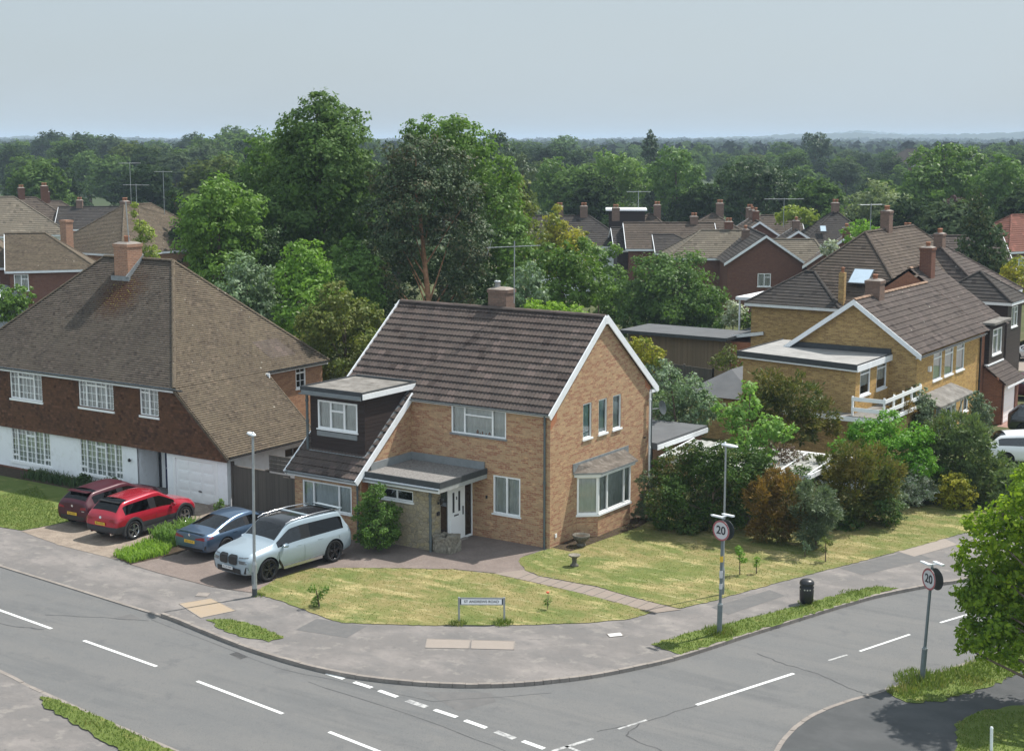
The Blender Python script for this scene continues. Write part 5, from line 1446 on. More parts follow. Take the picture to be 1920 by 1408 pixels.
chimney(H3, 2.5, 3.25, 25.0, 25.7, 6.6, 8.25, 'brick_sooty', ((0.5, 0.5),), 'kerb', 'clay', 0.25)
downpipe(H3, 6.03, 32.8, 0, 4.9, 'black_trim', 0.05)
m = MB(); m.box(5.96, 6.08, 24.5, 24.75, 4.0, 4.25); m.build('burglar_alarm', 'upvc', H3)
# flat roof of the side part
m = MB(); m.prism([(-1.72, 19.62), (4.74, 18.38), (4.74, 22.88), (-1.72, 22.88)], 4.72, 4.94); m.box(-1.72, -0.45, 22.88, 25.0, 4.72, 4.94); fr = m.build('flat_roof', 'felt_pale', H3)
m = MB(); m.beam((-1.76, 19.60, 4.87), (4.74, 18.355, 4.87), 0.045, 0.26); m.box(-1.76, -1.722, 19.64, 25.0, 4.80, 4.99); m.box(4.70, 4.738, 18.38, 22.88, 4.942, 5.0); m.box(-0.3, 4.7, 22.76, 22.87, 4.945, 5.2); m.build('roof_edge', 'dark_grey', fr)
m = MB(); m.box(4.742, 4.775, 18.33, 22.88, 4.66, 4.93); m.beam((-1.72, 19.61, 4.70), (4.74, 18.37, 4.70), 0.03, 0.075); m.build('fascia', 'white_wood', fr)
# balcony
m = MB(); m.box(4.62, 6.25, 17.75, 22.88, 2.58, 2.74); m.box(1.5, 4.62, 17.75, 18.58, 2.58, 2.74); bl = m.build('balcony', 'felt', H3)
m = MB(); m.box(1.5, 6.30, 17.68, 17.745, 2.52, 2.72); m.box(6.253, 6.30, 17.75, 22.88, 2.55, 2.72); m.build('balcony_fascia', 'white_wood', bl)
rails = MB()
yy = [18.0, 19.25, 20.45, 21.65, 22.82]
for y in yy: rails.box(6.14, 6.22, y-0.04, y+0.04, 2.742, 3.66)
for x in (4.72,): rails.box(x-0.04, x+0.04, 17.96, 18.04, 2.742, 3.62)
rails.box(6.224, 6.25, 17.96, 22.86, 3.42, 3.60); rails.box(6.224, 6.25, 17.96, 22.86, 2.95, 3.13)
rails.box(4.68, 6.22, 17.93, 17.956, 3.42, 3.60); rails.box(4.68, 6.22, 17.93, 17.956, 2.95, 3.13)
rails.build('railing', 'upvc', bl)
m = MB(); wall(m, (4.6, 18.62), (6.0, 18.62), -0.1, 2.55); wall(m, (6.0, 18.62), (6.0, 22.9), -0.1, 2.55); m.build('ground_floor_wall', 'brick_yellow', H3)
# canopy and glazed porch
m = MB(); m.add([(5.97, 22.95, 2.98), (5.97, 28.2, 2.98), (7.15, 28.2, 2.62), (7.15, 22.95, 2.62), (5.97, 22.95, 2.86), (5.97, 28.2, 2.86), (7.15, 28.2, 2.5), (7.15, 22.95, 2.5)],
      [(3, 2, 1, 0), (4, 5, 6, 7), (3, 7, 6, 2), (0, 4, 7, 3), (2, 6, 5, 1)]); m.build('canopy', 'felt', H3)
m = MB()
for y in (24.3, 25.05, 25.8, 26.5): m.box(6.70, 6.78, y-0.05, y+0.05, 0, 2.5)
m.box(6.70, 6.78, 24.3, 26.5, 2.2, 2.5); m.box(6.70, 6.76, 24.3, 25.8, 0.7, 0.78); m.box(6.0, 6.78, 26.5, 26.56, 0, 2.5); m.box(6.68, 6.76, 27.5, 27.6, 0, 2.5)
pp = m.build('porch_frame', 'upvc', H3)
m = MB(); m.box(6.73, 6.74, 24.3, 25.8, 0.05, 2.2); m.build('porch_glass', 'glass', pp)

H4 = thing('semi_detached_house', "further half of the yellow brick pair, dark dormer above white garage door", 'house', (3, 38, 0))
bx, bz = 1.9, 8.15
def zb_(x): return bz-ks*abs(x-bx)
m = MB()
wall(m, (5.9, 33.05), (5.9, 37), -0.1, 5.0); wall(m, (-1.8, 37), (-1.8, 33.05), -0.1, 5.3)
wall(m, (-1.8, 33.05), (5.9, 33.05), 0, 5, (), 0.1, [(0, -0.1), (7.7, -0.1), (7.7, 5.2), (3.7, 8.0), (0, 5.3)]); wall(m, (5.9, 37), (-1.8, 37), 0, 5, (), 0.1, [(0, -0.1), (7.7, -0.1), (7.7, 5.2), (4.0, 8.0), (0, 5.3)])
wall(m, (5.92, 33.9), (7.0, 33.9), 0, 2.1, (), 0.1, [(0, -0.1), (1.08, -0.1), (1.08, 2.2), (0, 3.0)])
m.build('wall', 'brick_rust', H4)
m = MB(); roof_plane(m, [(6.25, 33.12, zb_(6.25)), (6.25, 37.2, zb_(6.25)), (bx, 37.2, bz), (bx, 33.12, bz)], 0.34, 0.03); roof_plane(m, [(-2.1, 37.2, zb_(-2.1)), (-2.1, 33.12, zb_(-2.1)), (bx, 33.12, bz), (bx, 37.2, bz)], 0.34, 0.03)
m.build('roof', 'tile_right', H4)
m = MB(); ridge(m, (bx, 33.12, bz), (bx, 37.2, bz), 0.12, 0.45); m.build('ridge_tiles', 'ridge_tan', H4)
m = MB(); m.box(6.95, 7.0, 33.9, 34.15, 0, 2.2); m.build('garage_pier', 'brick_dark', H4); m = MB(); m.box(6.95, 7.0, 36.35, 36.9, 0, 2.2); m.box(5.95, 6.95, 36.85, 36.9, 0, 2.2); m.build('garage_wall', 'brick_dark', H4)
m = MB(); m.box(6.90, 6.94, 34.15, 36.35, 0.02, 2.05)
for j in range(9): m.box(6.942, 6.955, 34.2, 36.3, 0.06+j*0.22, 0.22+j*0.22)
m.build('garage_door', 'upvc', H4)
m = MB(); roof_plane(m, [(7.3, 33.6, 2.18), (7.3, 37.1, 2.18), (5.95, 37.1, 3.20), (5.95, 33.6, 3.20)], 0.3, 0.03); m.build('garage_roof', 'tile_right', H4)
obx(H4, 'garage_fascia', 'white_wood', (7.28, 7.33, 33.6, 37.1, 2.02, 2.14), (5.98, 6.2, 33.75, 36.7, 3.10, 3.18))
m = MB(); wall(m, (6.15, 33.95), (6.15, 36.7), 3.1, 5.3, [(0.55, 2.2, 3.6, 5.0)], 0.06); wall(m, (4.4, 33.95), (6.15, 33.95), 3.0, 5.3); wall(m, (6.15, 36.7), (4.4, 36.7), 3.1, 5.3)
dm = m.build('dormer', 'cladding', H4)
window(dm, (6.15, 33.95), (6.15, 36.7), 0.55, 2.2, 3.6, 5.0, [(0.5, [0.75]), (0.5, [])], 0.06, 0.07, 0.07, None, 'curtain')
m = MB(); m.box(4.0, 6.45, 33.7, 36.9, 5.3, 5.42); m.build('dormer_roof', 'felt', dm)
chimney(H4, 2.1, 2.75, 34.2, 34.9, 7.4, 9.3, 'brick_dark', ((0.5, 0.5),), 'kerb', 'clay', 0.25)

# ------------------------------------------------------------------ generic houses behind (each its own walls, roof, chimney, windows)
def bghouse(label, c, rot, w, d, eave, rise, hipl=1.0, hipr=1.0, wallm='brick_dark', roofm='tile_brown', chims=((0.3, 0.0),), wins=(), cat='house', over=0.35, name='house', fas='white_wood', ridgem=None, course=0.3, group=None, extra=None):
    """local x along the ridge; hip values give the ridge set-back as a share of half depth (0 = gable)"""
    t = thing(name, label, cat, (c[0], c[1], 0), radians(rot), group)
    global ORG
    ORG = Vector((0, 0, 0))
    X0, X1, Y0, Y1 = -w/2, w/2, -d/2, d/2
    k = rise/(d/2+over)
    zt = eave
    m = MB()
    by = {'f': [], 'r': [], 'b': [], 'l': []}
    for s, a, b, z0, z1 in wins: by[s].append((a, b, z0, z1))
    gz = eave+k*over-0.02
    def gable(L): return [(0, -0.3), (L, -0.3), (L, gz), (L/2, gz+k*(d/2)), (0, gz)]
    wall(m, (X0, Y0), (X1, Y0), -0.3, gz, by['f'], 0.08); wall(m, (X1, Y1), (X0, Y1), -0.3, gz)
    wall(m, (X1, Y0), (X1, Y1), -0.3, gz, by['r'], 0.08, None if hipr else gable(d)); wall(m, (X0, Y1), (X0, Y0), -0.3, gz, by['l'], 0.08, None if hipl else gable(d))
    m.build('wall', wallm, t)
    ends = {'f': ((X0, Y0), (X1, Y0)), 'r': ((X1, Y0), (X1, Y1)), 'l': ((X0, Y1), (X0, Y0))}
    for s, a, b, z0, z1 in wins:
        window(t, *ends[s], a, b, z0, z1, [(0.5, []), (0.5, [0.7])] if b-a > 0.9 else [(1, [])], 0.08, 0.06, 0.07, None, 'curtain')
    ex0, ex1, ey0, ey1 = X0-over, X1+over, Y0-over, Y1+over
    hd = d/2+over
    zR = eave+rise
    rl, rr = ex0+hd*hipl, ex1-hd*hipr
    if rl > rr: rl = rr = (rl+rr)/2
    m = MB()
    roof_plane(m, [(ex0, ey0, eave), (ex1, ey0, eave), (rr, 0, zR), (rl, 0, zR)], course, 0.03)
    roof_plane(m, [(ex1, ey1, eave), (ex0, ey1, eave), (rl, 0, zR), (rr, 0, zR)], course, 0.03)
    if hipr: roof_plane(m, [(ex1, ey0, eave), (ex1, ey1, eave), (rr, 0, zR)], course, 0.03)
    if hipl: roof_plane(m, [(ex0, ey1, eave), (ex0, ey0, eave), (rl, 0, zR)], course, 0.03)
    m.build('roof', roofm, t)
    m = MB()
    if rr-rl > 0.2: ridge(m, (rl, 0, zR), (rr, 0, zR), 0.13, 0.5, 5)
    for f, q, s in ((hipr, (ex1, ey0), rr), (hipr, (ex1, ey1), rr), (hipl, (ex0, ey0), rl), (hipl, (ex0, ey1), rl)):
        if f: ridge(m, (*q, eave), (s, 0, zR), 0.11, 0.5, 5)
    if m.v: m.build('ridge_tiles', ridgem or roofm, t)
    m = MB()
    obx(t, 'fascia', fas, (ex0, ex1, ey0+0.02, ey0+0.05, eave-0.2, eave-0.02))
    if hipr: obx(t, 'fascia', fas, (ex1-0.05, ex1-0.02, ey0+0.05, ey1-0.05, eave-0.2, eave-0.02))
    if hipl: obx(t, 'fascia', fas, (ex0+0.02, ex0+0.05, ey0+0.05, ey1-0.05, eave-0.2, eave-0.02))
    for h, x in ((hipr, ex1), (hipl, ex0)):
        m = MB()
        if not h:
            for sgn in (1, -1):
                m.add([(x-0.02, sgn*hd, eave-0.18), (x-0.02, 0, zR-0.18), (x-0.02, 0, zR+0.04), (x-0.02, sgn*hd, eave+0.04), (x+0.03, sgn*hd, eave-0.18), (x+0.03, 0, zR-0.18), (x+0.03, 0, zR+0.04), (x+0.03, sgn*hd, eave+0.04)],
                      [(0, 1, 2, 3), (7, 6, 5, 4), (0, 4, 5, 1), (3, 2, 6, 7), (0, 3, 7, 4), (1, 5, 6, 2)])
            m.build('barge_board', fas, t)
    for q in chims:
        fx, fy = q[:2]; hh = q[2] if len(q) > 2 else 1.1
        mat = q[3] if len(q) > 3 else 'brick_sooty'
        x = X0+w*fx; y = fy*d/2
        zb = zR-abs(y)*k-0.5
        chimney(t, x-0.36, x+0.36, y-0.30, y+0.30, zb, zb+0.5+hh*0.85, mat, ((0.3, 0.5), (0.7, 0.5)), 'kerb', 'clay', 0.3)
    return t

def skylight(t, x, y, z, nx, ny, nz, w=0.8, h=1.1):
    n = Vector((nx, ny, nz)).normalized(); tt = Vector((0, 0, 1)).cross(n).normalized(); b = n.cross(tt)
    c = Vector((x, y, z))
    m = MB()
    for s1, s2, off in ((w/2+0.07, h/2+0.07, 0.06),):
        m.add([c-tt*s1-b*s2, c+tt*s1-b*s2, c+tt*s1+b*s2, c-tt*s1+b*s2, c-tt*s1-b*s2+n*off, c+tt*s1-b*s2+n*off, c+tt*s1+b*s2+n*off, c-tt*s1+b*s2+n*off], [(4, 5, 6, 7), (0, 1, 5, 4), (1, 2, 6, 5), (2, 3, 7, 6), (3, 0, 4, 7)])
    o = m.build('skylight', 'dark_grey', t)
    m = MB(); m.poly([c-tt*w/2-b*h/2+n*0.07, c+tt*w/2-b*h/2+n*0.07, c+tt*w/2+b*h/2+n*0.07, c-tt*w/2+b*h/2+n*0.07]); m.build('pane', 'skylight', o)
# ------------------------------------------------------------------ houses and sheds farther off
# long hipped house with a roof window behind the yellow brick pair
t = bghouse("dark-roofed hipped house with a roof window, yellow brick side, behind the yellow brick pair", (-5.4, 50.5), 90, 18, 9.0, 4.9, 4.3, 1.0, 1.0, 'brick_yellow', 'tile_brown', ((0.46, 0.0, 1.5),), course=0.25)
skylight(t, -9.35+1.7, -1.0, 4.9+1.75, -0.70, 0, 1, 1.2, 1.3)
t = bghouse("low hipped yellow brick wing in front of the dark-roofed house", (-7.9, 43.2), 0, 5.6, 5.0, 4.88, 1.9, 1.0, 1.0, 'brick_yellow', 'tile_dark', (), name='house_wing', cat='house wing')
t = thing('flue', "slim tall pale brick flue rising from the low dark roof", 'chimney', (-5.0, 41.6, 4.6))
m = MB(); m.box(-5.2, -4.85, 41.2, 41.55, 4.7, 7.0); m.build('shaft', 'brick_yellow', t)
m = MB(); m.lathe((-5.02, 41.37, 7.0), [(0.1, 0), (0.1, 0.22), (0.16, 0.28), (0, 0.34)], 8); m.build('cowl', 'clay', t)
bghouse("brown-roofed house seen past the conifer at the right end of the yellow pair", (-3.2, 55.1), 90, 7, 8, 4.9, 3.1, 0.6, 1, 'brick_dark', 'tile_right', ((0.35, 0.0, 1.0),), (('f', 2.0, 3.5, 3.2, 4.5),))
t = bghouse("dark clad house end with hipped dark roof and white window above the garage roofs", (0.7, 50.3), 90, 3.2, 4.6, 5.0, 1.7, 1.0, 1.0, 'cladding', 'tile_dark', (), (('f', 0.9, 2.3, 3.3, 4.6),))
bghouse("red-roofed house at the right edge behind the conifer", (-10.4, 100.8), 60, 10, 7.5, 4.8, 3.1, 1, 1, 'brick_dark', 'tile_red', (), (('f', 1.2, 2.4, 2.9, 4.2), ('f', 4.0, 5.6, 2.9, 4.2), ('f', 6.8, 8.4, 2.9, 4.2)))
# brown brick gable house with pale tiled neighbours
t = bghouse("brown brick house whose white-edged gable with one small window faces the camera", (-25.6, 74.1), 122, 11.0, 6.2, 4.8, 2.35, 0, 0, 'brick_dark', 'tile_dark', ((0.55, 0.3, 1.0),), (('l', 2.5, 3.6, 2.9, 4.0),))
bghouse("pale-tiled hipped house joined to the left of the brown gable", (-30.8, 75.6), 32, 7.5, 6.5, 4.8, 2.2, 0.9, 0, 'brick_dark', 'tile_pale', ((0.72, 0.1, 1.2, 'brick_dark'),))
bghouse("small pale-tiled roof to the right of the brown gable", (-22.1, 74.0), 32, 4.6, 5.5, 4.7, 1.9, 0, 0.3, 'brick_dark', 'tile_pale', ())
bghouse("large brown pyramid-roofed house with a central chimney behind the pale roofs", (-35.4, 85.4), 30, 11, 11, 4.6, 3.4, 1, 1, 'brick_yellow', 'tile_brown', ((0.56, 0.0, 1.2),))
t = bghouse("dark timber-clad house with a roof window and small dormer above the round bush", (-40.0, 80.6), 36, 6.2, 5.6, 4.8, 1.9, 0, 0, 'cladding', 'tile_dark', (), (('l', 1.4, 2.6, 3.0, 4.3), ('f', 5.4, 6.5, 2.6, 4.0), ('l', 3.6, 4.4, 1.0, 2.2)))
skylight(t, -0.6, -2.0, 5.0+1.37, 0, -0.64, 1, 0.8, 1.0)
bghouse("yellow-walled dark-roofed house beside the timber-clad one", (-36.2, 80.1), 34, 4.5, 5.6, 4.7, 1.5, 0, 1, 'brick_yellow', 'tile_dark', ())
bghouse("dark hipped house with two chimneys and a white side wall, left of the timber-clad one", (-47.6, 80.7), 34, 9.5, 7.5, 4.9, 2.7, 0, 1, 'render', 'tile_dark', ((0.30, 0.0, 1.2), (0.55, 0.0, 1.2), (0.88, 0.0, 1.0)))
t = bghouse("house with a white-edged boxy loft extension in the middle of the far roofs", (-44.3, 89.2), 30, 6, 7, 4.9, 2.6, 0.8, 0.8, 'brick_dark', 'tile_brown', ((0.62, 0.0, 1.2),))
m = MB(); m.box(-4.2, -0.6, -3.6, 0.5, 5.6, 8.0); b = m.build('loft_extension', 'cladding', t)
m = MB(); m.box(-4.5, -0.4, -3.9, 0.6, 8.0, 8.15); m.build('flat_roof', 'white_wood', b)
bghouse("long brown-roofed house between the loft extension and the pyramid roof", (-37.9, 81.1), 34, 8, 7, 5, 2.2, 0, 0, 'brick_dark', 'tile_brown', ((0.8, 0.0, 0.8),))
for i, (lb, c, rot, w, d, rise, hl, hr, rm, ch) in enumerate([
    ("brown-roofed house with a white-edged gable behind the brown brick one", (-32.7, 89.1), 122, 7, 6.5, 2.4, 0, 0, 'tile_brown', ((0.4, 0.0, 1.1, 'brick_dark'), (0.8, 0, 1.1))),
    ("dark-roofed house with a stubby chimney behind the right end of the gabled roofs", (-25.8, 83.0), 118, 5, 5.5, 2, 0, 0, 'tile_dark', ((0.5, 0.0, 1.0),)),
    ("dark steep hipped house with one tiny bright roof light, in front of the pale trees", (-25.6, 91.9), 30, 7.5, 8.5, 3.4, 1, 1, 'tile_dark', ((0.5, 0.0, 0.9),)),
    ("far brown-roofed house with a broad white flat roof edge, near the tree line", (-35.5, 97.3), 34, 7, 6.5, 2.4, 1, 0, 'tile_brown', ((0.3, 0.0, 1.0),)),
    ("grey-roofed bungalow showing between the dark hip and the yellow pair", (-16.4, 71.3), 110, 5.5, 6, 2.4, 0, 0, 'tile_brown', ((0.2, 0.0, 0.9, 'brick_dark'),)),
    ("plain brown roof half hidden by the tall conifer", (-8.7, 71.6), 34, 9, 7, 2.6, 1, 0, 'tile_right', ((0.2, 0.0, 0.9, 'brick_dark'),)),
    ]):
    t = bghouse(lb, c, rot, w, d, 4.9, rise, hl, hr, 'brick_dark', rm, ch)
    if i == 2: skylight(t, -1.5, -2.9, 4.9+1.75, 0, -0.87, 1, 0.5, 0.7)
# left of the picture
t = bghouse("brick house at the left edge with white windows and an oriel-like bay", (-79.7, 31.4), 51, 13, 10, 4.8, 4.1, 1, 1, 'brick_dark', 'tile_old', (), (('f', 9.0, 11.2, 3.0, 4.3),), course=0.15)
t = bghouse("brick side wing with hipped plain-tiled roof at the left edge", (-70.2, 35.0), 51, 6.4, 7.2, 4.8, 2.7, 0, 1, 'brick_dark', 'tile_old', (), (('f', 0.3, 1.4, 3.2, 4.5),), course=0.15)
t = thing('bay_roof', "lead bay roof with a bright white panel on the brick house at the left edge", 'bay', (-70.6, 30.4, 0))
m = MB(); m.lathe((-70.6, 30.6, 2.6), [(2.2, -2.6), (2.2, 0.0), (2.5, 0.0), (2.45, 0.08), (0.3, 0.95), (0, 1.0)], 8, False); m.build('bay', 'lead', t)
m = MB(); a = radians(-62)
m.beam((-70.6+cos(a)*1.0, 30.6+sin(a)*1.0, 3.35), (-70.6+cos(a)*2.4, 30.6+sin(a)*2.4, 2.80), 1.3, 0.05); m.build('white_panel', 'upvc', t)
t = bghouse("big brown hipped house with an ivy-grown chimney behind the left house", (-78.9, 52.4), 90, 13.0, 9.7, 4.9, 4.1, 1, 1, 'brick_brown', 'tile_old', ((0.43, 0.15, 1.1, 'brick_sooty'),), course=0.18)
t = thing('chimney_stack', "slim orange brick chimney stack rising beside the brown hipped roof", 'chimney', (-80.2, 45.0, 0))
m = MB(); m.box(-80.6, -79.8, 44.6, 45.4, 0, 7.6); m.box(-80.65, -79.75, 44.55, 45.45, 7.6, 7.8); m.build('stack', 'brick_chim', t)
bghouse("pale brown-roofed house with a white fascia and white windows, far left", (-106.9, 57.8), 62, 13, 9, 5, 3.9, 0, 1, 'render', 'tile_pale', ((0.45, 0.0, 1.2), (0.9, 0.0, 1.4, 'brick_dark')), (('f', 9.5, 12.0, 3.1, 4.5), ('f', 14, 16, 3.1, 4.5)))
bghouse("brown-roofed house with a small white flat porch roof, second from the left", (-116.2, 70.6), 62, 8, 8, 4.8, 3.5, 0, 1, 'render', 'tile_brown', ((0.3, 0.0, 1.4, 'brick_dark'),), (('f', 6, 8, 3.1, 4.5),))
bghouse("steep dark-roofed house behind the second house from the left", (-114.8, 73.4), 62, 7.5, 8, 4.6, 3.2, 0, 1, 'render', 'tile_brown', ((0.25, 0.0, 1.4, 'brick_dark'),))
bghouse("long dark roof with an orange gable end below the wood", (-110.3, 73.9), 40, 7, 6.5, 4.8, 2.4, 0, 0, 'brick_orange', 'tile_dark', ((0.3, 0.0, 1.0),))
bghouse("dark roof showing beside the big left tree", (-94.5, 72.6), 48, 9, 8, 4.8, 2.6, 1, 1, 'brick_dark', 'tile_dark', ())
bghouse("pale-roofed building among the trees of the middle distance", (-160.0, 262), 28, 12, 9, 7.0, 2.6, 0.3, 0.3, 'render', 'felt_pale', (), name='building', cat='building')
bghouse("small hipped roof on the right skyline", (-100.0, 330.0), 20, 14, 12, 8.5, 4.2, 1.0, 1.0, 'brick_dark', 'tile_dark', (), name='building', cat='building')

# garden buildings behind the corner house
t = thing('garden_room', "long low garden room with flat grey roof behind the hedge line", 'garden room', (-15.5, 41.0, 0))
m = MB(); m.box(-18.9, -12.1, 39.6, 42.6, 0, 2.55); m.build('wall', 'fence_brown', t)
m = MB(); m.box(-19.3, -11.6, 39.1, 43.1, 2.55, 2.72); rf = m.build('flat_roof', 'felt_dark', t)
m = MB(); m.box(-19.33, -11.57, 39.05, 39.097, 2.5, 2.72); m.build('roof_edge', 'dark_grey', rf)
t = thing('brick_outbuilding', "low brick outbuilding with white sloping fascia beside the yellow brick wall", 'outbuilding', (-11.5, 43.5, 0))
m = MB(); m.box(-13.2, -9.9, 40.8, 46, 0, 2.3); m.build('wall', 'brick_orange', t)
m = MB(); m.add([(-13.4, 40.6, 2.3), (-9.8, 40.6, 2.9), (-9.8, 46.2, 2.9), (-13.4, 46.2, 2.3), (-13.4, 40.6, 2.5), (-9.8, 40.6, 3.1), (-9.8, 46.2, 3.1), (-13.4, 46.2, 2.5)], [(0, 1, 5, 4), (4, 5, 6, 7), (3, 0, 4, 7), (1, 2, 6, 5)]); rf = m.build('roof', 'felt_dark', t)
m = MB(); m.beam((-13.4, 40.57, 2.40), (-9.8, 40.57, 3.0), 0.04, 0.2); m.build('fascia', 'white_wood', rf)
t = thing('hipped_garage', "small grey hexagonal-looking garage roof behind the young bright tree", 'garage', (-3.6, 24.8, 0))
m = MB(); m.box(-5.6, -1.9, 22.1, 28.5, 0, 2.2); m.build('wall', 'brick_yellow', t)
m = MB(); e = [(-5.95, 21.8), (-1.6, 21.8), (-1.6, 28.9), (-5.95, 28.9)]
m.add([(x, y, 2.2) for x, y in e]+[(-4.2, 24.2, 3.3), (-4.2, 26.8, 3.3)], [(0, 1, 4), (1, 2, 5, 4), (2, 3, 5), (3, 0, 4, 5)]); m.build('roof', 'felt_dark', t)
t = thing('white_canopy', "white-edged canopy at the low dark roof of the yellow brick wing", 'canopy', (-12.5, 47, 0))
m = MB(); m.box(-13.6, -10.8, 44.5, 49.0, 4.55, 4.75); m.build('roof_sheet', 'white_wood', t)
m = MB(); m.box(-13.4, -13.3, 44.6, 44.7, 0, 4.55); m.box(-13.4, -13.3, 48.8, 48.9, 0, 4.55); m.build('post', 'white_wood', t)

def fence(label, pts, h, mat, posts=True, name='garden_fence'):
    c = ((pts[0][0]+pts[-1][0])/2, (pts[0][1]+pts[-1][1])/2, 0)
    t = thing(name, label, 'fence', c)
    m = MB()
    for a, b in zip(pts, pts[1:]): m.beam((a[0], a[1], h/2), (b[0], b[1], h/2), 0.04, h)
    m.build('board_panel', mat, t)
    for a, b in zip(pts, pts[1:]):
        L = hypot(b[0]-a[0], b[1]-a[1]); k = max(1, int(L/1.83))
        for j in range(k+1):
            x = a[0]+(b[0]-a[0])*j/k; y = a[1]+(b[1]-a[1])*j/k
            m = MB(); m.box(x-0.05, x+0.05, y-0.05, y+0.05, 0, h+0.08); m.build('post', mat, t)
fence("brown close-boarded fence behind the golden shrub and the corner house", [(-9.5, 33.0), (-1.9, 31.2)], 1.9, 'fence_brown')
fence("grey weathered fence panels behind the silvery shrub", [(-6.5, 22.5), (-5.9, 12.3)], 1.8, 'fence')
fence("low grey fence between the rear gardens", [(-16, 34.5), (-9.5, 33.0)], 1.7, 'fence')
# ------------------------------------------------------------------ cars
def car(name, label, loc, rz, st, L, paintm, wheel=(1.35, -1.35, 0.34, 0.80), rim='rim_silver', glass='car_glass', rear_glass=None, cab=(3, 4, 5, 6, 7, 8), group=None,
        roof_glass=False, cladding=None, spokes=5, plate_f=None, plate_r=None, extras=None, dark_pillars=True, detail=2):
    """st: stations (y, z_bottom, z_belt, half width, z_top, half width at top); cab: index of cowl, roof front, B pillar a, B pillar b, roof rear, tail"""
    t = thing(name, label, 'car', loc, rz, group)
    global ORG
    ORG = Vector((0, 0, 0))
    mats = [paintm, 'car_glass', glass, rear_glass or glass, 'black_trim', 'black_trim', 'roofg', cladding or paintm]
    bm = bmesh.new()
    rings = []
    c0, c1, pa, pb, c2, c3 = cab
    for (y, zb, zl, w, zt, wt) in st:
        pts = [(0, zb), (w*0.80, zb), (w*0.965, zb+0.07), (w, zb+(zl-zb)*0.55), (w*0.99, zl-0.07), (w*0.95, zl), (wt+(w*0.95-wt)*0.13, (zt-0.035)+(zl-zt+0.035)*0.13), (wt, zt-0.035), (wt*0.55, zt), (0, zt+0.012)]
        ring = [bm.verts.new((x, y, z)) for x, z in pts]+[bm.verts.new((-x, y, z)) for x, z in pts[-2:0:-1]]
        rings.append(ring)
    n = len(rings[0])
    for i in range(len(rings)-1):
        for k in range(n):
            kk = k if k < 9 else 17-k
            f = bm.faces.new((rings[i][k], rings[i][(k+1) % n], rings[i+1][(k+1) % n], rings[i+1][k]))
            mi = 0
            if kk == 5:
                if c2-1 <= i < pa or pb <= i < c0: mi = 2 if i >= pb else 3
                elif pa <= i < pb and dark_pillars: mi = 4
            if kk in (7, 8):
                if c1 <= i < c0: mi = 1
                elif c3 <= i < c2: mi = 3
                elif roof_glass and c2 <= i < c1: mi = 6
            if kk in (1, 2) and cladding: mi = 7
            f.material_index = mi
    # closed ends
    for r, fl in ((rings[0], False), (rings[-1], True)):
        for k in range(9):
            a, b = r[k], r[k+1]
            c, d = r[(n-k-1) % n], r[(n-k) % n]
            vs = [a, b, c, d] if k else [a, b, r[n-1]]
            if k == 8: vs = [r[8], r[9], r[10]]
            f = bm.faces.new(vs if not fl else vs[::-1])
            if cladding and k in (0, 1, 2): f.material_index = 7
    bmesh.ops.recalc_face_normals(bm, faces=bm.faces)
    me = bpy.data.meshes.new('body')
    bm.to_mesh(me); bm.free()
    for q in range(8): me.materials.append(MT['black_trim'])
    ob = bpy.data.objects.new('body', me); COL.objects.link(ob)
    s = ob.modifiers.new('s', 'SUBSURF'); s.levels = detail; s.render_levels = detail
    cut = []
    yf, yr, R, tw = wheel
    for y in (yf, yr):
        for sg in (1, -1):
            cb = bmesh.new()
            bmesh.ops.create_cone(cb, cap_ends=True, segments=28, radius1=R+0.055, radius2=R+0.055, depth=0.62, matrix=Matrix.Translation((sg*(tw+0.05), y, R))@Matrix.Rotation(pi/2, 4, 'Y'))
            cm = bpy.data.meshes.new('cut'); cb.to_mesh(cm); cb.free()
            for q in range(8): cm.materials.append(MT['black_trim'])
            for p in cm.polygons: p.material_index = 5
            co = bpy.data.objects.new('cut', cm); COL.objects.link(co); cut.append(co)
            bo = ob.modifiers.new('b', 'BOOLEAN'); bo.operation = 'DIFFERENCE'; bo.object = co; bo.solver = 'EXACT'
    dg = bpy.context.evaluated_depsgraph_get()
    ev = bpy.data.meshes.new_from_object(ob.evaluated_get(dg))
    for c in cut: bpy.data.objects.remove(c, do_unlink=True)
    bpy.data.objects.remove(ob, do_unlink=True)
    V = [v.co.copy() for v in ev.vertices]
    global BODY
    from mathutils.bvhtree import BVHTree
    BODY = BVHTree.FromPolygons(V, [list(p.vertices) for p in ev.polygons])
    groups = {}
    for p in ev.polygons:
        k = p.material_index; c = p.center
        key = (k, c.x > 0, c.y > 0) if k == 5 else ((k, c.x > 0) if k in (2, 4) else (k,))
        groups.setdefault(key, []).append(list(p.vertices))
    nm = {0: ('body', paintm), 1: ('windscreen', 'car_glass'), 2: ('side_window', glass), 3: ('rear_window', rear_glass or glass), 4: ('pillar', 'black_trim'), 5: ('wheel_arch', 'black_trim'), 6: ('sunroof', 'p_black'), 7: ('lower_trim', cladding or paintm)}
    for key, fs in groups.items():
        gi = key[0]
        idx = {}; vv = []; ff = []
        for f in fs:
            g = []
            for i in f:
                if i not in idx: idx[i] = len(vv); vv.append(V[i])
                g.append(idx[i])
            ff.append(g)
        mm = bpy.data.meshes.new(nm[gi][0]); mm.from_pydata(vv, [], ff)
        mm.polygons.foreach_set('use_smooth', [gi != 5]*len(ff)); mm.materials.append(MT[nm[gi][1]]); mm.update()
        link(bpy.data.objects.new(nm[gi][0], mm), t)
    # floor pan and seats seen dimly through the glass
    m = MB(); zb = st[len(st)//2][2]
    m.box(-0.55, 0.55, st[c3+1][0], st[c0][0]-0.3, 0.45, zb-0.06)
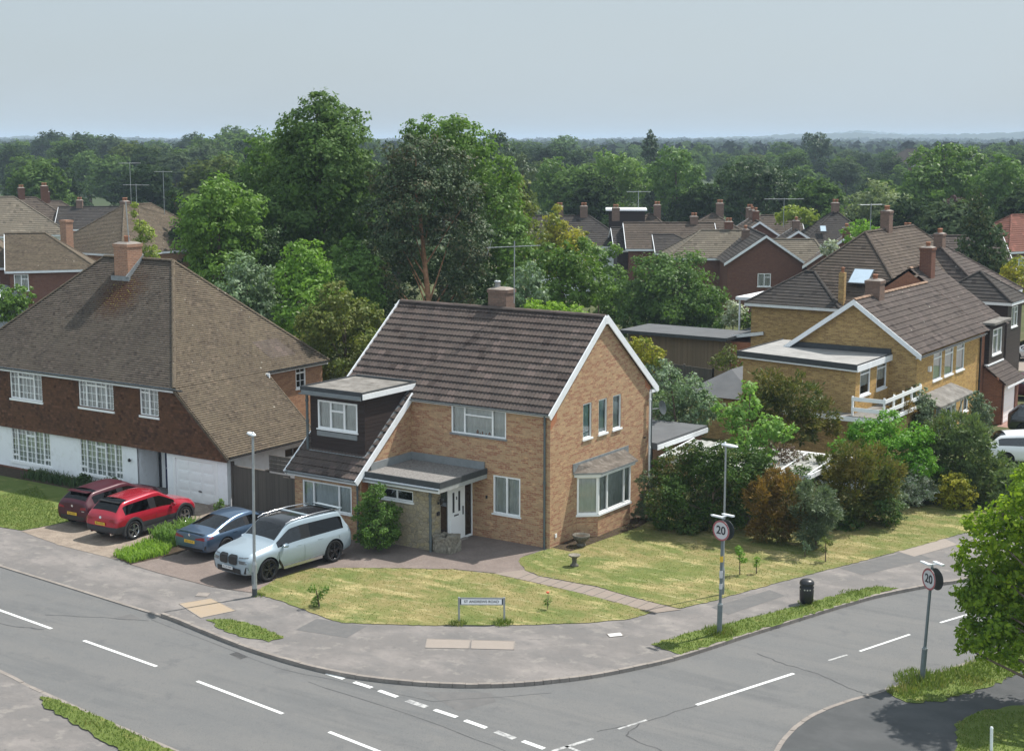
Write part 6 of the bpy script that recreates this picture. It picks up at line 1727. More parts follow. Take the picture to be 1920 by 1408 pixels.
    for y in (st[pa][0]-0.15,):
        for x in (-0.38, 0.38):
            m.box(x-0.22, x+0.22, y-0.1, y+0.06, 0.5, zb+0.22); m.box(x-0.11, x+0.11, y-0.07, y+0.03, zb+0.24, zb+0.36)
    m.build('seats', 'grey_cladding', t)
    # wheels
    for y in (yf, yr):
        for sg in (1, -1):
            w = bpy.data.objects.new('wheel', None); link(w, t); w.empty_display_size = 0.1
            xo = sg*tw
            m = MB(); prof = [(R-0.11, -0.11), (R-0.03, -0.115), (R, -0.085), (R, 0.085), (R-0.03, 0.115), (R-0.11, 0.11), (R-0.12, 0.0)]
            N = 28; vs = []
            for r, o in prof:
                for k in range(N): vs.append((xo+sg*o, y+r*cos(2*pi*k/N), R+r*sin(2*pi*k/N)))
            P_ = len(prof)
            m.add(vs, [(i*N+k, i*N+(k+1) % N, ((i+1) % P_)*N+(k+1) % N, ((i+1) % P_)*N+k) for i in range(P_) for k in range(N)], True)
            m.build('tyre', 'rubber', w)
            m = MB(); rr = R-0.10; xo2 = xo+sg*0.085
            vs = []
            for r, o in ((rr, 0.02), (rr-0.025, 0.02), (rr-0.03, -0.07), (rr, -0.07)):
                for k in range(N): vs.append((xo2+sg*o, y+r*cos(2*pi*k/N), R+r*sin(2*pi*k/N)))
            m.add(vs, [(i*N+k, i*N+(k+1) % N, (i+1)*N+(k+1) % N, (i+1)*N+k) for i in range(3) for k in range(N)], True)
            for k in range(spokes):
                a = 2*pi*k/spokes+0.3
                for da in (-0.13, 0.13):
                    m.beam((xo2, y, R), (xo2+sg*0.005, y+cos(a+da)*(rr-0.01), R+sin(a+da)*(rr-0.01)), 0.035, 0.035, (sg, 0, 0))
            m.tube([(xo2-sg*0.02, y, R), (xo2+sg*0.03, y, R)], 0.06, 10)
            m.build('rim', rim, w)
            m = MB(); m.tube([(xo2-sg*0.10, y, R), (xo2-sg*0.08, y, R)], rr-0.02, 16); m.build('brake_disc', 'black_trim', w)
            if cladding:
                m = MB(); K = 14; rr2 = R+0.05
                for j in range(K):
                    a, b = pi*(j/K)*1.16-0.25, pi*((j+1)/K)*1.16-0.25
                    w0 = (st[len(st)//2][3])*0.985
                    m.add([(sg*(w0-0.08), y+cos(q)*r, R+sin(q)*r) for q in (a, b) for r in (rr2, rr2+0.09)]+[(sg*(w0+0.022), y+cos(q)*r, R+sin(q)*r) for q in (a, b) for r in (rr2, rr2+0.09)],
                          [(4, 6, 7, 5), (5, 7, 3, 1), (0, 2, 6, 4)])
                m.build('arch_trim', cladding, t)
    # mirrors
    for sg in (1, -1):
        m = MB(); y, z, w = st[c0][0]-0.33, st[c0][2]+0.06, st[c0][3]*0.95
        x = sg*(w+0.13)
        v = []
        for yy, s2 in ((y-0.05, 1.0), (y+0.06, 0.8), (y+0.11, 0.35)):
            for a in range(10): v.append((x+cos(2*pi*a/10)*0.115*s2, yy, z+0.03+sin(2*pi*a/10)*0.075*s2))
        m.add(v, [(i*10+k, i*10+(k+1) % 10, (i+1)*10+(k+1) % 10, (i+1)*10+k) for i in range(2) for k in range(10)]+[list(range(10)), list(range(20, 30))[::-1]], True)
        m.beam((sg*(w-0.08), y+0.02, z-0.03), (x, y+0.02, z), 0.05, 0.04)
        m.build('mirror', paintm, t)
    fy, ry = st[-1][0], st[0][0]
    if plate_r:
        z, dy = plate_r
        m = MB(); m.box(-0.26, 0.26, ry-dy-0.015, ry-dy, z-0.055, z+0.055); p = m.build('number_plate', 'plate_yellow', t)
        text_mesh('plate_characters', {"r": "BK23 XVD", "d": "RJ19 KZO", "s": "LR21 OUE"}.get(label[7] if label.startswith("bright") else label[0], "GV17 TWP"), 0.095, 'sign_black', p, Matrix.Translation((0, ry-dy-0.018, z))@Matrix.Rotation(pi/2, 4, 'X'), 0.001)
    if plate_f:
        z, dy = plate_f
        m = MB(); m.box(-0.26, 0.26, fy+dy, fy+dy+0.015, z-0.055, z+0.055); p = m.build('number_plate', 'plate_white', t)
        text_mesh('plate_characters', "KL24 FNM", 0.095, 'sign_black', p, Matrix.Translation((0, fy+dy+0.018, z))@Matrix.Rotation(pi, 4, 'Z')@Matrix.Rotation(pi/2, 4, 'X'), 0.001)
    if detail > 1:
        # shut lines of the doors, bonnet and tailgate
        zb2 = st[pa][2]-0.09; zlow = st[pa][1]+0.14
        for sg in (1, -1):
            for yy in (st[c0][0]-0.10, (st[pa][0]+st[pb][0])/2, st[c2][0]+0.12):
                panel(t, 'shut_line', 'black_trim', [(0, yy, zlow), (0, yy+0.012, zlow), (0, yy+0.012, zb2), (0, yy, zb2)], 0, (sg, 0, 0), 0.003, 0.10)
            panel(t, 'shut_line', 'black_trim', [(0, st[c2][0]+0.12, zlow), (0, st[c0][0]-0.1, zlow), (0, st[c0][0]-0.1, zlow+0.010), (0, st[c2][0]+0.12, zlow+0.010)], 0, (sg, 0, 0), 0.003, 0.15)
            wr = st[1][3]*0.80
            panel(t, 'shut_line', 'black_trim', [(sg*wr, 0, 0.50), (sg*(wr+0.010), 0, 0.50), (sg*(wr+0.010), 0, st[1][2]+0.02), (sg*wr, 0, st[1][2]+0.02)], 0, (0, -1, 0), 0.003, 0.08)
        panel(t, 'shut_line', 'black_trim', [(-wr, 0, 0.495), (wr, 0, 0.495), (wr, 0, 0.506), (-wr, 0, 0.506)], 0, (0, -1, 0), 0.003, 0.1)
    if extras: extras(t)
    return t

BODY = None
def panel(t, name, mat, pts, th=0.012, n=(0, 1, 0), off=0.008, grid=0.07):
    """convex panel that follows the car body: its outline is cut into small cells and laid on the bodywork along n"""
    n = Vector(n); ax = 0 if abs(n.y) > 0.5 else 1
    pl = [(p[ax], p[2]) for p in pts]
    if area2(pl) < 0: pl = pl[::-1]
    x0, x1 = min(p[0] for p in pl), max(p[0] for p in pl); z0, z1 = min(p[1] for p in pl), max(p[1] for p in pl)
    m = MB(); nx = max(1, int((x1-x0)/grid)); nz = max(1, int((z1-z0)/grid))
    for i in range(nx):
        for j in range(nz):
            a, b = x0+(x1-x0)*i/nx, x0+(x1-x0)*(i+1)/nx; c, d = z0+(z1-z0)*j/nz, z0+(z1-z0)*(j+1)/nz
            q = clip(clip(clip(clip(pl, 1, 0, a), -1, 0, -b), 0, 1, c), 0, -1, -d)
            if len(q) < 3: continue
            P3 = []
            for u, z in q:
                o = Vector((u, 4, z)) if ax == 0 else Vector((4, u, z))
                if ax == 0: o.y = 4*n.y
                else: o.x = 4*n.x
                h = BODY.ray_cast(o, -n)
                if h[0] is None: break
                P3.append(h[0]+n*off)
            if len(P3) == len(q): m.poly(P3, True)
    if not m.v: return t
    return m.build(name, mat, t)

def rrect(cx, cz, w, h, y, r=0.05, k=4):
    out = []
    for sx, sz, a0 in ((1, -1, -90), (1, 1, 0), (-1, 1, 90), (-1, -1, 180)):
        for j in range(k+1):
            a = radians(a0+90*j/k)
            out.append((cx+sx*(w/2-r)+r*cos(a), y, cz+sz*(h/2-r)+r*sin(a)))
    return out

# --- big ice-blue SUV, facing the road
def suv_extra(t):
    y = 2.50
    for sx in (-1, 1):
        g = panel(t, 'grille', 'black_trim', rrect(sx*0.235, 0.86, 0.42, 0.34, y-0.02, 0.09), 0.05, (0, 1, 0), 0.03)
        m = MB()
        for k in range(6): m.box(sx*0.235-0.16+k*0.064-0.008, sx*0.235-0.16+k*0.064+0.008, y-0.04, y+0.035, 0.73, 0.97)
        m.build('grille_bars', 'grey_cladding', g)
        panel(t, 'headlight', 'lamp_clear', [(sx*0.50, 0, 0.945), (sx*0.83, 0, 0.955), (sx*0.82, 0, 0.995), (sx*0.50, 0, 0.985)][::sx], 0.05)
        panel(t, 'headlight', 'lamp_clear', [(sx*0.53, 0, 0.76), (sx*0.84, 0, 0.76), (sx*0.85, 0, 0.87), (sx*0.50, 0, 0.87)][::sx], 0.05)
        panel(t, 'air_intake', 'black_trim', [(sx*0.70, y-0.06, 0.36), (sx*0.90, y-0.22, 0.40), (sx*0.88, y-0.20, 0.68), (sx*0.82, y-0.14, 0.68)], 0.05)
        panel(t, 'side_trim', 'black_trim', [(sx*0.955, 1.15, 0.60), (sx*0.955, 0.92, 0.34), (sx*0.955, 0.85, 0.36), (sx*0.955, 1.10, 0.72)], 0.035, (sx, 0, 0))
        m = MB(); m.tube([(sx*0.73, 0.55, 1.79), (sx*0.735, 0.30, 1.87), (sx*0.735, -0.9, 1.905), (sx*0.72, -1.75, 1.875), (sx*0.71, -1.95, 1.81)], 0.022, 6); m.build('roof_rail', 'chrome', t)
        m = MB(); m.beam((sx*0.955, 0.88, 0.345), (sx*0.955, -0.95, 0.345), 0.04, 0.10); m.build('sill', 'rim_silver', t)
        m = MB(); m.box(sx*0.975-0.012, sx*0.975+0.012, 0.05, 0.27, 0.985, 1.01); m.box(sx*0.975-0.012, sx*0.975+0.012, -0.98, -0.76, 1.0, 1.025); m.build('door_handle', 'p_ice', t)
    panel(t, 'lower_grille', 'black_trim', rrect(0, 0.46, 1.2, 0.24, y-0.0, 0.05), 0.035, (0, 1, 0), 0.02)
    m = MB(); m.box(-0.66, 0.66, -0.62, -0.48, 1.875, 1.895); m.build('roof_bar', 'p_ice', t)
    m = MB(); m.add([(-0.66, -2.0, 1.86), (0.66, -2.0, 1.86), (0.6, -2.3, 1.82), (-0.6, -2.3, 1.82), (-0.66, -2.0, 1.82), (0.66, -2.0, 1.82), (0.6, -2.3, 1.79), (-0.6, -2.3, 1.79)], [(0, 3, 2, 1), (4, 5, 6, 7), (3, 7, 6, 2), (0, 4, 7, 3), (1, 2, 6, 5)]); m.build('spoiler', 'p_ice', t)
    for sx in (-1, 1): panel(t, 'taillight', 'lamp_red', [(sx*0.55, 0, 0.98), (sx*0.88, 0, 0.96), (sx*0.90, 0, 1.05), (sx*0.55, 0, 1.03)][::-sx], 0.04, (0, -1, 0))
SUV = [(-2.520, 0.420, 0.845, 0.808, 1.045, 0.639), (-2.450, 0.340, 1.009, 0.939, 1.191, 0.783), (-2.280, 0.300, 1.082, 0.975, 1.317, 0.783), (-2.020, 0.280, 1.082, 0.995, 1.797, 0.721), (-1.900, 0.280, 1.071, 1.000, 1.844, 0.731), (-0.160, 0.270, 1.061, 1.005, 1.891, 0.757),
       (-0.040, 0.270, 1.061, 1.005, 1.891, 0.757), (0.400, 0.270, 1.051, 1.005, 1.855, 0.742), (0.500, 0.270, 1.051, 1.005, 1.824, 0.731), (1.200, 0.280, 1.061, 1.000, 1.275, 0.824), (1.340, 0.280, 1.071, 1.000, 1.238, 0.824), (2.150, 0.300, 0.999, 0.975, 1.149, 0.803),
       (2.420, 0.320, 0.906, 0.909, 1.045, 0.721), (2.520, 0.400, 0.783, 0.768, 0.920, 0.597)]
car('parked_car', "large ice-blue SUV with black wheels, nose towards the road behind the lamp post", (-6.58, -7.25, 0.014), radians(180-5.6), SUV, 5.1, 'p_ice', (1.56, -1.54, 0.41, 0.87),
    'rim_black', 'car_glass', 'privacy', (9, 8, 5, 6, 4, 2), None, True, None, 5, (0.58, 0.045), None, suv_extra)

# --- bright red compact SUV, tail towards the road
def red_extra(t):
    for sx in (-1, 1):
        panel(t, 'taillight', 'lamp_red', [(sx*0.42, 0, 0.80), (sx*0.83, 0, 0.80), (sx*0.86, 0, 0.93), (sx*0.50, 0, 0.88)][::-sx], 0.03, (0, -1, 0))
        panel(t, 'headlight', 'lamp_clear', [(sx*0.45, 0, 0.68), (sx*0.80, 0, 0.68), (sx*0.82, 0, 0.77), (sx*0.48, 0, 0.76)][::sx], 0.03)
        m = MB(); m.beam((sx*0.875, 0.95, 0.30), (sx*0.875, -0.95, 0.30), 0.05, 0.15); m.build('sill_trim', 'grey_cladding', t)
        m = MB(); m.box(sx*0.885-0.012, sx*0.885+0.012, -0.02, 0.18, 0.865, 0.89); m.box(sx*0.885-0.012, sx*0.885+0.012, -0.95, -0.76, 0.885, 0.91); m.build('door_handle', 'p_red', t)
    for sx in (-1, 1): panel(t, 'taillight', 'lamp_red', [(0, -2.06, 0.80), (0, -1.80, 0.86), (0, -1.86, 0.94), (0, -2.06, 0.90)], 0, (sx, 0, 0), 0.006)
    m = MB(); m.box(-0.56, 0.56, -1.74, -1.52, 1.435, 1.455); m.build('spoiler', 'black_trim', t)
    panel(t, 'badge', 'chrome', rrect(0, 0.93, 0.12, 0.09, -2.115, 0.04), 0.02, (0, -1, 0))
    panel(t, 'rear_bumper', 'grey_cladding', rrect(0, 0.44, 1.56, 0.26, -2.2, 0.04), 0, (0, -1, 0), 0.014)
    for sx in (-1, 1):
        m = MB(); m.tube([(sx*0.55, -2.18, 0.33), (sx*0.55, -2.05, 0.33)], 0.04, 10); m.build('exhaust_tip', 'chrome', t)
RED = [(-2.161, 0.420, 0.749, 0.714, 0.931, 0.577), (-2.101, 0.320, 0.867, 0.857, 1.035, 0.700), (-2.000, 0.280, 0.936, 0.898, 1.118, 0.700), (-1.636, 0.250, 0.955, 0.913, 1.470, 0.597), (-1.515, 0.250, 0.955, 0.918, 1.511, 0.608), (-0.222, 0.240, 0.916, 0.918, 1.594, 0.628), (-0.121, 0.240, 0.916, 0.918, 1.594, 0.628),
       (0.182, 0.240, 0.906, 0.918, 1.584, 0.618), (0.283, 0.240, 0.906, 0.918, 1.558, 0.618), (1.010, 0.250, 0.896, 0.913, 1.118, 0.721), (1.131, 0.250, 0.886, 0.908, 1.087, 0.721), (1.768, 0.280, 0.827, 0.887, 0.994, 0.700), (2.040, 0.300, 0.739, 0.816, 0.890, 0.618), (2.161, 0.380, 0.640, 0.673, 0.766, 0.515)]
car('parked_car', "bright red crossover with dark lower cladding and silver wheels, tail towards the road", (-14.72, -6.37, 0.012), radians(1.5), RED, 4.4, 'p_red', (1.36, -1.33, 0.370, 0.80),
    'rim_silver', 'car_glass', 'privacy', (9, 8, 5, 6, 4, 2), None, False, 'grey_cladding', 5, None, (0.70, 0.02), red_extra)

# --- dark maroon hatchback behind it
def mar_extra(t):
    for sx in (-1, 1):
        panel(t, 'taillight', 'lamp_red', [(sx*0.42, 0, 0.79), (sx*0.79, 0, 0.79), (sx*0.82, 0, 0.92), (sx*0.48, 0, 0.87)][::-sx], 0.03, (0, -1, 0))
        m = MB(); m.box(sx*0.86-0.012, sx*0.86+0.012, -0.02, 0.18, 0.865, 0.89); m.build('door_handle', 'p_maroon', t)
    m = MB(); m.box(-0.55, 0.55, -1.82, -1.55, 1.395, 1.415); m.build('spoiler', 'p_maroon', t)
    panel(t, 'badge', 'chrome', rrect(0, 0.90, 0.12, 0.09, -2.06, 0.04), 0.02, (0, -1, 0))
    panel(t, 'badge', 'chrome', [(0.52, -2.03, 0.72), (0.68, -1.99, 0.73), (0.68, -1.99, 0.755), (0.52, -2.03, 0.745)], 0.02, (0, -1, 0))
    panel(t, 'rear_bumper', 'black_trim', rrect(0, 0.42, 1.3, 0.20, -2.2, 0.04), 0, (0, -1, 0), 0.012)
MAR = [(y, a, b*0.985, w*0.97, c*0.955 if c > 1.3 else c, d*0.97) for (y, a, b, w, c, d) in RED]
MAR = [(-2.08, 0.40, 0.74, 0.68, 0.88, 0.54)]+MAR[1:-1]+[(2.14, 0.38, 0.62, 0.64, 0.72, 0.48)]
car('parked_car', "dark maroon hatchback parked left of the bright red crossover", (-17.15, -5.75, 0.012), radians(2.0), MAR, 4.3, 'p_maroon', (1.32, -1.33, 0.345, 0.775),
    'rim_silver', 'car_glass', 'privacy', (9, 8, 5, 6, 4, 2), None, False, None, 5, None, (0.60, 0.02), mar_extra)

# --- slate-blue four-door coupe between the strip of plants and the big SUV
def blue_extra(t):
    for sx in (-1, 1):
        panel(t, 'taillight', 'lamp_red', [(sx*0.30, 0, 0.76), (sx*0.85, 0, 0.76), (sx*0.87, 0, 0.885), (sx*0.60, 0, 0.87), (sx*0.30, 0, 0.80)][::-sx], 0.03, (0, -1, 0))
        panel(t, 'bumper_vent', 'black_trim', [(sx*0.70, -2.20, 0.34), (sx*0.78, -2.16, 0.36), (sx*0.80, -2.14, 0.60), (sx*0.74, -2.18, 0.56)][::-sx], 0.03, (0, -1, 0))
        m = MB(); m.box(sx*0.885-0.012, sx*0.885+0.012, 0.0, 0.2, 0.83, 0.855); m.box(sx*0.885-0.012, sx*0.885+0.012, -0.95, -0.76, 0.85, 0.875); m.build('door_handle', 'p_blue', t)
    for sx in (-1, 1): panel(t, 'taillight', 'lamp_red', [(0, -2.2, 0.80), (0, -1.93, 0.84), (0, -1.98, 0.90), (0, -2.2, 0.88)], 0, (sx, 0, 0), 0.006)
    m = MB(); m.add([(-0.72, -2.22, 1.005), (0.72, -2.22, 1.005), (0.70, -2.30, 1.035), (-0.70, -2.30, 1.035), (-0.72, -2.22, 0.98), (0.72, -2.22, 0.98), (0.70, -2.29, 0.99), (-0.70, -2.29, 0.99)], [(0, 3, 2, 1), (4, 5, 6, 7), (3, 7, 6, 2), (0, 4, 7, 3), (1, 2, 6, 5)]); m.build('boot_lip', 'p_blue', t)
    panel(t, 'badge', 'chrome', rrect(0, 0.90, 0.09, 0.09, -2.285, 0.04), 0.02, (0, -1, 0))
    panel(t, 'diffuser', 'black_trim', rrect(0, 0.38, 1.3, 0.14, -2.3, 0.04), 0, (0, -1, 0), 0.012)
BLU = [(-2.30, 0.42, 0.74, 0.70, 0.94, 0.60), (-2.26, 0.30, 0.84, 0.84, 0.985, 0.72), (-2.05, 0.26, 0.91, 0.89, 1.01, 0.74), (-1.72, 0.24, 0.92, 0.90, 1.045, 0.70), (-0.72, 0.23, 0.90, 0.90, 1.365, 0.56), (-0.20, 0.22, 0.89, 0.90, 1.405, 0.57), (-0.10, 0.22, 0.89, 0.90, 1.41, 0.57),
       (0.20, 0.22, 0.88, 0.90, 1.405, 0.57), (0.30, 0.22, 0.88, 0.90, 1.39, 0.57), (1.15, 0.23, 0.87, 0.895, 1.00, 0.70), (1.27, 0.24, 0.86, 0.89, 0.98, 0.70), (1.90, 0.26, 0.78, 0.87, 0.88, 0.68), (2.18, 0.30, 0.68, 0.80, 0.77, 0.60), (2.28, 0.36, 0.58, 0.66, 0.66, 0.50)]
car('parked_car', "slate-blue four-door coupe with red tail lights beside the ice-blue SUV", (-10.05, -6.10, 0.014), radians(-1.0), BLU, 4.5, 'p_blue', (1.38, -1.33, 0.355, 0.81),
    'rim_black', 'car_glass', 'car_glass', (9, 8, 5, 6, 4, 3), None, False, None, 5, None, (0.66, 0.0), blue_extra)

# --- cars beyond the yellow brick pair
car('parked_car', "silver car parked side-on at the far right behind the yellow brick pair", (1.9, 59.2, 0.0), radians(-57+180), BLU, 4.5, 'p_silver', (1.38, -1.33, 0.33, 0.80), 'rim_silver', cab=(9, 8, 5, 6, 4, 3), detail=1)
car('parked_car', "dark red car standing next to the white garage door", (6.2, 43.2, 0.0), radians(-80), MAR, 4.3, 'p_maroon', (1.32, -1.33, 0.32, 0.775), 'rim_silver', cab=(9, 8, 5, 6, 4, 2), detail=1)
car('parked_car', "navy car behind the dark red one at the right edge", (6.6, 46.6, 0.0), radians(-80), BLU, 4.5, 'p_navy', (1.38, -1.33, 0.33, 0.80), 'rim_silver', cab=(9, 8, 5, 6, 4, 3), detail=1)
car('parked_car', "black car on the red paved drive at the right edge", (9.9, 32.6, 0.0), radians(-75), RED, 4.4, 'p_black', (1.36, -1.33, 0.345, 0.80), 'rim_black', cab=(9, 8, 5, 6, 4, 2), detail=1)
car('parked_car', "white car half hidden by the grey-green hedge at the right edge", (10.9, 24.9, 0.0), radians(-62), RED, 4.4, 'p_white', (1.36, -1.33, 0.345, 0.80), 'rim_silver', cab=(9, 8, 5, 6, 4, 2), detail=1)
sheet("driveway", [(6.9, 33.4), (14.5, 32.8), (15.5, 37.5), (7.0, 38.0)], 0.012, 'red_paving')
sheet("driveway", [(6.5, 40.0), (17, 39.5), (18.5, 44.5), (6.5, 45.5)], 0.012, 'concrete')
sheet("driveway", [(-3, 54.0), (20, 52.5), (22, 63), (-3, 64.0)], 0.012, 'concrete')
sheet("lawn", [(7, 38.1), (15.6, 37.6), (16.5, 39.9), (6.8, 40.2)], 0.02, 'green_grass')
sheet("lawn", [(7, 45.6), (18.6, 45.0), (19.8, 52.0), (6.8, 53.2)], 0.02, 'green_grass')
sheet("lawn", LAWN_R, 0.02, 'green_grass')
# ------------------------------------------------------------------ street furniture
def lamp_post(label, x, y, h, lean=(0, 0), head=(1, 0), base='galv_dark', thin=False):
    t = thing('street_lamp', label, 'street lamp', (x, y, 0), 0, 'street lamps')
    top = (x+lean[0], y+lean[1], h)
    m = MB(); b = 1.15 if not thin else 0.9
    f = b/h
    k = (x+lean[0]*f, y+lean[1]*f, b)
    r = 0.085 if not thin else 0.06
    m.tube([(x, y, 0), (k[0], k[1], b-0.06)], r, 12)
    m.tube([(k[0], k[1], b-0.06), (x+lean[0]*(f+0.02), y+lean[1]*(f+0.02), b+0.06)], [r, r*0.62], 12)
    m.tube([(x+lean[0]*(f+0.02), y+lean[1]*(f+0.02), b+0.06), top], [r*0.62, r*0.5], 12)
    m.build('column', 'galv', t)
    m = MB(); m.tube([(x, y, -0.02), (x+lean[0]*0.05, y+lean[1]*0.05, 0.28)], r*1.04, 12)
    m.build('base_sleeve', 'sign_back' if not thin else base, t)
    m = MB(); m.box(x-0.03, x+0.03, y-r-0.008, y-r+0.03, 0.45, 0.85); m.build('door', 'galv_dark', t)
    # lantern: flat tapered housing with a rounded nose
    d = Vector((head[0], head[1], 0)).normalized(); s = Vector((-d.y, d.x, 0)); c = Vector(top)
    m = MB(); P = []
    prof = [(-0.16, 0.05, 0.045), (-0.08, 0.09, 0.06), (0.10, 0.12, 0.065), (0.28, 0.125, 0.06), (0.42, 0.09, 0.045), (0.47, 0.03, 0.02)]
    for u, w, q in prof:
        for k2 in range(10):
            a = 2*pi*k2/10
            zz = sin(a)*q
            P.append(c+d*u+s*(cos(a)*w)+Vector((0, 0, 0.03+(zz if zz > 0 else zz*0.5))))
    m.add(P, [(i*10+k2, i*10+(k2+1) % 10, (i+1)*10+(k2+1) % 10, (i+1)*10+k2) for i in range(5) for k2 in range(10)]+[list(range(10))[::-1], list(range(50, 60))], True)
    hd = m.build('lantern', 'lamp_white', t)
    m = MB(); q = c+d*0.20+Vector((0, 0, -0.008)); m.lathe(tuple(q), [(0.0, -0.015), (0.09, -0.012), (0.10, 0.01)], 12); m.build('lens', 'lamp_lens', hd)
    m = MB(); q = c+d*(-0.03)+Vector((0, 0, 0.08)); m.lathe(tuple(q), [(0.035, 0), (0.035, 0.05), (0.0, 0.065)], 10); m.build('photocell', 'lamp_white', hd)
    return t
lamp_post("grey street lamp post with black foot standing in front of the ice-blue SUV", -5.05, -10.38, 5.42, (0.02, 0.10), (-0.86, 0.5))
lamp_post("slender pale street lamp behind the near 20 sign, beside the lawn", 7.80, -1.55, 5.05, (0.0, 0.0), (0.62, -0.1), thin=True)
lamp_post("far dark lamp post beside the left house roof end, in front of the trees", -17.6, 13.5, 6.75, (0, 0), (0.8, 0.3), thin=True)

def sign20(label, x, y, h, tilt, r, face, postr=0.045):
    """speed sign: grey post, two back-to-back discs in a V, solar-style lamp bar above"""
    t = thing('speed_limit_sign', label, 'road sign', (x, y, 0), 0, 'speed limit signs')
    tx, ty = tilt
    def at(z): return Vector((x+tx*z/h, y+ty*z/h, z))
    m = MB(); m.tube([at(0), at(0.95)], postr*1.75, 12); m.tube([at(0.95), at(1.02)], [postr*1.75, postr], 12)
    m.tube([at(1.02), at(h-0.12)], [postr, postr*0.9], 12); m.build('post', 'galv_dark', t)
    m = MB(); m.tube([at(0.93), at(0.97)], postr*1.85, 12); m.build('collar', 'galv', t)
    cz = h-0.15-r
    c0 = at(cz)
    for k, (az, mt) in enumerate(((face, 'front'), (face, 'back'))):
        n = Vector((sin(az), -cos(az), 0)); s = Vector((cos(az), sin(az), 0)); up = Vector((0, 0, 1))
        c = c0+n*(postr+0.03)+(s*0.0)
        if k: c = c0-n*(postr+0.14)-s*0.02+Vector((0, 0, -0.03))
        M = Matrix.Translation(c-ORG)@Matrix(((s.x, up.x, n.x, 0), (s.y, up.y, n.y, 0), (s.z, up.z, n.z, 0), (0, 0, 0, 1)))
        def disc(nm, rad, z0, z1, mat, par, rin=0.0):
            N = 40; me = bpy.data.meshes.new(nm); v = []; f = []
            for zz in (z0, z1):
                for j in range(N): v.append((cos(2*pi*j/N)*rad, sin(2*pi*j/N)*rad, zz))
            if rin:
                for zz in (z0, z1):
                    for j in range(N): v.append((cos(2*pi*j/N)*rin, sin(2*pi*j/N)*rin, zz))
                for j in range(N):
                    k2 = (j+1) % N
                    f += [(j, k2, N+k2, N+j), (N+j, N+k2, 3*N+k2, 3*N+j), (2*N+k2, 2*N+j, 3*N+j, 3*N+k2)]
            else:
                f = [(j, (j+1) % N, N+(j+1) % N, N+j) for j in range(N)]+[list(range(N))[::-1], list(range(N, 2*N))]
            me.from_pydata(v, [], f); me.transform(M); me.materials.append(MT[mat]); me.update()
            return link(bpy.data.objects.new(nm, me), par)
        pl = disc('sign_plate', r, -0.012, 0.0, 'sign_back', t)
        if k == 0:
            disc('white_face', r*0.985, 0.0005, 0.004, 'sign_white', pl)
            disc('red_ring', r*0.985, 0.0045, 0.008, 'sign_red', pl, r*0.82)
            text_mesh('numerals', "20", r*1.10, 'sign_black', pl, M@Matrix.Translation((0, 0, 0.007)), 0.003, bold=r*0.022)
    # lamp bar on top
    m = MB(); T = at(h-0.12)
    m.tube([T-Vector((0, 0, 0.1)), T+Vector((0, 0, 0.08))], 0.03, 8)
    m.build('bracket', 'galv', t)
    d1 = Vector((sin(face)*1.0, -cos(face), 0)); s1 = Vector((cos(face), sin(face), 0))
    for sg in (1, -1):
        m = MB(); c = T+d1*(0.14*sg)+s1*(0.10 if sg < 0 else -0.10)+Vector((0, 0, 0.09+(0.02 if sg < 0 else 0)))
        m.beam(c-s1*0.20, c+s1*0.20, 0.10, 0.045); m.beam(c-s1*0.24, c-s1*0.20, 0.06, 0.03); m.beam(T+Vector((0, 0, 0.07)), c, 0.05, 0.03)
        m.build('lamp_bar', 'lamp_white', t)
    return t
s = sign20("speed limit sign reading 20 on the bin side verge", 9.50, -5.30, 3.76, (0.03, 0.02), 0.32, radians(-12))
m = MB(); 
for z, dz in ((1.80, 0.22), (1.45, 0.16)):
    m.tube([(9.515, -5.30, z), (9.517, -5.30, z+dz)], 0.052, 10)
ORG = Vector((9.50, -5.30, 0)); m.build('sticker', 'sign_white', s)
m = MB(); m.tube([(9.52, -5.29, 2.30), (9.52, -5.29, 2.48)], 0.052, 10); m.build('yellow_sticker', 'plate_yellow', s)
sign20("speed limit sign reading 20 beside the overhanging maple tree", 16.0, -5.78, 3.42, (0.12, 0.10), 0.31, radians(-36))

t = thing('litter_bin', "black domed litter bin with pale lettering band standing on the verge", 'litter bin', (10.52, -0.93, 0.03))
m = MB(); m.lathe((10.52, -0.93, 0.08), [(0.0, 0), (0.205, 0), (0.225, 0.03), (0.235, 0.48), (0.228, 0.50)], 24); m.build('body', 'bin_black', t)
m = MB(); m.lathe((10.52, -0.93, 0.08), [(0.205, 0.50), (0.205, 0.60)], 24); m.build('opening', 'sign_black', t)
m = MB(); m.lathe((10.52, -0.93, 0.08), [(0.20, 0.58), (0.24, 0.585), (0.242, 0.62), (0.225, 0.68), (0.17, 0.73), (0.09, 0.755), (0.0, 0.76)], 24); m.build('dome_lid', 'bin_black', t)
m = MB()
m.lathe((10.52, -0.93, 0.03), [(0.15, 0), (0.15, 0.06)], 16); m.build('foot', 'bin_black', t)
m = MB()
for k in range(16):
    if k % 4 == 3: continue
    a = 2*pi*k/16; b = a+0.20
    r = 0.238
    m.poly([(10.52+cos(a)*r, -0.93+sin(a)*r, 0.50), (10.52+cos(b)*r, -0.93+sin(b)*r, 0.50), (10.52+cos(b)*r, -0.93+sin(b)*r, 0.54), (10.52+cos(a)*r, -0.93+sin(a)*r, 0.54)])
m.build('lettering_band', 'gold_print', t)

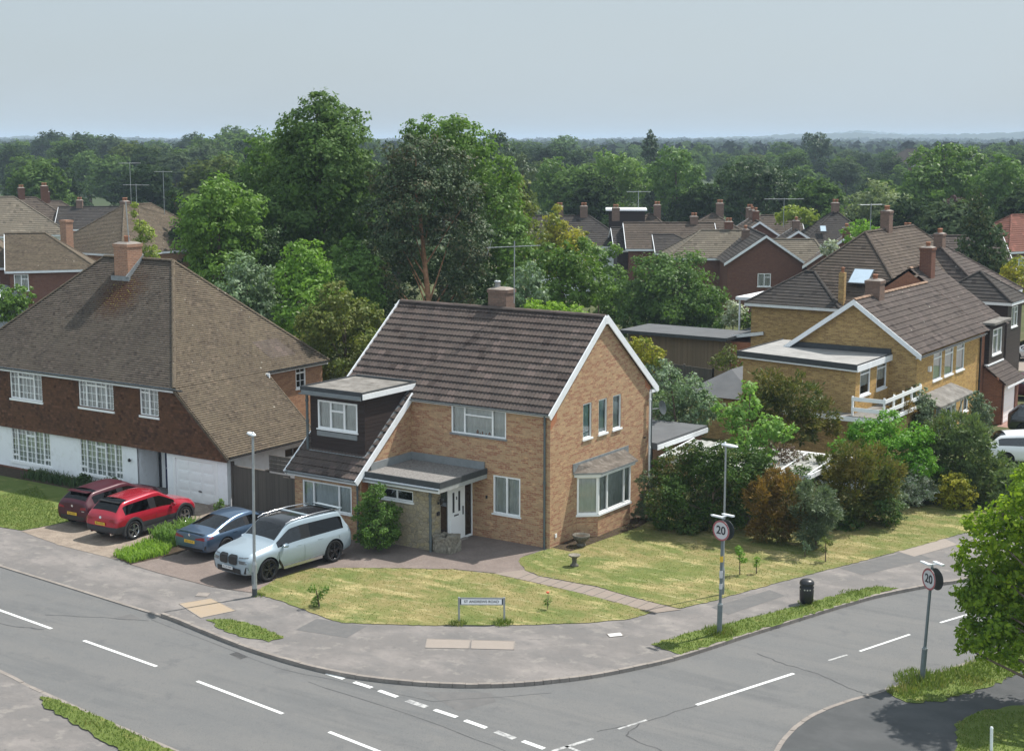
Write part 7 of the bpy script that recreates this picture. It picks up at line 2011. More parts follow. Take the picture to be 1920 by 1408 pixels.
# street name plate on two concrete-grey posts
A = Vector((2.24, -8.85, 0)); B = Vector((3.40, -8.10, 0)); dv = (B-A).normalized(); nn = Vector((dv.y, -dv.x, 0)); mid = (A+B)/2
t = thing('street_name_sign', "white street name plate reading ST ANDREWS ROAD on two short posts at the lawn edge", 'street sign', tuple(mid))
for q in (A-dv*0.02, B+dv*0.02):
    m = MB(); m.tube([q-nn*0.03, q-nn*0.03+Vector((0, 0, 0.84))], 0.032, 8); m.build('post', 'galv', t)
def plate(nm, a, b, z0, z1, off, th, mat, par):
    m = MB(); p = A+dv*a+nn*off; q = A+dv*b+nn*off
    m.beam(p+Vector((0, 0, (z0+z1)/2)), q+Vector((0, 0, (z0+z1)/2)), th, z1-z0); return m.build(nm, mat, par)
Lp = (B-A).length
pl = plate('backing_board', -0.02, Lp+0.02, 0.60, 0.84, 0.02, 0.022, 'galv', t)
plate('plate', 0.02, Lp-0.02, 0.63, 0.80, 0.036, 0.008, 'sign_black', pl)
plate('white_face', 0.055, Lp-0.055, 0.632, 0.798, 0.041, 0.004, 'upvc', pl)
c = mid+nn*0.045+Vector((0, 0, 0.715))
M = Matrix.Translation(c-mid)@Matrix(((dv.x, 0, nn.x, 0), (dv.y, 0, nn.y, 0), (0, 1, 0, 0), (0, 0, 0, 1)))
text_mesh('lettering', "ST ANDREWS ROAD", 0.118, 'sign_black', pl, M, 0.002, bold=0.0022)

# stone trough by the door, urn and bird bath at the corner
t = thing('stone_trough', "weathered rough stone trough beside the porch door", 'planter', (-2.95, -2.25, 0))
m = MB(); rs = random.Random(2)
def rough_box(m, x0, x1, y0, y1, z0, z1, a=0.03, n=4):
    g = {}
    for face in range(6):
        pass
    v = []; f = []
    import itertools
    def P(i, j, k):
        key = (i, j, k)
        if key not in g:
            g[key] = len(v)
            v.append((x0+(x1-x0)*i/n+rs.uniform(-a, a), y0+(y1-y0)*j/n+rs.uniform(-a, a), z0+(z1-z0)*k/n+rs.uniform(-a, a)))
        return g[key]
    for i in range(n):
        for j in range(n):
            f.append((P(i, j, 0), P(i, j+1, 0), P(i+1, j+1, 0), P(i+1, j, 0))); f.append((P(i, j, n), P(i+1, j, n), P(i+1, j+1, n), P(i, j+1, n)))
            f.append((P(i, 0, j), P(i+1, 0, j), P(i+1, 0, j+1), P(i, 0, j+1))); f.append((P(i, n, j), P(i, n, j+1), P(i+1, n, j+1), P(i+1, n, j)))
            f.append((P(0, i, j), P(0, i, j+1), P(0, i+1, j+1), P(0, i+1, j))); f.append((P(n, i, j), P(n, i+1, j), P(n, i+1, j+1), P(n, i, j+1)))
    m.add(v, f)
rough_box(m, -3.35, -3.15, -2.75, -2.05, 0, 0.62); rough_box(m, -2.75, -2.58, -2.75, -2.05, 0, 0.66); rough_box(m, -3.15, -2.75, -2.75, -2.58, 0, 0.56); rough_box(m, -3.15, -2.75, -2.2, -2.05, 0, 0.60)
m.build('block', 'stone_trough', t)
m = MB(); m.box(-3.18, -2.72, -2.6, -2.18, 0.1, 0.48); m.build('soil', 'soil', t)
t = thing('stone_urn', "dark weathered stone bowl planter at the foot of the bay wall", 'planter', (0.78, 0.95, 0.03))
m = MB(); m.lathe((0.78, 0.95, 0.03), [(0.0, 0), (0.18, 0), (0.19, 0.05), (0.12, 0.08), (0.14, 0.12), (0.26, 0.24), (0.32, 0.34), (0.34, 0.42), (0.30, 0.43), (0.26, 0.36), (0.0, 0.32)], 18); m.build('bowl', 'dark_stone', t)
m = MB(); m.lathe((0.78, 0.95, 0.36), [(0.27, 0.0), (0.2, 0.03), (0, 0.04)], 12); m.build('soil', 'soil', t)
t = thing('bird_bath', "small stone bird bath on a short pedestal on the lawn", 'bird bath', (1.95, -1.45, 0.03))
m = MB(); m.lathe((1.95, -1.45, 0.02), [(0.0, 0), (0.16, 0), (0.15, 0.05), (0.10, 0.08), (0.08, 0.15), (0.09, 0.28), (0.12, 0.32)], 12); m.build('pedestal', 'dark_stone', t)
m = MB(); m.lathe((1.95, -1.45, 0.33), [(0.10, 0.0), (0.18, 0.04), (0.21, 0.07), (0.22, 0.10), (0.19, 0.10), (0.14, 0.05), (0, 0.04)], 16); m.build('basin', 'stone_trough', t)
t = thing('white_post', "short white marker post on the grass in the bottom right corner", 'post', (19.05, -9.65, 0.03))
m = MB(); m.tube([(19.05, -9.65, 0), (19.02, -9.62, 0.60)], 0.04, 8); m.build('shaft', 'white_wood', t)
m = MB(); m.tube([(19.02, -9.62, 0.60), (19.02, -9.62, 0.64)], [0.045, 0.03], 8); m.build('cap', 'lamp_white', t)
t = thing('satellite_dish', "dark round satellite dish on the rear corner of the corner house", 'satellite dish', (0.12, 7.95, 4.1))
m = MB(); m.lathe((0, 0, 0), [(0.0, 0.0), (0.15, 0.02), (0.30, 0.07)], 16)
o = MB(); R_ = Matrix.Rotation(radians(75), 4, 'Y')
o.add([tuple(R_@Vector(v)+Vector((0.30, 8.05, 4.15))) for v in m.v], m.f, True); o.build('dish', 'sign_back', t)
m = MB(); m.tube([(0.0, 7.8, 4.1), (0.28, 8.03, 4.12)], 0.02, 6); m.build('arm', 'galv', t)

# roof aerials of the further houses
def aerial(label, x, y, z0, z1, w, ang):
    t = thing('tv_aerial', label, 'aerial', (x, y, z0), 0, 'roof aerials of the further houses')
    m = MB(); m.tube([(x, y, z0), (x, y, z1)], 0.03, 5); m.build('mast', 'galv', t)
    m = MB(); a = radians(ang); d = Vector((cos(a), sin(a), 0)); s_ = Vector((-d.y, d.x, 0)); c = Vector((x, y, z1-0.1))
    m.tube([c-d*w/2, c+d*w/2], 0.022, 4)
    for i in range(8):
        q = c+d*(w*(i/7-0.5)); m.tube([q-s_*0.28, q+s_*0.28], 0.014, 4)
    m.build('boom', 'galv', t)
# (name, label, category, base, crown lobes (x, y, z, radius), leaf size, leaves, seed, trunk radius, options)
VEG = [
    ('poplar_tree', 'tallest tree of all, silvery green, forking high above the corner house roof', 'tree', (-33.75, 25.98, 0), [(-32.76, 25.36, 16.84, 1.32), (-33.66, 25.61, 15.39, 2.1), (-32.94, 27.57, 15.73, 1.74), (-32.17, 25.07, 13.45, 3.01), (-35.39, 25.74, 13.08, 1.93), (-31.38, 26.64, 12.78, 1.89), (-33.64, 26.18, 10.6, 3.45), (-34.06, 23.18, 9.89, 2.26), (-32.98, 29.04, 10.34, 1.95), (-34.7, 27.33, 7.98, 2.73), (-32.33, 26.61, 7.45, 1.53), (-35.71, 26.18, 8.01, 2.14), (-36.44, 25.2, 7.02, 1.95), (-33.11, 25.42, 5.82, 2.29), (-33.13, 28.04, 5.61, 1.75), (-35.65, 22.49, 9.22, 1.7)], 0.26, 'lf_poplar', 1, 0.3, {}),
    ('ash_tree', 'broad bright-topped tree just right of the big brown roof on the left', 'tree', (-33.17, 16.8, 0), [(-32.67, 16.38, 11.91, 1.23), (-33.32, 16.14, 10.85, 1.77), (-33.39, 18.38, 11.07, 1.62), (-33.75, 17.35, 9.09, 2.15), (-33.27, 15.22, 9.98, 1.12), (-32.54, 18.3, 9.24, 1.43), (-32.35, 16.28, 7.23, 1.58), (-34.08, 16.36, 8.37, 1.07)], 0.25, 'lf_ashb', 2, 0.22, {}),
    ('ash_tree', 'yellow-green tree leaning out left behind the tallest tree', 'tree', (-43.0, 31.65, 0), [(-42.37, 31.49, 14.17, 1.69), (-43.21, 31.17, 12.72, 1.78), (-42.26, 32.8, 12.15, 2.13), (-44.1, 30.99, 10.88, 1.62), (-42.73, 31.06, 9.26, 2.54), (-42.17, 32.63, 9.95, 2.13), (-44.14, 31.42, 7.35, 1.71)], 0.28, 'lf_ash', 3, 0.25, {}),
    ('pine_tree', 'dark pine with orange-brown bare trunk showing behind the chimney side of the roof', 'tree', (-22.2, 22.61, 0), [(-23.23, 22.02, 14.02, 1.65), (-24.28, 21.78, 12.82, 1.31), (-21.94, 23.29, 13.27, 1.65), (-22.11, 21.49, 11.82, 2.04), (-24.48, 20.88, 10.75, 1.2), (-19.78, 22.85, 11.83, 1.01), (-23.5, 20.82, 9.73, 1.3), (-21.38, 23.5, 9.97, 1.65), (-25.34, 21.16, 8.13, 1.18), (-23.46, 21.72, 8.48, 0.9), (-21.17, 24.78, 8.38, 1.19), (-21.53, 24.21, 6.56, 1.25), (-24.19, 21.39, 6.64, 0.83)], 0.2, 'lf_pine', 4, 0.24, {'bark': 'bark_pine', 'dens': 2.6, 'clump': 0.5}),
    ('birch_tree', 'tall fresh green tree right behind the dark pine', 'tree', (-27.95, 34.65, 0), [(-30.65, 31.98, 15.41, 0.87), (-29.07, 33.01, 15.14, 1.77), (-28.12, 34.04, 14.66, 1.97), (-27.81, 35.69, 12.82, 2.32), (-26.89, 35.89, 10.23, 2.19), (-27.11, 34.66, 7.49, 2.37), (-29.62, 34.91, 11.94, 2.0), (-25.16, 35.19, 7.89, 1.77), (-27.11, 36.51, 5.24, 1.61)], 0.26, 'lf_mid', 5, 0.26, {}),
    ('birch_tree', 'loose thin-crowned tree at the right edge of the big trees', 'tree', (-28.59, 40.96, 0), [(-29.12, 41.12, 11.79, 1.26), (-28.48, 40.31, 10.0, 1.5), (-27.58, 40.81, 8.55, 1.5), (-29.44, 40.95, 7.92, 1.6), (-28.32, 41.61, 6.25, 1.69)], 0.26, 'lf_olive', 6, 0.18, {'dens': 2.2}),
    ('laburnum_tree', 'spiky yellow-green tree between the big trees and the dark roofs', 'tree', (-33.54, 54.77, 0), [(-33.98, 54.85, 9.61, 0.43), (-33.55, 53.62, 8.71, 0.8), (-33.74, 54.88, 7.6, 1.34), (-33.22, 56.07, 6.92, 1.25), (-34.36, 54.3, 6.77, 1.34), (-32.15, 55.12, 5.97, 1.33), (-33.75, 54.52, 5.52, 1.67)], 0.24, 'lf_yellow', 7, 0.15, {'dens': 3}),
    ('maple_tree', 'light green rounded tree just behind the left house hip', 'tree', (-24.57, 14.22, 0), [(-24.96, 14.82, 8.63, 1.18), (-25.26, 14.2, 7.6, 1.17), (-24.31, 15.24, 7.42, 1.31), (-23.85, 13.7, 6.16, 1.54), (-24.49, 13.14, 5.61, 1.13)], 0.22, 'lf_bright', 8, 0.16, {}),
    ('hazel_tree', 'pale green small tree at the crest of the left roof', 'tree', (-27.96, 13.88, 0), [(-28.43, 13.54, 8.07, 1.0), (-28.09, 14.39, 7.29, 1.2), (-28.11, 12.75, 6.85, 1.06), (-27.97, 14.64, 5.96, 1.21), (-27.59, 14.63, 5.25, 0.94), (-27.84, 13.43, 5.35, 1.0), (-26.79, 14.61, 5.01, 1.0), (-28.86, 13.07, 5.61, 0.93)], 0.2, 'lf_silver', 9, 0.13, {}),
    ('cypress_tree', 'olive-green bushy tree between the left house and the corner house', 'tree', (-17.62, 9.63, 0), [(-17.51, 8.73, 7.48, 0.92), (-17.88, 7.89, 6.44, 1.15), (-18.14, 10.56, 6.16, 1.37), (-17.43, 11.0, 6.29, 0.77), (-18.42, 10.04, 4.74, 1.96), (-16.35, 9.57, 5.22, 1.01)], 0.18, 'lf_olive', 10, 0.16, {'dens': 3.6}),
    ('elder_tree', 'mid green shrubby tree below the tallest tree trunk', 'tree', (-25.0, 19.31, 0), [(-25.64, 19.63, 8.52, 1.17), (-24.34, 19.45, 7.99, 0.95), (-24.85, 18.19, 7.16, 1.35), (-24.66, 19.89, 6.13, 1.03), (-25.51, 19.39, 5.22, 1.03)], 0.22, 'lf_ash', 11, 0.14, {}),
    ('hawthorn_tree', 'dark leafy understory tree between the light green trees left of the ridge', 'tree', (-30.56, 22.12, 0), [(-32.18, 21.4, 4.27, 1.47), (-30.2, 22.02, 4.02, 1.64), (-27.7, 24.06, 6.87, 1.45), (-32.53, 20.88, 5.59, 1.47), (-28.5, 24.47, 4.53, 1.47), (-27.36, 24.58, 3.95, 1.46), (-31.95, 19.66, 8.56, 1.44), (-34.09, 19.89, 8.46, 1.65)], 0.22, 'lf_dark', 12, 0.15, {'dens': 3.2}),
    ('holly_tree', 'very dark tree mass low behind the roof ridge, under the pine', 'tree', (-25.91, 28.5, 0), [(-28.94, 26.59, 5.29, 1.5), (-27.85, 27.59, 4.44, 1.58), (-24.35, 28.68, 5.38, 1.55), (-23.99, 30.16, 6.1, 1.35), (-26.81, 29.24, 4.18, 1.51), (-28.46, 26.85, 8.26, 1.49), (-25.73, 27.82, 7.34, 1.85), (-23.96, 29.28, 8.95, 1.48), (-23.06, 30.26, 4.65, 1.12)], 0.2, 'lf_dark', 13, 0.2, {'dens': 3.4}),
    ('lime_tree', 'round light green tree right of the chimney aerial', 'tree', (-15.27, 26.12, 0), [(-15.77, 25.42, 8.27, 1.15), (-14.45, 26.13, 7.98, 1.49), (-15.32, 25.84, 6.76, 1.7), (-14.41, 27.36, 6.69, 1.17), (-16.39, 25.86, 6.09, 1.03)], 0.22, 'lf_mid', 14, 0.16, {}),
    ('elder_tree', 'small grey-green tree directly behind the aerial mast', 'tree', (-15.12, 21.53, 0), [(-15.3, 21.7, 7.73, 0.85), (-14.7, 21.95, 6.82, 0.72), (-15.64, 21.17, 6.55, 0.91), (-14.86, 21.3, 5.72, 0.81)], 0.2, 'lf_silver', 15, 0.1, {}),
    ('laurel_shrub', 'bright lime-green laurel hedge top showing over the right end of the ridge', 'shrub', (-9.21, 15.7, 0), [(-10.55, 15.16, 6.85, 0.53), (-9.42, 15.3, 6.86, 0.58), (-8.62, 15.98, 6.74, 0.5), (-8.24, 16.35, 6.37, 0.41)], 0.17, 'lf_lime', 16, 0.06, {}),
    ('oak_tree', 'big round dark green tree above the garden room roof', 'tree', (-21.21, 50.09, 0), [(-22.59, 50.14, 5.23, 1.76), (-21.0, 51.66, 5.31, 1.86), (-21.18, 50.15, 3.68, 2.89), (-23.71, 49.44, 3.4, 1.85), (-18.55, 50.01, 3.85, 1.56), (-21.96, 49.05, 2.58, 1.74), (-19.18, 50.31, 2.63, 1.52), (-23.0, 48.19, 1.74, 1.39), (-22.11, 51.44, 1.07, 2.0), (-18.84, 50.51, 1.67, 1.48)], 0.25, 'lf_ash', 17, 0.22, {}),
    ('plum_tree', 'small dark tree left of the big round dark green tree', 'tree', (-27.23, 51.84, 0), [(-27.14, 51.89, 4.47, 1.27), (-27.75, 51.77, 3.48, 1.09), (-26.67, 52.72, 3.13, 1.14), (-27.13, 51.91, 2.37, 1.09), (-27.47, 50.91, 1.84, 1.09)], 0.24, 'lf_mid', 18, 0.1, {}),
    ('dogwood_shrub', 'yellow-green shrub poking up behind the right verge of the corner house', 'shrub', (-2.88, 12.52, 0), [(-3.14, 12.59, 5.89, 0.54), (-2.45, 12.41, 5.53, 0.54), (-3.05, 12.55, 5.06, 0.59)], 0.13, 'lf_yellow', 19, 0.05, {}),
    ('elaeagnus_shrub', 'silvery green spreading shrub behind the corner house gable', 'shrub', (-1.42, 13.09, 0), [(-1.97, 12.29, 4.7, 0.75), (-1.37, 13.72, 3.84, 0.92), (-2.28, 13.44, 3.19, 1.04), (-0.37, 13.43, 3.38, 0.75), (-0.84, 13.25, 2.64, 0.81), (-1.71, 12.39, 2.2, 0.67)], 0.14, 'lf_silver', 20, 0.07, {}),
    ('pampas_shrub', 'fluffy pale whitish shrub right of the big round dark green tree', 'shrub', (-15.57, 48.41, 0), [(-15.49, 48.21, 3.52, 0.59), (-15.28, 48.64, 3.05, 0.76), (-15.95, 48.37, 2.66, 0.59)], 0.16, 'lf_white', 21, 0.05, {}),
    ('lilac_shrub', 'white-flowering bush in front of the grey bungalow roof', 'shrub', (-11.3, 55.03, 0), [(-11.29, 55.08, 7.69, 0.44), (-11.63, 54.97, 7.31, 0.44), (-10.99, 55.05, 7.25, 0.44)], 0.2, 'lf_white', 22, 0.05, {}),
    ('laurel_shrub', 'low dark green shrubs behind the grey flat garden room roof', 'shrub', (-14.76, 48.83, 0), [(-14.14, 49.21, 3.06, 0.51), (-14.67, 48.66, 2.64, 0.59), (-13.83, 49.43, 2.62, 0.51), (-16.39, 48.03, 2.22, 0.42)], 0.18, 'lf_mid', 23, 0.05, {}),
    ('berberis_shrub', 'tall brown-green shrub against the yellow brick wall', 'shrub', (3.22, 14.31, 0), [(2.46, 13.78, 4.5, 0.79), (3.52, 14.2, 4.12, 1.01), (2.44, 14.45, 3.27, 1.13), (4.18, 15.07, 3.11, 0.86), (2.19, 13.3, 3.65, 0.74), (3.77, 14.29, 2.72, 0.8), (4.81, 15.36, 2.66, 0.43), (2.42, 14.0, 2.27, 0.67)], 0.19, 'lf_bronze_green', 24, 0.08, {'aspect': 0.3, 'spray': 0.5}),
    ('maple_tree', 'young bright green sycamore spreading over the white carport', 'tree', (4.63, 7.25, 0), [(4.41, 7.59, 5.4, 0.33), (4.36, 7.49, 4.62, 0.57), (3.99, 6.95, 4.24, 0.52), (5.25, 7.57, 3.96, 0.57), (4.46, 6.95, 3.66, 0.71), (5.76, 7.94, 3.7, 0.43), (3.62, 6.55, 4.54, 0.28), (5.11, 7.19, 2.95, 0.62), (6.23, 7.87, 3.97, 0.19), (3.63, 6.38, 4.82, 0.19), (4.06, 7.24, 2.93, 0.48)], 0.17, 'lf_silver2', 25, 0.07, {'dens': 2.6}),
    ('buddleia_shrub', 'feathery brown-green shrub between fence and yellow house', 'shrub', (-5.58, 26.88, 0), [(-5.37, 26.53, 3.68, 0.58), (-6.12, 26.8, 3.16, 0.52), (-5.25, 27.32, 2.87, 0.46)], 0.14, 'lf_olive', 26, 0.04, {'dens': 2}),
    ('viburnum_shrub', 'grey-green glossy shrub at the right corner of the bay window wall', 'shrub', (1.01, 5.89, 0), [(0.82, 5.91, 1.54, 0.41), (1.16, 5.92, 0.93, 0.53), (0.89, 5.63, 0.45, 0.46), (1.17, 6.1, 0.17, 0.39)], 0.12, 'lf_grey', 27, 0.03, {}),
    ('yew_hedge', 'large dark green and bronze hedge mass in front of the carport', 'hedge', (3.79, 5.66, 0), [(3.76, 5.52, 2.67, 0.75), (2.26, 5.78, 2.12, 0.95), (4.9, 5.49, 2.5, 0.98), (2.98, 6.23, 1.16, 1.39), (5.0, 6.29, 1.42, 0.99), (2.58, 4.39, 1.37, 0.84), (4.06, 5.95, 0.51, 0.9), (2.3, 4.85, 0.45, 0.57), (3.29, 4.75, 0.34, 0.47), (3.07, 5.51, 3.01, 0.56), (4.35, 5.69, 3.08, 0.58), (5.53, 6.02, 2.96, 0.56), (5.2, 7.07, 1.92, 0.67)], 0.11, 'lf_yew', 28, 0.07, {'dens': 3.6, 'clump': 0.36, 'spray': 0.3}),
    ('bronze_shrub', 'orange-bronze feathery shrub, nearest the second post', 'shrub', (6.66, 5.52, 0), [(6.42, 5.78, 2.29, 0.6), (6.18, 5.14, 1.76, 0.74), (7.05, 5.69, 1.87, 0.78), (6.55, 5.33, 1.0, 0.88), (7.31, 5.93, 1.18, 0.6), (6.09, 5.42, 0.37, 0.51), (6.99, 5.35, 0.54, 0.46)], 0.16, 'lf_orange', 29, 0.04, {'dens': 3.2, 'aspect': 0.28, 'spray': 0.6}),
    ('cotoneaster_shrub', 'dark grey-green arching shrub right of the orange-bronze one', 'shrub', (8.21, 5.48, 0), [(8.31, 5.1, 2.1, 0.72), (7.86, 5.75, 1.13, 0.78), (8.51, 5.68, 1.44, 0.59), (8.14, 5.37, 0.6, 0.55)], 0.15, 'lf_grey', 30, 0.04, {'dens': 3.4, 'aspect': 0.25, 'spray': 0.65, 'clump': 0.6}),
    ('bronze_shrub', 'big olive and bronze rounded shrub in the middle of the bank', 'shrub', (8.13, 9.68, 0), [(8.18, 9.09, 2.81, 0.82), (7.02, 9.89, 2.01, 0.88), (8.53, 10.67, 2.05, 0.99), (8.1, 9.42, 1.42, 1.21), (9.22, 9.89, 1.68, 0.68), (7.69, 8.86, 0.73, 0.58), (8.2, 9.93, 0.57, 0.64)], 0.17, 'lf_bronze_green', 31, 0.06, {'dens': 3.4, 'aspect': 0.28, 'spray': 0.6}),
    ('ivy_hedge', 'dark leafy hedge bottom filling the gaps between the bronze shrubs', 'hedge', (7.24, 8.73, 0), [(7.44, 8.96, 0.67, 0.78), (8.01, 8.94, 0.11, 0.58), (6.53, 8.16, 1.14, 0.72), (5.94, 8.35, -0.39, 0.54), (9.27, 9.85, 0.74, 0.68), (7.13, 8.7, -0.29, 0.54), (6.39, 8.15, 2.08, 0.53)], 0.11, 'lf_yew', 32, 0.05, {'dens': 3.2}),
    ('hazel_hedge', 'mixed mid green hedge foliage between the golden shrub and the grey-green bush', 'hedge', (9.15, 15.78, 0), [(8.0, 15.41, 0.1, 0.69), (9.2, 15.51, 0.82, 0.9), (8.18, 15.44, 0.93, 0.8), (9.35, 16.27, -0.36, 0.59), (8.89, 15.56, -0.39, 0.53), (11.31, 16.48, -0.13, 0.69)], 0.13, 'lf_mid', 33, 0.05, {'dens': 3.2}),
    ('plum_shrub', 'twiggy purple-tinged young shrub in front of the white carport', 'shrub', (5.23, 9.65, 0), [(4.76, 9.25, 2.81, 0.39), (5.26, 9.44, 2.57, 0.44), (5.6, 10.02, 2.11, 0.5), (4.53, 9.29, 2.34, 0.35), (5.98, 10.23, 1.86, 0.35)], 0.1, 'lf_purple2', 34, 0.03, {'dens': 1.8}),
    ('laurel_hedge', 'vivid fresh green hedge behind the olive and bronze shrub', 'hedge', (7.64, 13.9, 0), [(6.92, 13.57, 2.9, 0.67), (7.71, 14.58, 2.92, 0.89), (8.89, 14.49, 2.74, 0.68), (8.29, 14.35, 1.88, 1.17), (7.47, 13.42, 2.13, 0.83), (9.32, 13.98, 1.85, 0.67), (6.29, 14.04, 2.69, 0.31), (6.2, 12.78, 2.32, 0.46)], 0.12, 'lf_bright2', 35, 0.07, {'dens': 3.4}),
    ('mock_orange_shrub', 'white-flowered pale shrub on the grassy bank', 'shrub', (9.19, 13.86, 0), [(9.23, 13.8, 1.37, 0.49), (8.92, 13.66, 0.8, 0.57), (9.47, 14.24, 0.69, 0.47), (9.13, 13.75, 0.36, 0.41)], 0.1, 'lf_white', 36, 0.03, {}),
    ('hazel_shrub', 'small grey-green bush at the foot of the bank', 'shrub', (8.9, 10.81, 0), [(8.88, 10.88, 1.23, 0.64), (9.16, 10.87, 0.73, 0.69), (8.65, 10.67, 0.7, 0.4)], 0.11, 'lf_grey', 37, 0.03, {}),
    ('euonymus_shrub', 'golden yellow-green shrub low on the bank', 'shrub', (10.59, 14.31, 0), [(10.64, 14.14, 1.09, 0.57), (10.1, 14.52, 0.45, 0.47), (11.05, 14.45, 0.54, 0.47), (10.56, 14.13, 0.36, 0.36)], 0.11, 'lf_yellow', 38, 0.03, {}),
    ('hawthorn_hedge', 'large grey-green feathery hedge trees along the path at the right', 'hedge', (10.41, 15.9, 0), [(9.39, 15.71, 2.75, 0.79), (10.17, 16.03, 3.13, 0.9), (11.12, 15.5, 2.87, 0.63), (10.47, 15.98, 1.92, 1.21), (9.38, 16.25, 1.58, 0.96), (11.31, 16.22, 1.41, 0.95), (11.14, 15.58, 0.71, 1.0), (10.47, 15.49, 0.41, 0.58), (9.1, 15.26, 2.34, 0.53), (11.59, 16.94, 0.62, 0.8)], 0.22, 'lf_grey2', 39, 0.09, {'dens': 3, 'aspect': 0.3, 'spray': 0.5}),
    ('hawthorn_hedge', 'feathery hedge tree at the right edge above the overhanging tree', 'hedge', (13.17, 14.31, 0), [(12.67, 14.47, 1.46, 0.67), (13.32, 14.07, 1.29, 0.86), (13.8, 14.15, 1.56, 0.91), (12.9, 14.55, 0.7, 0.72)], 0.22, 'lf_grey2', 40, 0.08, {'dens': 3, 'aspect': 0.3, 'spray': 0.5}),
    ('cherry_shrub', 'rusty orange-brown shrub in front of the balcony', 'shrub', (4.94, 20.39, 0), [(5.93, 20.96, 3.09, 0.46), (6.24, 20.84, 2.81, 0.4), (5.71, 20.57, 2.55, 0.46), (3.06, 19.84, 1.75, 0.4), (3.75, 19.72, 1.97, 0.29)], 0.16, 'lf_orange', 41, 0.03, {'dens': 2.4, 'aspect': 0.28, 'spray': 0.6}),
    ('holm_shrub', 'upright blue-green shrub by the glazed porch of the yellow house', 'shrub', (7.5, 23.16, 0), [(6.06, 22.8, 3.01, 0.59), (6.5, 22.72, 2.43, 0.71), (6.35, 22.48, 1.81, 0.65), (8.79, 23.65, 2.52, 0.59), (8.7, 23.83, 1.72, 0.77), (8.62, 23.47, 3.03, 0.41)], 0.14, 'lf_grey', 42, 0.05, {}),
    ('street_tree', 'overhanging fresh green maple filling the right edge of the picture', 'tree', (21.6, -8.2, 0), [(17.46, -5.98, 4.74, 0.46), (18.06, -6.45, 4.54, 0.54), (18.49, -6.38, 5.17, 0.71), (17.41, -5.98, 3.8, 0.65), (18.11, -5.83, 3.4, 1.0), (18.42, -5.23, 5.9, 0.52), (17.42, -6.11, 2.79, 0.52), (17.97, -6.18, 2.43, 0.95), (18.51, -5.46, 2.63, 1.04), (17.68, -6.53, 1.76, 0.58), (18.52, -6.38, 1.77, 0.79), (18.86, -5.45, 3.88, 1.03), (19.22, -5.44, 2.45, 1.04), (17.34, -6.61, 1.5, 0.24), (19.2, -6.01, 5.36, 1.01), (19.56, -5.47, 3.85, 1.03)], 0.15, 'lf_holly', 43, 0.2, {'dens': 3.2}),
    ('ivy_shrub', 'dense dark green ivy bush climbing between the wing and the porch', 'shrub', (-5.2, -3.69, 0), [(-5.21, -3.89, 2.13, 0.4), (-5.67, -3.64, 1.41, 0.56), (-4.9, -3.54, 1.42, 0.51), (-4.99, -3.88, 0.79, 0.72), (-5.42, -4.16, 0.71, 0.4), (-5.03, -3.11, 0.54, 0.38), (-5.15, -3.59, 2.34, 0.22)], 0.085, 'lf_ivy', 44, 0.04, {'dens': 3.8}),
    ('rose_bush', 'small rose bush with reddish stems on the corner lawn', 'shrub', (-2.53, -10.03, 0), [(-2.64, -10.22, 0.63, 0.14), (-2.37, -10.01, 0.55, 0.18), (-2.55, -10.02, 0.34, 0.16), (-2.39, -9.83, 0.6, 0.1), (-2.69, -10.08, 0.15, 0.16)], 0.06, 'lf_mid', 45, 0.02, {'dens': 1.6}),
    ('sapling', 'thin sapling left of two on the upper lawn', 'shrub', (7.32, 0.82, 0), [(7.32, 0.79, 0.84, 0.17), (7.39, 0.89, 0.57, 0.17), (7.26, 0.79, 0.96, 0.11)], 0.07, 'lf_bright', 46, 0.012, {'dens': 2}),
    ('sapling', 'short leafy sapling beside the thin one on the upper lawn', 'shrub', (7.74, 1.27, 0), [(7.75, 1.28, 0.54, 0.11), (7.73, 1.25, 0.39, 0.13)], 0.07, 'lf_bright', 47, 0.012, {'dens': 2}),
    ('rose_bush', 'pale-leaved young shrub at the foot of the grey-green shrub', 'shrub', (8.29, 4.28, 0), [(8.34, 4.3, 0.35, 0.16), (8.25, 4.26, 0.51, 0.09)], 0.07, 'lf_silver', 48, 0.012, {'dens': 2}),
    ('rose_bush', 'taller thin young shrub near the kerb side of the hedge', 'shrub', (9.18, 4.03, 0), [(9.17, 3.94, 0.84, 0.13), (9.28, 4.13, 0.7, 0.13), (9.1, 4.03, 0.45, 0.13)], 0.07, 'lf_olive', 49, 0.012, {'dens': 2}),
    ('cypress_tree', 'tall dark drooping conifer at the right above the far roofs', 'tree', (-4.98, 69.76, 0), [(-5.53, 70.2, 11.04, 0.29), (-5.43, 69.75, 10.25, 0.63), (-4.97, 69.58, 9.25, 0.97), (-5.8, 70.02, 8.6, 0.97), (-4.38, 69.58, 7.85, 1.16), (-5.33, 69.49, 7.22, 1.31), (-4.11, 69.36, 6.26, 1.3), (-5.52, 68.98, 5.81, 1.16), (-3.81, 70.19, 5.19, 0.97), (-4.89, 70.43, 4.92, 1.37)], 0.28, 'lf_dark2', 50, 0.2, {'dens': 3.4, 'droop': 0.8}),
    ('willow_tree', 'pale grey-green billowing tree behind the far roofs on the right', 'tree', (-27.85, 109.76, 0), [(-27.89, 110.32, 9.19, 1.74), (-29.45, 109.88, 7.75, 2.01), (-25.85, 108.91, 7.59, 2.12), (-28.36, 110.36, 5.76, 2.15), (-30.12, 108.66, 6.07, 1.6), (-25.43, 110.44, 5.56, 1.6)], 0.35, 'lf_silver3', 51, 0.25, {}),
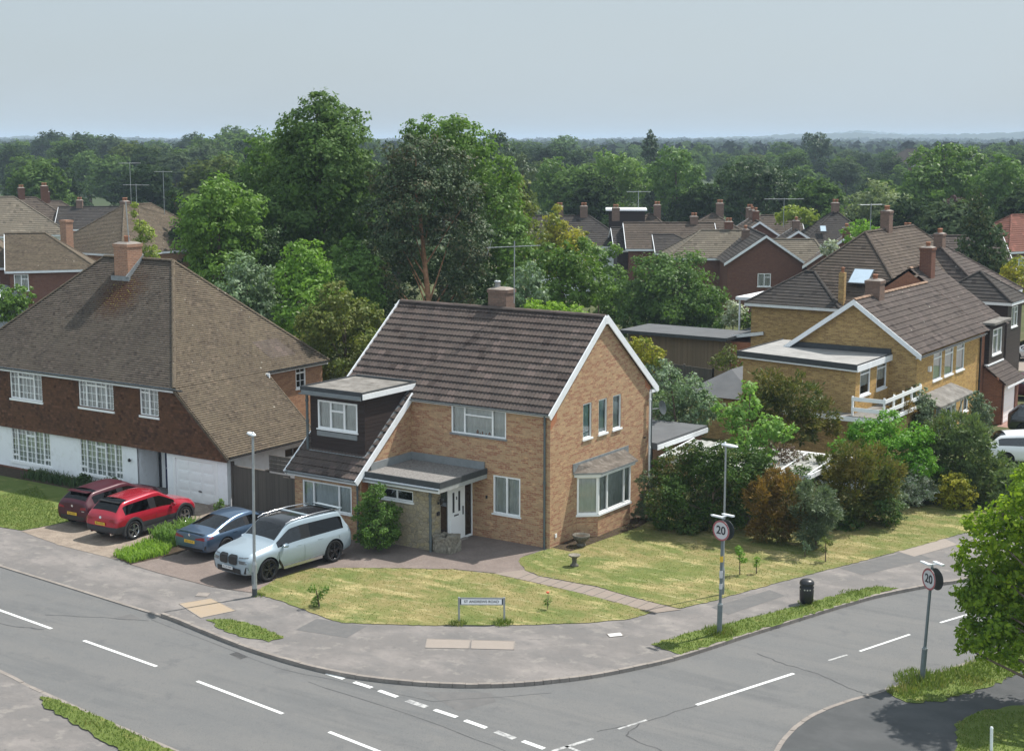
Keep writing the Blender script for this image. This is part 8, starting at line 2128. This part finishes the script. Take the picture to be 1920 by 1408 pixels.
    ('oak_tree', 'big dark rounded tree rising high right of centre on the right side', 'tree', (-29.11, 135.21, 0), [(-28.99, 135.82, 13.21, 1.69), (-31.25, 135.89, 11.91, 2.47), (-27.57, 136.68, 11.93, 2.62), (-29.15, 133.83, 9.41, 3.42), (-26.67, 136.32, 8.75, 3.07), (-31.06, 132.7, 9.41, 2.28)], 0.42, 'lf_mid', 52, 0.35, {}),
    ('oak_tree', 'light green broad tree at the right edge of the wood', 'tree', (-20.92, 132.99, 0), [(-20.86, 131.01, 11.77, 1.78), (-22.2, 131.73, 9.9, 2.23), (-20.21, 134.54, 9.86, 2.71), (-20.52, 132.77, 7.42, 2.99), (-23.13, 133.29, 7.03, 2.11), (-18.58, 134.63, 7.71, 2.56)], 0.42, 'lf_ash', 53, 0.35, {}),
    ('fir_tree', 'dark spire-shaped conifer standing on the skyline', 'tree', (-114.19, 218.04, 0), [(-114.39, 218.35, 16.56, 0.36), (-114.08, 217.58, 15.73, 0.72), (-114.58, 218.97, 14.69, 1.34), (-114.16, 217.59, 13.54, 1.69), (-113.74, 217.73, 12.3, 1.93)], 0.5, 'lf_dark3', 54, 0.3, {'dens': 3.6}),
    ('oak_tree', 'dark dome-shaped tree on the skyline right of the spire conifer', 'tree', (-130.53, 343.44, 0), [(-132.9, 343.3, 15.0, 2.04), (-129.9, 344.31, 14.43, 2.38), (-131.0, 342.58, 13.13, 3.39), (-128.3, 343.59, 12.13, 2.03)], 0.6, 'lf_dark3', 55, 0.4, {}),
    ('elm_tree', 'tall dark twin-topped tree on the skyline right of the big trees', 'tree', (-106.09, 152.49, 0), [(-107.26, 152.95, 15.0, 1.36), (-105.52, 152.65, 15.33, 0.97), (-107.18, 151.33, 13.5, 1.54), (-105.32, 152.35, 12.67, 1.93), (-106.58, 151.94, 10.57, 2.32), (-104.69, 153.69, 10.14, 2.13)], 0.45, 'lf_dark3', 56, 0.35, {}),
    ('poplar_tree', 'thin greyish tree tip behind the pine', 'tree', (-64.43, 96.68, 0), [(-64.76, 96.19, 12.75, 0.82), (-63.97, 96.63, 10.97, 1.1), (-65.54, 96.82, 9.74, 1.24), (-64.69, 97.2, 7.34, 1.72), (-63.21, 96.58, 6.2, 1.5)], 0.35, 'lf_grey', 57, 0.2, {}),
    ('oak_tree', 'light rounded tree in front of the pale-roofed building', 'tree', (-76.99, 124.53, 0), [(-77.47, 123.16, 10.96, 2.09), (-76.63, 125.16, 9.18, 2.43), (-79.49, 124.38, 8.8, 2.11), (-73.67, 124.38, 8.9, 2.08), (-77.69, 125.55, 6.31, 2.77)], 0.42, 'lf_ash', 58, 0.3, {}),
    ('oak_tree', 'light green tree mass left of the spire conifer', 'tree', (-73.11, 132.7, 0), [(-73.49, 131.0, 11.94, 1.81), (-71.34, 131.6, 11.24, 2.13), (-75.34, 132.8, 9.74, 2.33), (-71.46, 134.82, 9.03, 2.5), (-73.91, 133.28, 7.21, 2.66)], 0.42, 'lf_bright3', 59, 0.3, {}),
    ('oak_tree', 'light green double-domed tree below the spire conifer', 'tree', (-63.29, 131.78, 0), [(-63.32, 130.83, 12.38, 2.09), (-65.0, 130.36, 10.28, 2.25), (-62.87, 133.85, 10.24, 2.11), (-64.42, 132.35, 7.8, 2.76), (-60.84, 131.52, 7.54, 1.92)], 0.42, 'lf_ash', 60, 0.3, {}),
    ('beech_tree', 'big dark tree behind the far roofs, centre right', 'tree', (-48.01, 123.46, 0), [(-50.52, 122.46, 10.63, 2.25), (-48.0, 123.13, 10.33, 2.39), (-46.12, 125.22, 9.99, 2.26), (-49.59, 123.66, 7.7, 2.71), (-46.01, 123.55, 7.46, 2.69), (-51.18, 121.01, 7.43, 2.09), (-44.66, 125.21, 7.76, 1.8)], 0.4, 'lf_dark', 61, 0.35, {}),
    ('purple_beech_tree', 'small purple-leaved tree among the greens at the right', 'tree', (-21.35, 116.92, 0), [(-21.81, 116.77, 8.14, 0.96), (-20.68, 116.91, 7.82, 0.82), (-21.57, 117.07, 7.1, 0.96)], 0.35, 'lf_purple', 62, 0.2, {}),
    ('apple_tree', 'small round tree with fresh green leaves between the far roofs', 'tree', (-10.55, 59.53, 0), [(-10.38, 59.03, 8.66, 0.72), (-11.38, 59.59, 8.21, 0.82), (-9.79, 60.2, 8.16, 0.64), (-10.64, 59.3, 7.59, 0.72)], 0.26, 'lf_bright', 63, 0.1, {}),
    ('apple_tree', 'yellow-green garden trees behind the brown gabled house', 'tree', (-29.96, 92.55, 0), [(-30.44, 92.19, 7.86, 0.85), (-29.66, 93.02, 7.64, 0.97), (-28.44, 92.77, 7.48, 0.85), (-31.28, 92.22, 7.31, 0.73)], 0.3, 'lf_lime2', 64, 0.12, {}),
    ('cherry_tree', 'dark bush tree right of the far conifer, with yellow-green top', 'tree', (-1.97, 68.35, 0), [(-1.82, 67.96, 5.65, 0.86), (-2.43, 68.19, 4.8, 0.76), (-1.51, 68.49, 4.42, 0.96), (-2.12, 68.78, 3.36, 0.96)], 0.26, 'lf_yellow', 65, 0.1, {}),
    ('climbing_ivy', 'ivy clump growing up the chimney of the brown hipped roof', 'climber', (-68.09, 43.0, 0), [(-68.37, 42.93, 7.7, 0.69), (-67.75, 43.11, 7.03, 0.74), (-68.11, 42.61, 6.14, 0.74), (-67.7, 43.58, 5.42, 0.74), (-68.51, 42.4, 8.84, 0.37), (-68.43, 42.48, 9.52, 0.32), (-67.67, 43.82, 4.72, 0.64), (-68.18, 43.07, 4.52, 0.74)], 0.22, 'lf_lime2', 66, 0.05, {}),
    ('shrub', 'light green shrub at the left edge before the left house', 'shrub', (-44.35, 10.75, 0), [(-44.37, 10.5, 5.8, 0.82), (-44.02, 11.36, 5.87, 0.75), (-44.65, 9.93, 5.21, 0.93), (-44.36, 11.2, 4.95, 0.83)], 0.2, 'lf_mid', 67, 0.06, {}),
    ('privet_hedge', 'clipped light green hedge and bushes in the garden behind the ridge', 'hedge', (-21.75, 40.85, 0), [(-21.22, 41.52, 7.66, 0.57), (-22.36, 40.3, 7.69, 0.65), (-21.68, 40.91, 6.61, 0.65), (-21.76, 40.67, 7.34, 0.57)], 0.2, 'lf_mid', 68, 0.06, {}),
]
MT['lf_ashb'] = leaf_mat("leaves_ash_light", (0.065, 0.125, 0.020), (0.120, 0.195, 0.040), (0.090, 0.155, 0.028), 0.38)
MT['lf_purple2'] = leaf_mat("leaves_plum", (0.07, 0.04, 0.035), (0.13, 0.10, 0.06), (0.07, 0.10, 0.03), 0.35, 0.5)
MT['lf_silver2'] = leaf_mat("leaves_young_sycamore", (0.085, 0.165, 0.030), (0.19, 0.30, 0.085), None, 0.45)
MT['lf_bright2'] = leaf_mat("leaves_vivid_green", (0.055, 0.150, 0.014), (0.120, 0.235, 0.022), (0.040, 0.105, 0.012), 0.35, 0.60)
MT['lf_bright3'] = leaf_mat("leaves_light_green_far", (0.080, 0.140, 0.030), (0.130, 0.195, 0.050), None, 0.35)
MT['lf_lime2'] = leaf_mat("leaves_yellow_green_far", (0.125, 0.170, 0.022), (0.20, 0.24, 0.035), None, 0.35)
MT['lf_grey2'] = leaf_mat("leaves_feathery_grey_green", (0.060, 0.092, 0.030), (0.110, 0.150, 0.060), (0.085, 0.090, 0.030), 0.3, 0.60)
MT['lf_silver3'] = leaf_mat("leaves_willow", (0.095, 0.125, 0.055), (0.155, 0.185, 0.090), None, 0.35)
MT['lf_dark2'] = leaf_mat("leaves_cypress", (0.028, 0.052, 0.020), (0.060, 0.090, 0.030), (0.080, 0.080, 0.030), 0.2, 0.62)
MT['lf_dark3'] = leaf_mat("leaves_dark_far", (0.024, 0.045, 0.020), (0.045, 0.072, 0.028), None, 0.2)
for (nm, lb, ct, base, lobes, ls, mt, sd, r0, kw) in VEG:
    kw = dict(kw)
    tr = 'shrub' not in ct and 'hedge' not in ct and 'climber' not in ct
    tree(nm, lb, ct, base, lobes, ls, mt, sd, r0, kw.pop('bark', 'bark'), None, kw.pop('dens', 3.0), tr, **kw)

# bare orange pine trunk and fork seen between the crown layers
# small roses, reeds and bedding plants
t = thing('rose_bush', "single red rose on a thin stem on the corner lawn", 'flower', (3.82, -6.20, 0.02))
def stems(t, c, n, h, spread, mat, r=0.008, seed=1, name='stem'):
    rs = random.Random(seed); m = MB()
    for _ in range(n):
        a = rs.uniform(0, 2*pi); q = spread*rs.random()
        m.tube([(c[0], c[1], c[2]), (c[0]+cos(a)*q*0.5, c[1]+sin(a)*q*0.5, c[2]+h*0.6), (c[0]+cos(a)*q, c[1]+sin(a)*q, c[2]+h*rs.uniform(0.7, 1.1))], [r*1.3, r, r*0.5], 4, False)
    return m.build(name, mat, t)
stems(t, (3.82, -6.20, 0.02), 4, 0.55, 0.15, 'bark', 0.007, 4)
m = MB(); m.lathe((3.85, -6.22, 0.55), [(0, 0), (0.05, 0.03), (0.055, 0.07), (0.0, 0.09)], 8, False); m.build('flower', 'petal_red', t)
link(bpy.data.objects.new('leaf_cluster', leaves_mesh('leaf_cluster', [(3.82, -6.20, 0.28, 0.13)], 0.05, 'lf_mid', 4, 2.0)), t)

def strappy(label, pts, n, h, mat, seed, name='bedding_plants'):
    """strap-leaved plants: arching blades rising from a bed"""
    c = (sum(p[0] for p in pts)/len(pts), sum(p[1] for p in pts)/len(pts), 0.02)
    t = thing(name, label, 'plants', c)
    rs = random.Random(seed); vs = []; fs = []
    x0, x1 = min(p[0] for p in pts), max(p[0] for p in pts); y0, y1 = min(p[1] for p in pts), max(p[1] for p in pts)
    k = 0
    while k < n:
        x, y = rs.uniform(x0, x1), rs.uniform(y0, y1)
        if not pip(x, y, pts): continue
        k += 1
        a = rs.uniform(0, 2*pi); hh = h*rs.uniform(0.5, 1.15); w = 0.022; l = hh*rs.uniform(0.2, 0.7); b = len(vs)
        dx, dy = cos(a), sin(a)
        for f, g in ((0, 0), (0.35, 0.65), (0.8, 1.0), (1.15, 0.86)):
            ww = w*(1-f*0.7)
            vs += [(x+dx*l*f-dy*ww, y+dy*l*f+dx*ww, 0.02+hh*g), (x+dx*l*f+dy*ww, y+dy*l*f-dx*ww, 0.02+hh*g)]
        fs += [(b+2*i, b+2*i+1, b+2*i+3, b+2*i+2) for i in range(3)]
    me = bpy.data.meshes.new('leaves'); me.from_pydata([(v[0]-c[0], v[1]-c[1], v[2]-c[2]) for v in vs], [], fs); me.materials.append(MT[mat])
    link(bpy.data.objects.new('leaves', me), t)
strappy("tall feathery green lavender-like clump between the bright red car and the blue coupe", [(-13.1, -7.6), (-11.7, -7.6), (-11.6, -5.6), (-13.0, -5.4)], 1500, 0.55, 'lf_mid', 2, 'tall_plants')
strappy("low yellow-green strap-leaved bed plants at the pavement end of the strip", [(-12.7, -9.7), (-11.4, -10.0), (-11.2, -8.4), (-12.0, -7.4), (-13.0, -7.8)], 1500, 0.24, 'lf_lime', 3)
strappy("straggly dark bed plants under the white wall", [(-26, -3.3), (-19.5, -3.3), (-19.5, -2.4), (-26, -2.4)], 900, 0.35, 'lf_dark', 5)
for i, (x, y, r, lb) in enumerate([(-22.4, -2.75, 0.35, "dark rounded small bush in the bed under the brick plinth, left"), (-20.6, -2.75, 0.38, "grey-green rounded small bush in the bed near the red car"), (-25.2, -2.8, 0.25, "pale small bush at the far left of the bed")]):
    tree('bush', lb, 'shrub', (x, y, 0.02), [(x, y, r*0.8, r), (x+0.1, y-0.05, r*1.1, r*0.7)], 0.08, 'lf_dark' if i == 0 else 'lf_grey', 70+i, 0.02, trunk=False)
tree('bush', "low dark shrub beside the white porch corner behind the blue coupe", 'shrub', (-13.9, -3.1, 0.02), [(-13.9, -3.1, 0.35, 0.22), (-13.8, -3.05, 0.55, 0.14)], 0.07, 'lf_mid', 75, 0.02, trunk=False)
for i, (x, y, h, w, a, lb) in enumerate([(-78.6, 52.0, 10.9, 2.4, 20, "crowded aerial on the ivy-grown chimney"), (-80.0, 52.6, 12.9, 2.0, 60, "tall twin aerial above the big brown hipped roof"), (-77.6, 54.5, 12.1, 1.6, 40, "short bright aerial right of the tall twin one"),
        (-24.0, 76, 10.0, 3.4, 36, "wide aerial over the brown gabled house"), (-45, 88, 9.9, 2.4, 30, "aerial above the loft extension house"),
        (-6.2, 49.0, 10.9, 1.8, 60, "aerial on the dark hipped roof chimney")]):
    aerial(lb, x, y, 7.5, h, w, a)

# ------------------------------------------------------------------ the wood behind: individual trees sharing a few crowns
CX0, CY0 = 28.66, -45.50
def polar(px, d):
    """bearing of a tree measured from where the photographer hovered"""
    a = radians(33.7)-atan2(px-960, 2800)
    return CX0-sin(a)*d, CY0+cos(a)*d
rs = random.Random(11)
PROTO = []
kinds = [('oak_tree', 'dark green rounded tree', 'lf_dark', 1), ('ash_tree', 'mid green spreading tree', 'lf_mid', 1), ('lime_tree', 'light green tree', 'lf_ash', 1), ('oak_tree', 'olive green tree', 'lf_olive', 1),
         ('willow_tree', 'grey-green feathery tree', 'lf_grey', 1), ('beech_tree', 'very dark tree', 'lf_dark3', 1), ('poplar_tree', 'bright green upright tree', 'lf_bright3', 0), ('fir_tree', 'dark narrow conifer', 'lf_dark2', 2)]
LF = 1.12
for mt, a, b, c2 in (('lf_dark', (0.022, 0.046, 0.014), (0.050, 0.080, 0.024), None), ('lf_mid', (0.060, 0.115, 0.020), (0.115, 0.175, 0.035), None), ('lf_ash', (0.062, 0.115, 0.028), (0.115, 0.180, 0.055), None),
                     ('lf_olive', (0.066, 0.100, 0.024), (0.110, 0.140, 0.038), None), ('lf_grey', (0.055, 0.085, 0.040), (0.105, 0.145, 0.075), None), ('lf_dark3', (0.020, 0.040, 0.018), (0.040, 0.066, 0.026), None),
                     ('lf_bright3', (0.070, 0.130, 0.028), (0.120, 0.185, 0.045), None), ('lf_dark2', (0.022, 0.045, 0.018), (0.045, 0.075, 0.026), None)):
    MT[mt+'_wood'] = leaf_mat(mt.replace('lf', 'wood_leaves'), a, b, c2, 0.3, 0.5, 0.75, 0.06)
ORG = Vector((0, 0, 0))
for i, (nm, lb, mt, shape) in enumerate(kinds):
    r2 = random.Random(40+i); lobes = []
    if shape == 1:
        for k in range(11):
            a = r2.uniform(0, 2*pi); q = r2.uniform(0.1, 0.62)*4.0; z = r2.uniform(3.5, 8.6)
            q *= (1.15-(z-3.5)/7.5)
            lobes.append((cos(a)*q, sin(a)*q, z, r2.uniform(1.4, 2.3)))
        lobes.append((0.2, 0, 8.6, 1.6))
    elif shape == 0:
        for k in range(9):
            a = r2.uniform(0, 2*pi); z = 2.5+k*0.85; q = r2.uniform(0.2, 1.4)*(1.1-k/12)
            lobes.append((cos(a)*q, sin(a)*q, z, r2.uniform(1.1, 1.9)))
    else:
        for k in range(9):
            z = 1.5+k*0.95; lobes.append((r2.uniform(-.2, .2), r2.uniform(-.2, .2), z, 1.75*(1-k/10)+0.2))
    cm = leaves_mesh('crown', lobes, 0.42, mt+'_wood', 90+i, 3.2)
    m = MB(); limbs(m, (0, 0, 0), lobes, 0.28, i)
    tm = m.build('trunk', 'bark', None, (0, 0, 0))
    tmesh = tm.data; bpy.data.objects.remove(tm, do_unlink=True)
    PROTO.append((cm, tmesh))

def wood_tree(i, x, y, s, sz, label, group):
    nm, lb, mt, shape = kinds[i]
    t = bpy.data.objects.new(nm, None); link(t); t.location = (x, y, -0.15); t.rotation_euler = (0, 0, rs.uniform(0, 6.28)); t.scale = (s, s, sz)
    t['label'] = label; t['category'] = 'tree'; t['group'] = group
    link(bpy.data.objects.new('crown', PROTO[i][0]), t); link(bpy.data.objects.new('trunk', PROTO[i][1]), t)
    return t
ZN = {'L': "beyond the left roofs", 'M': "beyond the big pine", 'R': "right of the spire conifer"}
def prof(px):
    """highest tree-top line of the wood as seen, as a height angle (px)"""
    P_ = [(-60, 270), (60, 268), (150, 256), (210, 258), (300, 264), (360, 256), (430, 244), (480, 250), (560, 250), (700, 268), (880, 264), (960, 266), (1020, 268), (1100, 268), (1180, 282), (1300, 285), (1420, 282), (1500, 276), (1600, 288), (1700, 282), (1800, 282), (1880, 272), (1990, 268)]
    for a, b in zip(P_, P_[1:]):
        if a[0] <= px <= b[0]: return a[1]+(b[1]-a[1])*(px-a[0])/(b[0]-a[0])
    return 270
count = 0
rows = [142, 158, 178, 200, 224, 252, 284, 320, 362, 410, 465, 530]
for ri, d0 in enumerate(rows):
    px = -70.0
    while px < 1990:
        d = d0*rs.uniform(0.94, 1.06)
        x, y = polar(px, d)
        step = rs.uniform(10.0, 16.0)*2800/d0
        f = ri/(len(rows)-1)
        # tree-tops step down from the skyline towards the houses
        top = prof(px)+ (1-f)**1.2*70+(rs.uniform(-8, 18) if ri < 7 else rs.uniform(-13, 6))
        if rs.random() < 0.12: top -= 9
        h = 15-(top-262)/2800*d
        skip = False
        if d < 150 and (px > 960 or px < 380): skip = (px > 960 and px < 1500) or px < 220
        if 960 < px < 1560 and d < 162: skip = True
        if px < 330 and d < 208: skip = True
        if 480 < px < 940 and ri in (0, 1) : skip = rs.random() < 0.5
        if not skip:
            h = max(6.0, min(19.5, h))
            i = rs.choices(range(8), [22, 20, 18, 10, 8, 12, 5, 4])[0]
            z = 'L' if px < 600 else ('M' if px < 1220 else 'R')
            part = "near" if d < 230 else ("middle" if d < 340 else "farthest")
            lab = "%s, %s rows of the wood %s" % (kinds[i][1], part, ZN[z])
            s = h/10.0*rs.uniform(0.85, 1.15)
            wood_tree(i, x, y, s*1.35, h/10.0, lab, "%ss of the %s rows, %s" % (kinds[i][1], part, ZN[z]))
            count += 1
        px += step
print("wood trees", count)

# far forest that reads as one mass, and the blue hills
R = np.random.RandomState(5)
vs = []; n = 2300
for k in range(n):
    d = 560*(3400/560)**(R.rand()**0.9)
    px = -120+2160*R.rand()
    x, y = polar(px, d)
    base = max(0.0, (d-1200)/2200)*5
    h = 8+6*R.rand(); r = 5+4*R.rand()+d/900
    q = 34
    dr = R.normal(size=(q, 3)); dr /= np.linalg.norm(dr, axis=1)[:, None]; dr[:, 2] = np.abs(dr[:, 2])
    P3 = np.array([x, y, base])+dr*np.array([r, r, h*0.55])*(0.75+0.3*R.rand(q, 1))+np.array([0, 0, h*0.42])
    nr = dr+R.normal(size=(q, 3))*0.35; nr /= np.linalg.norm(nr, axis=1)[:, None]
    a = np.cross(nr, R.normal(size=(q, 3))); a /= np.linalg.norm(a, axis=1)[:, None]; b = np.cross(nr, a)
    s = (1.6+d/900)*(0.7+0.6*R.rand(q, 1))
    vs.append(np.stack([P3-a*s, P3-b*s*0.8, P3+a*s, P3+b*s*0.8], 1).reshape(-1, 3))
v = np.vstack(vs); n4 = len(v)//4
me = bpy.data.meshes.new('far_forest')
me.vertices.add(len(v)); me.loops.add(len(v)); me.polygons.add(n4)
me.vertices.foreach_set('co', v.astype(np.float32).ravel()); me.loops.foreach_set('vertex_index', np.arange(len(v), dtype=np.int32))
me.polygons.foreach_set('loop_start', np.arange(0, len(v), 4, dtype=np.int32)); me.polygons.foreach_set('loop_total', np.full(n4, 4, dtype=np.int32))
me.update(calc_edges=True); MT['lf_forest'] = leaf_mat("leaves_far_forest", (0.024, 0.042, 0.017), (0.046, 0.070, 0.027), None, 0.0, 0.60, 1.0, 0.0)
me.materials.append(MT['lf_forest'])
o = link(bpy.data.objects.new('far_forest', me)); o['kind'] = 'stuff'; o['label'] = "distant forest stretching to the hazy horizon"

def hills(name, d, prof_, seed, depth=700, step=6):
    rs2 = np.random.RandomState(seed); m = MB(); rows_ = []
    px = -260
    while px <= 2200:
        for a, b in zip(prof_, prof_[1:]):
            if a[0] <= px <= b[0]: t_ = a[1]+(b[1]-a[1])*(px-a[0])/(b[0]-a[0])
        z = 15-(t_-262)/2800*d+rs2.normal()*d*0.00028
        f = polar(px, d-depth*0.35); c = polar(px, d); g = polar(px, d+depth)
        rows_.append([(f[0], f[1], -2.0), (f[0]*0.3+c[0]*0.7, f[1]*0.3+c[1]*0.7, z*0.72), (c[0], c[1], z), (g[0], g[1], z*0.6)])
        px += step
    vs_ = [p for r in rows_ for p in r]; K_ = 4
    m.add(vs_, [(i*K_+j, (i+1)*K_+j, (i+1)*K_+j+1, i*K_+j+1) for i in range(len(rows_)-1) for j in range(3)], True)
    o = m.build(name, 'hill', None, (0, 0, 0)); o['kind'] = 'structure'
    return o
MT['hill'] = ground_mat("wooded_hill", (0.020, 0.036, 0.014), [((0.035, 0.05, 0.02), 0.01, 0.45, 0.6, 0.8, (1, 1, 3)), ((0.02, 0.035, 0.015), 0.05, 0.45, 0.6, 0.8, (1, 1, 1))], 0.95, 0)
hills("hills", 3700, [(-300, 262), (0, 258), (140, 254), (240, 258), (330, 262), (600, 264), (1000, 264), (1150, 266), (1260, 262), (1330, 258), (1420, 256), (1500, 251), (1600, 250), (1700, 254), (1800, 252), (1900, 249), (2300, 251)], 3)
hills("hills", 5600, [(-300, 260), (300, 260), (700, 262), (1080, 263), (1180, 259), (1300, 262), (1500, 256), (1600, 246), (1700, 252), (2300, 254)], 4, 900, 5)
# ------------------------------------------------------------------ the summer haze
m = MB(); m.box(-7500, 2600, -120, 8500, -3.0, 40)
hz = m.build("haze", None, None, (0, 0, 0)); hz['kind'] = 'stuff'; hz['label'] = "thin summer haze over the far woods"
g = G("haze_air")
pv = g.n("ShaderNodeVolumePrincipled")
pv.inputs['Color'].default_value = (0.66, 0.82, 1.0, 1)
pv.inputs['Density'].default_value = 0.00025
pv.inputs['Anisotropy'].default_value = 0.0
g.l(pv.outputs[0], g.out.inputs['Volume'])
hz.data.materials.append(g.m)
hz.visible_shadow = True
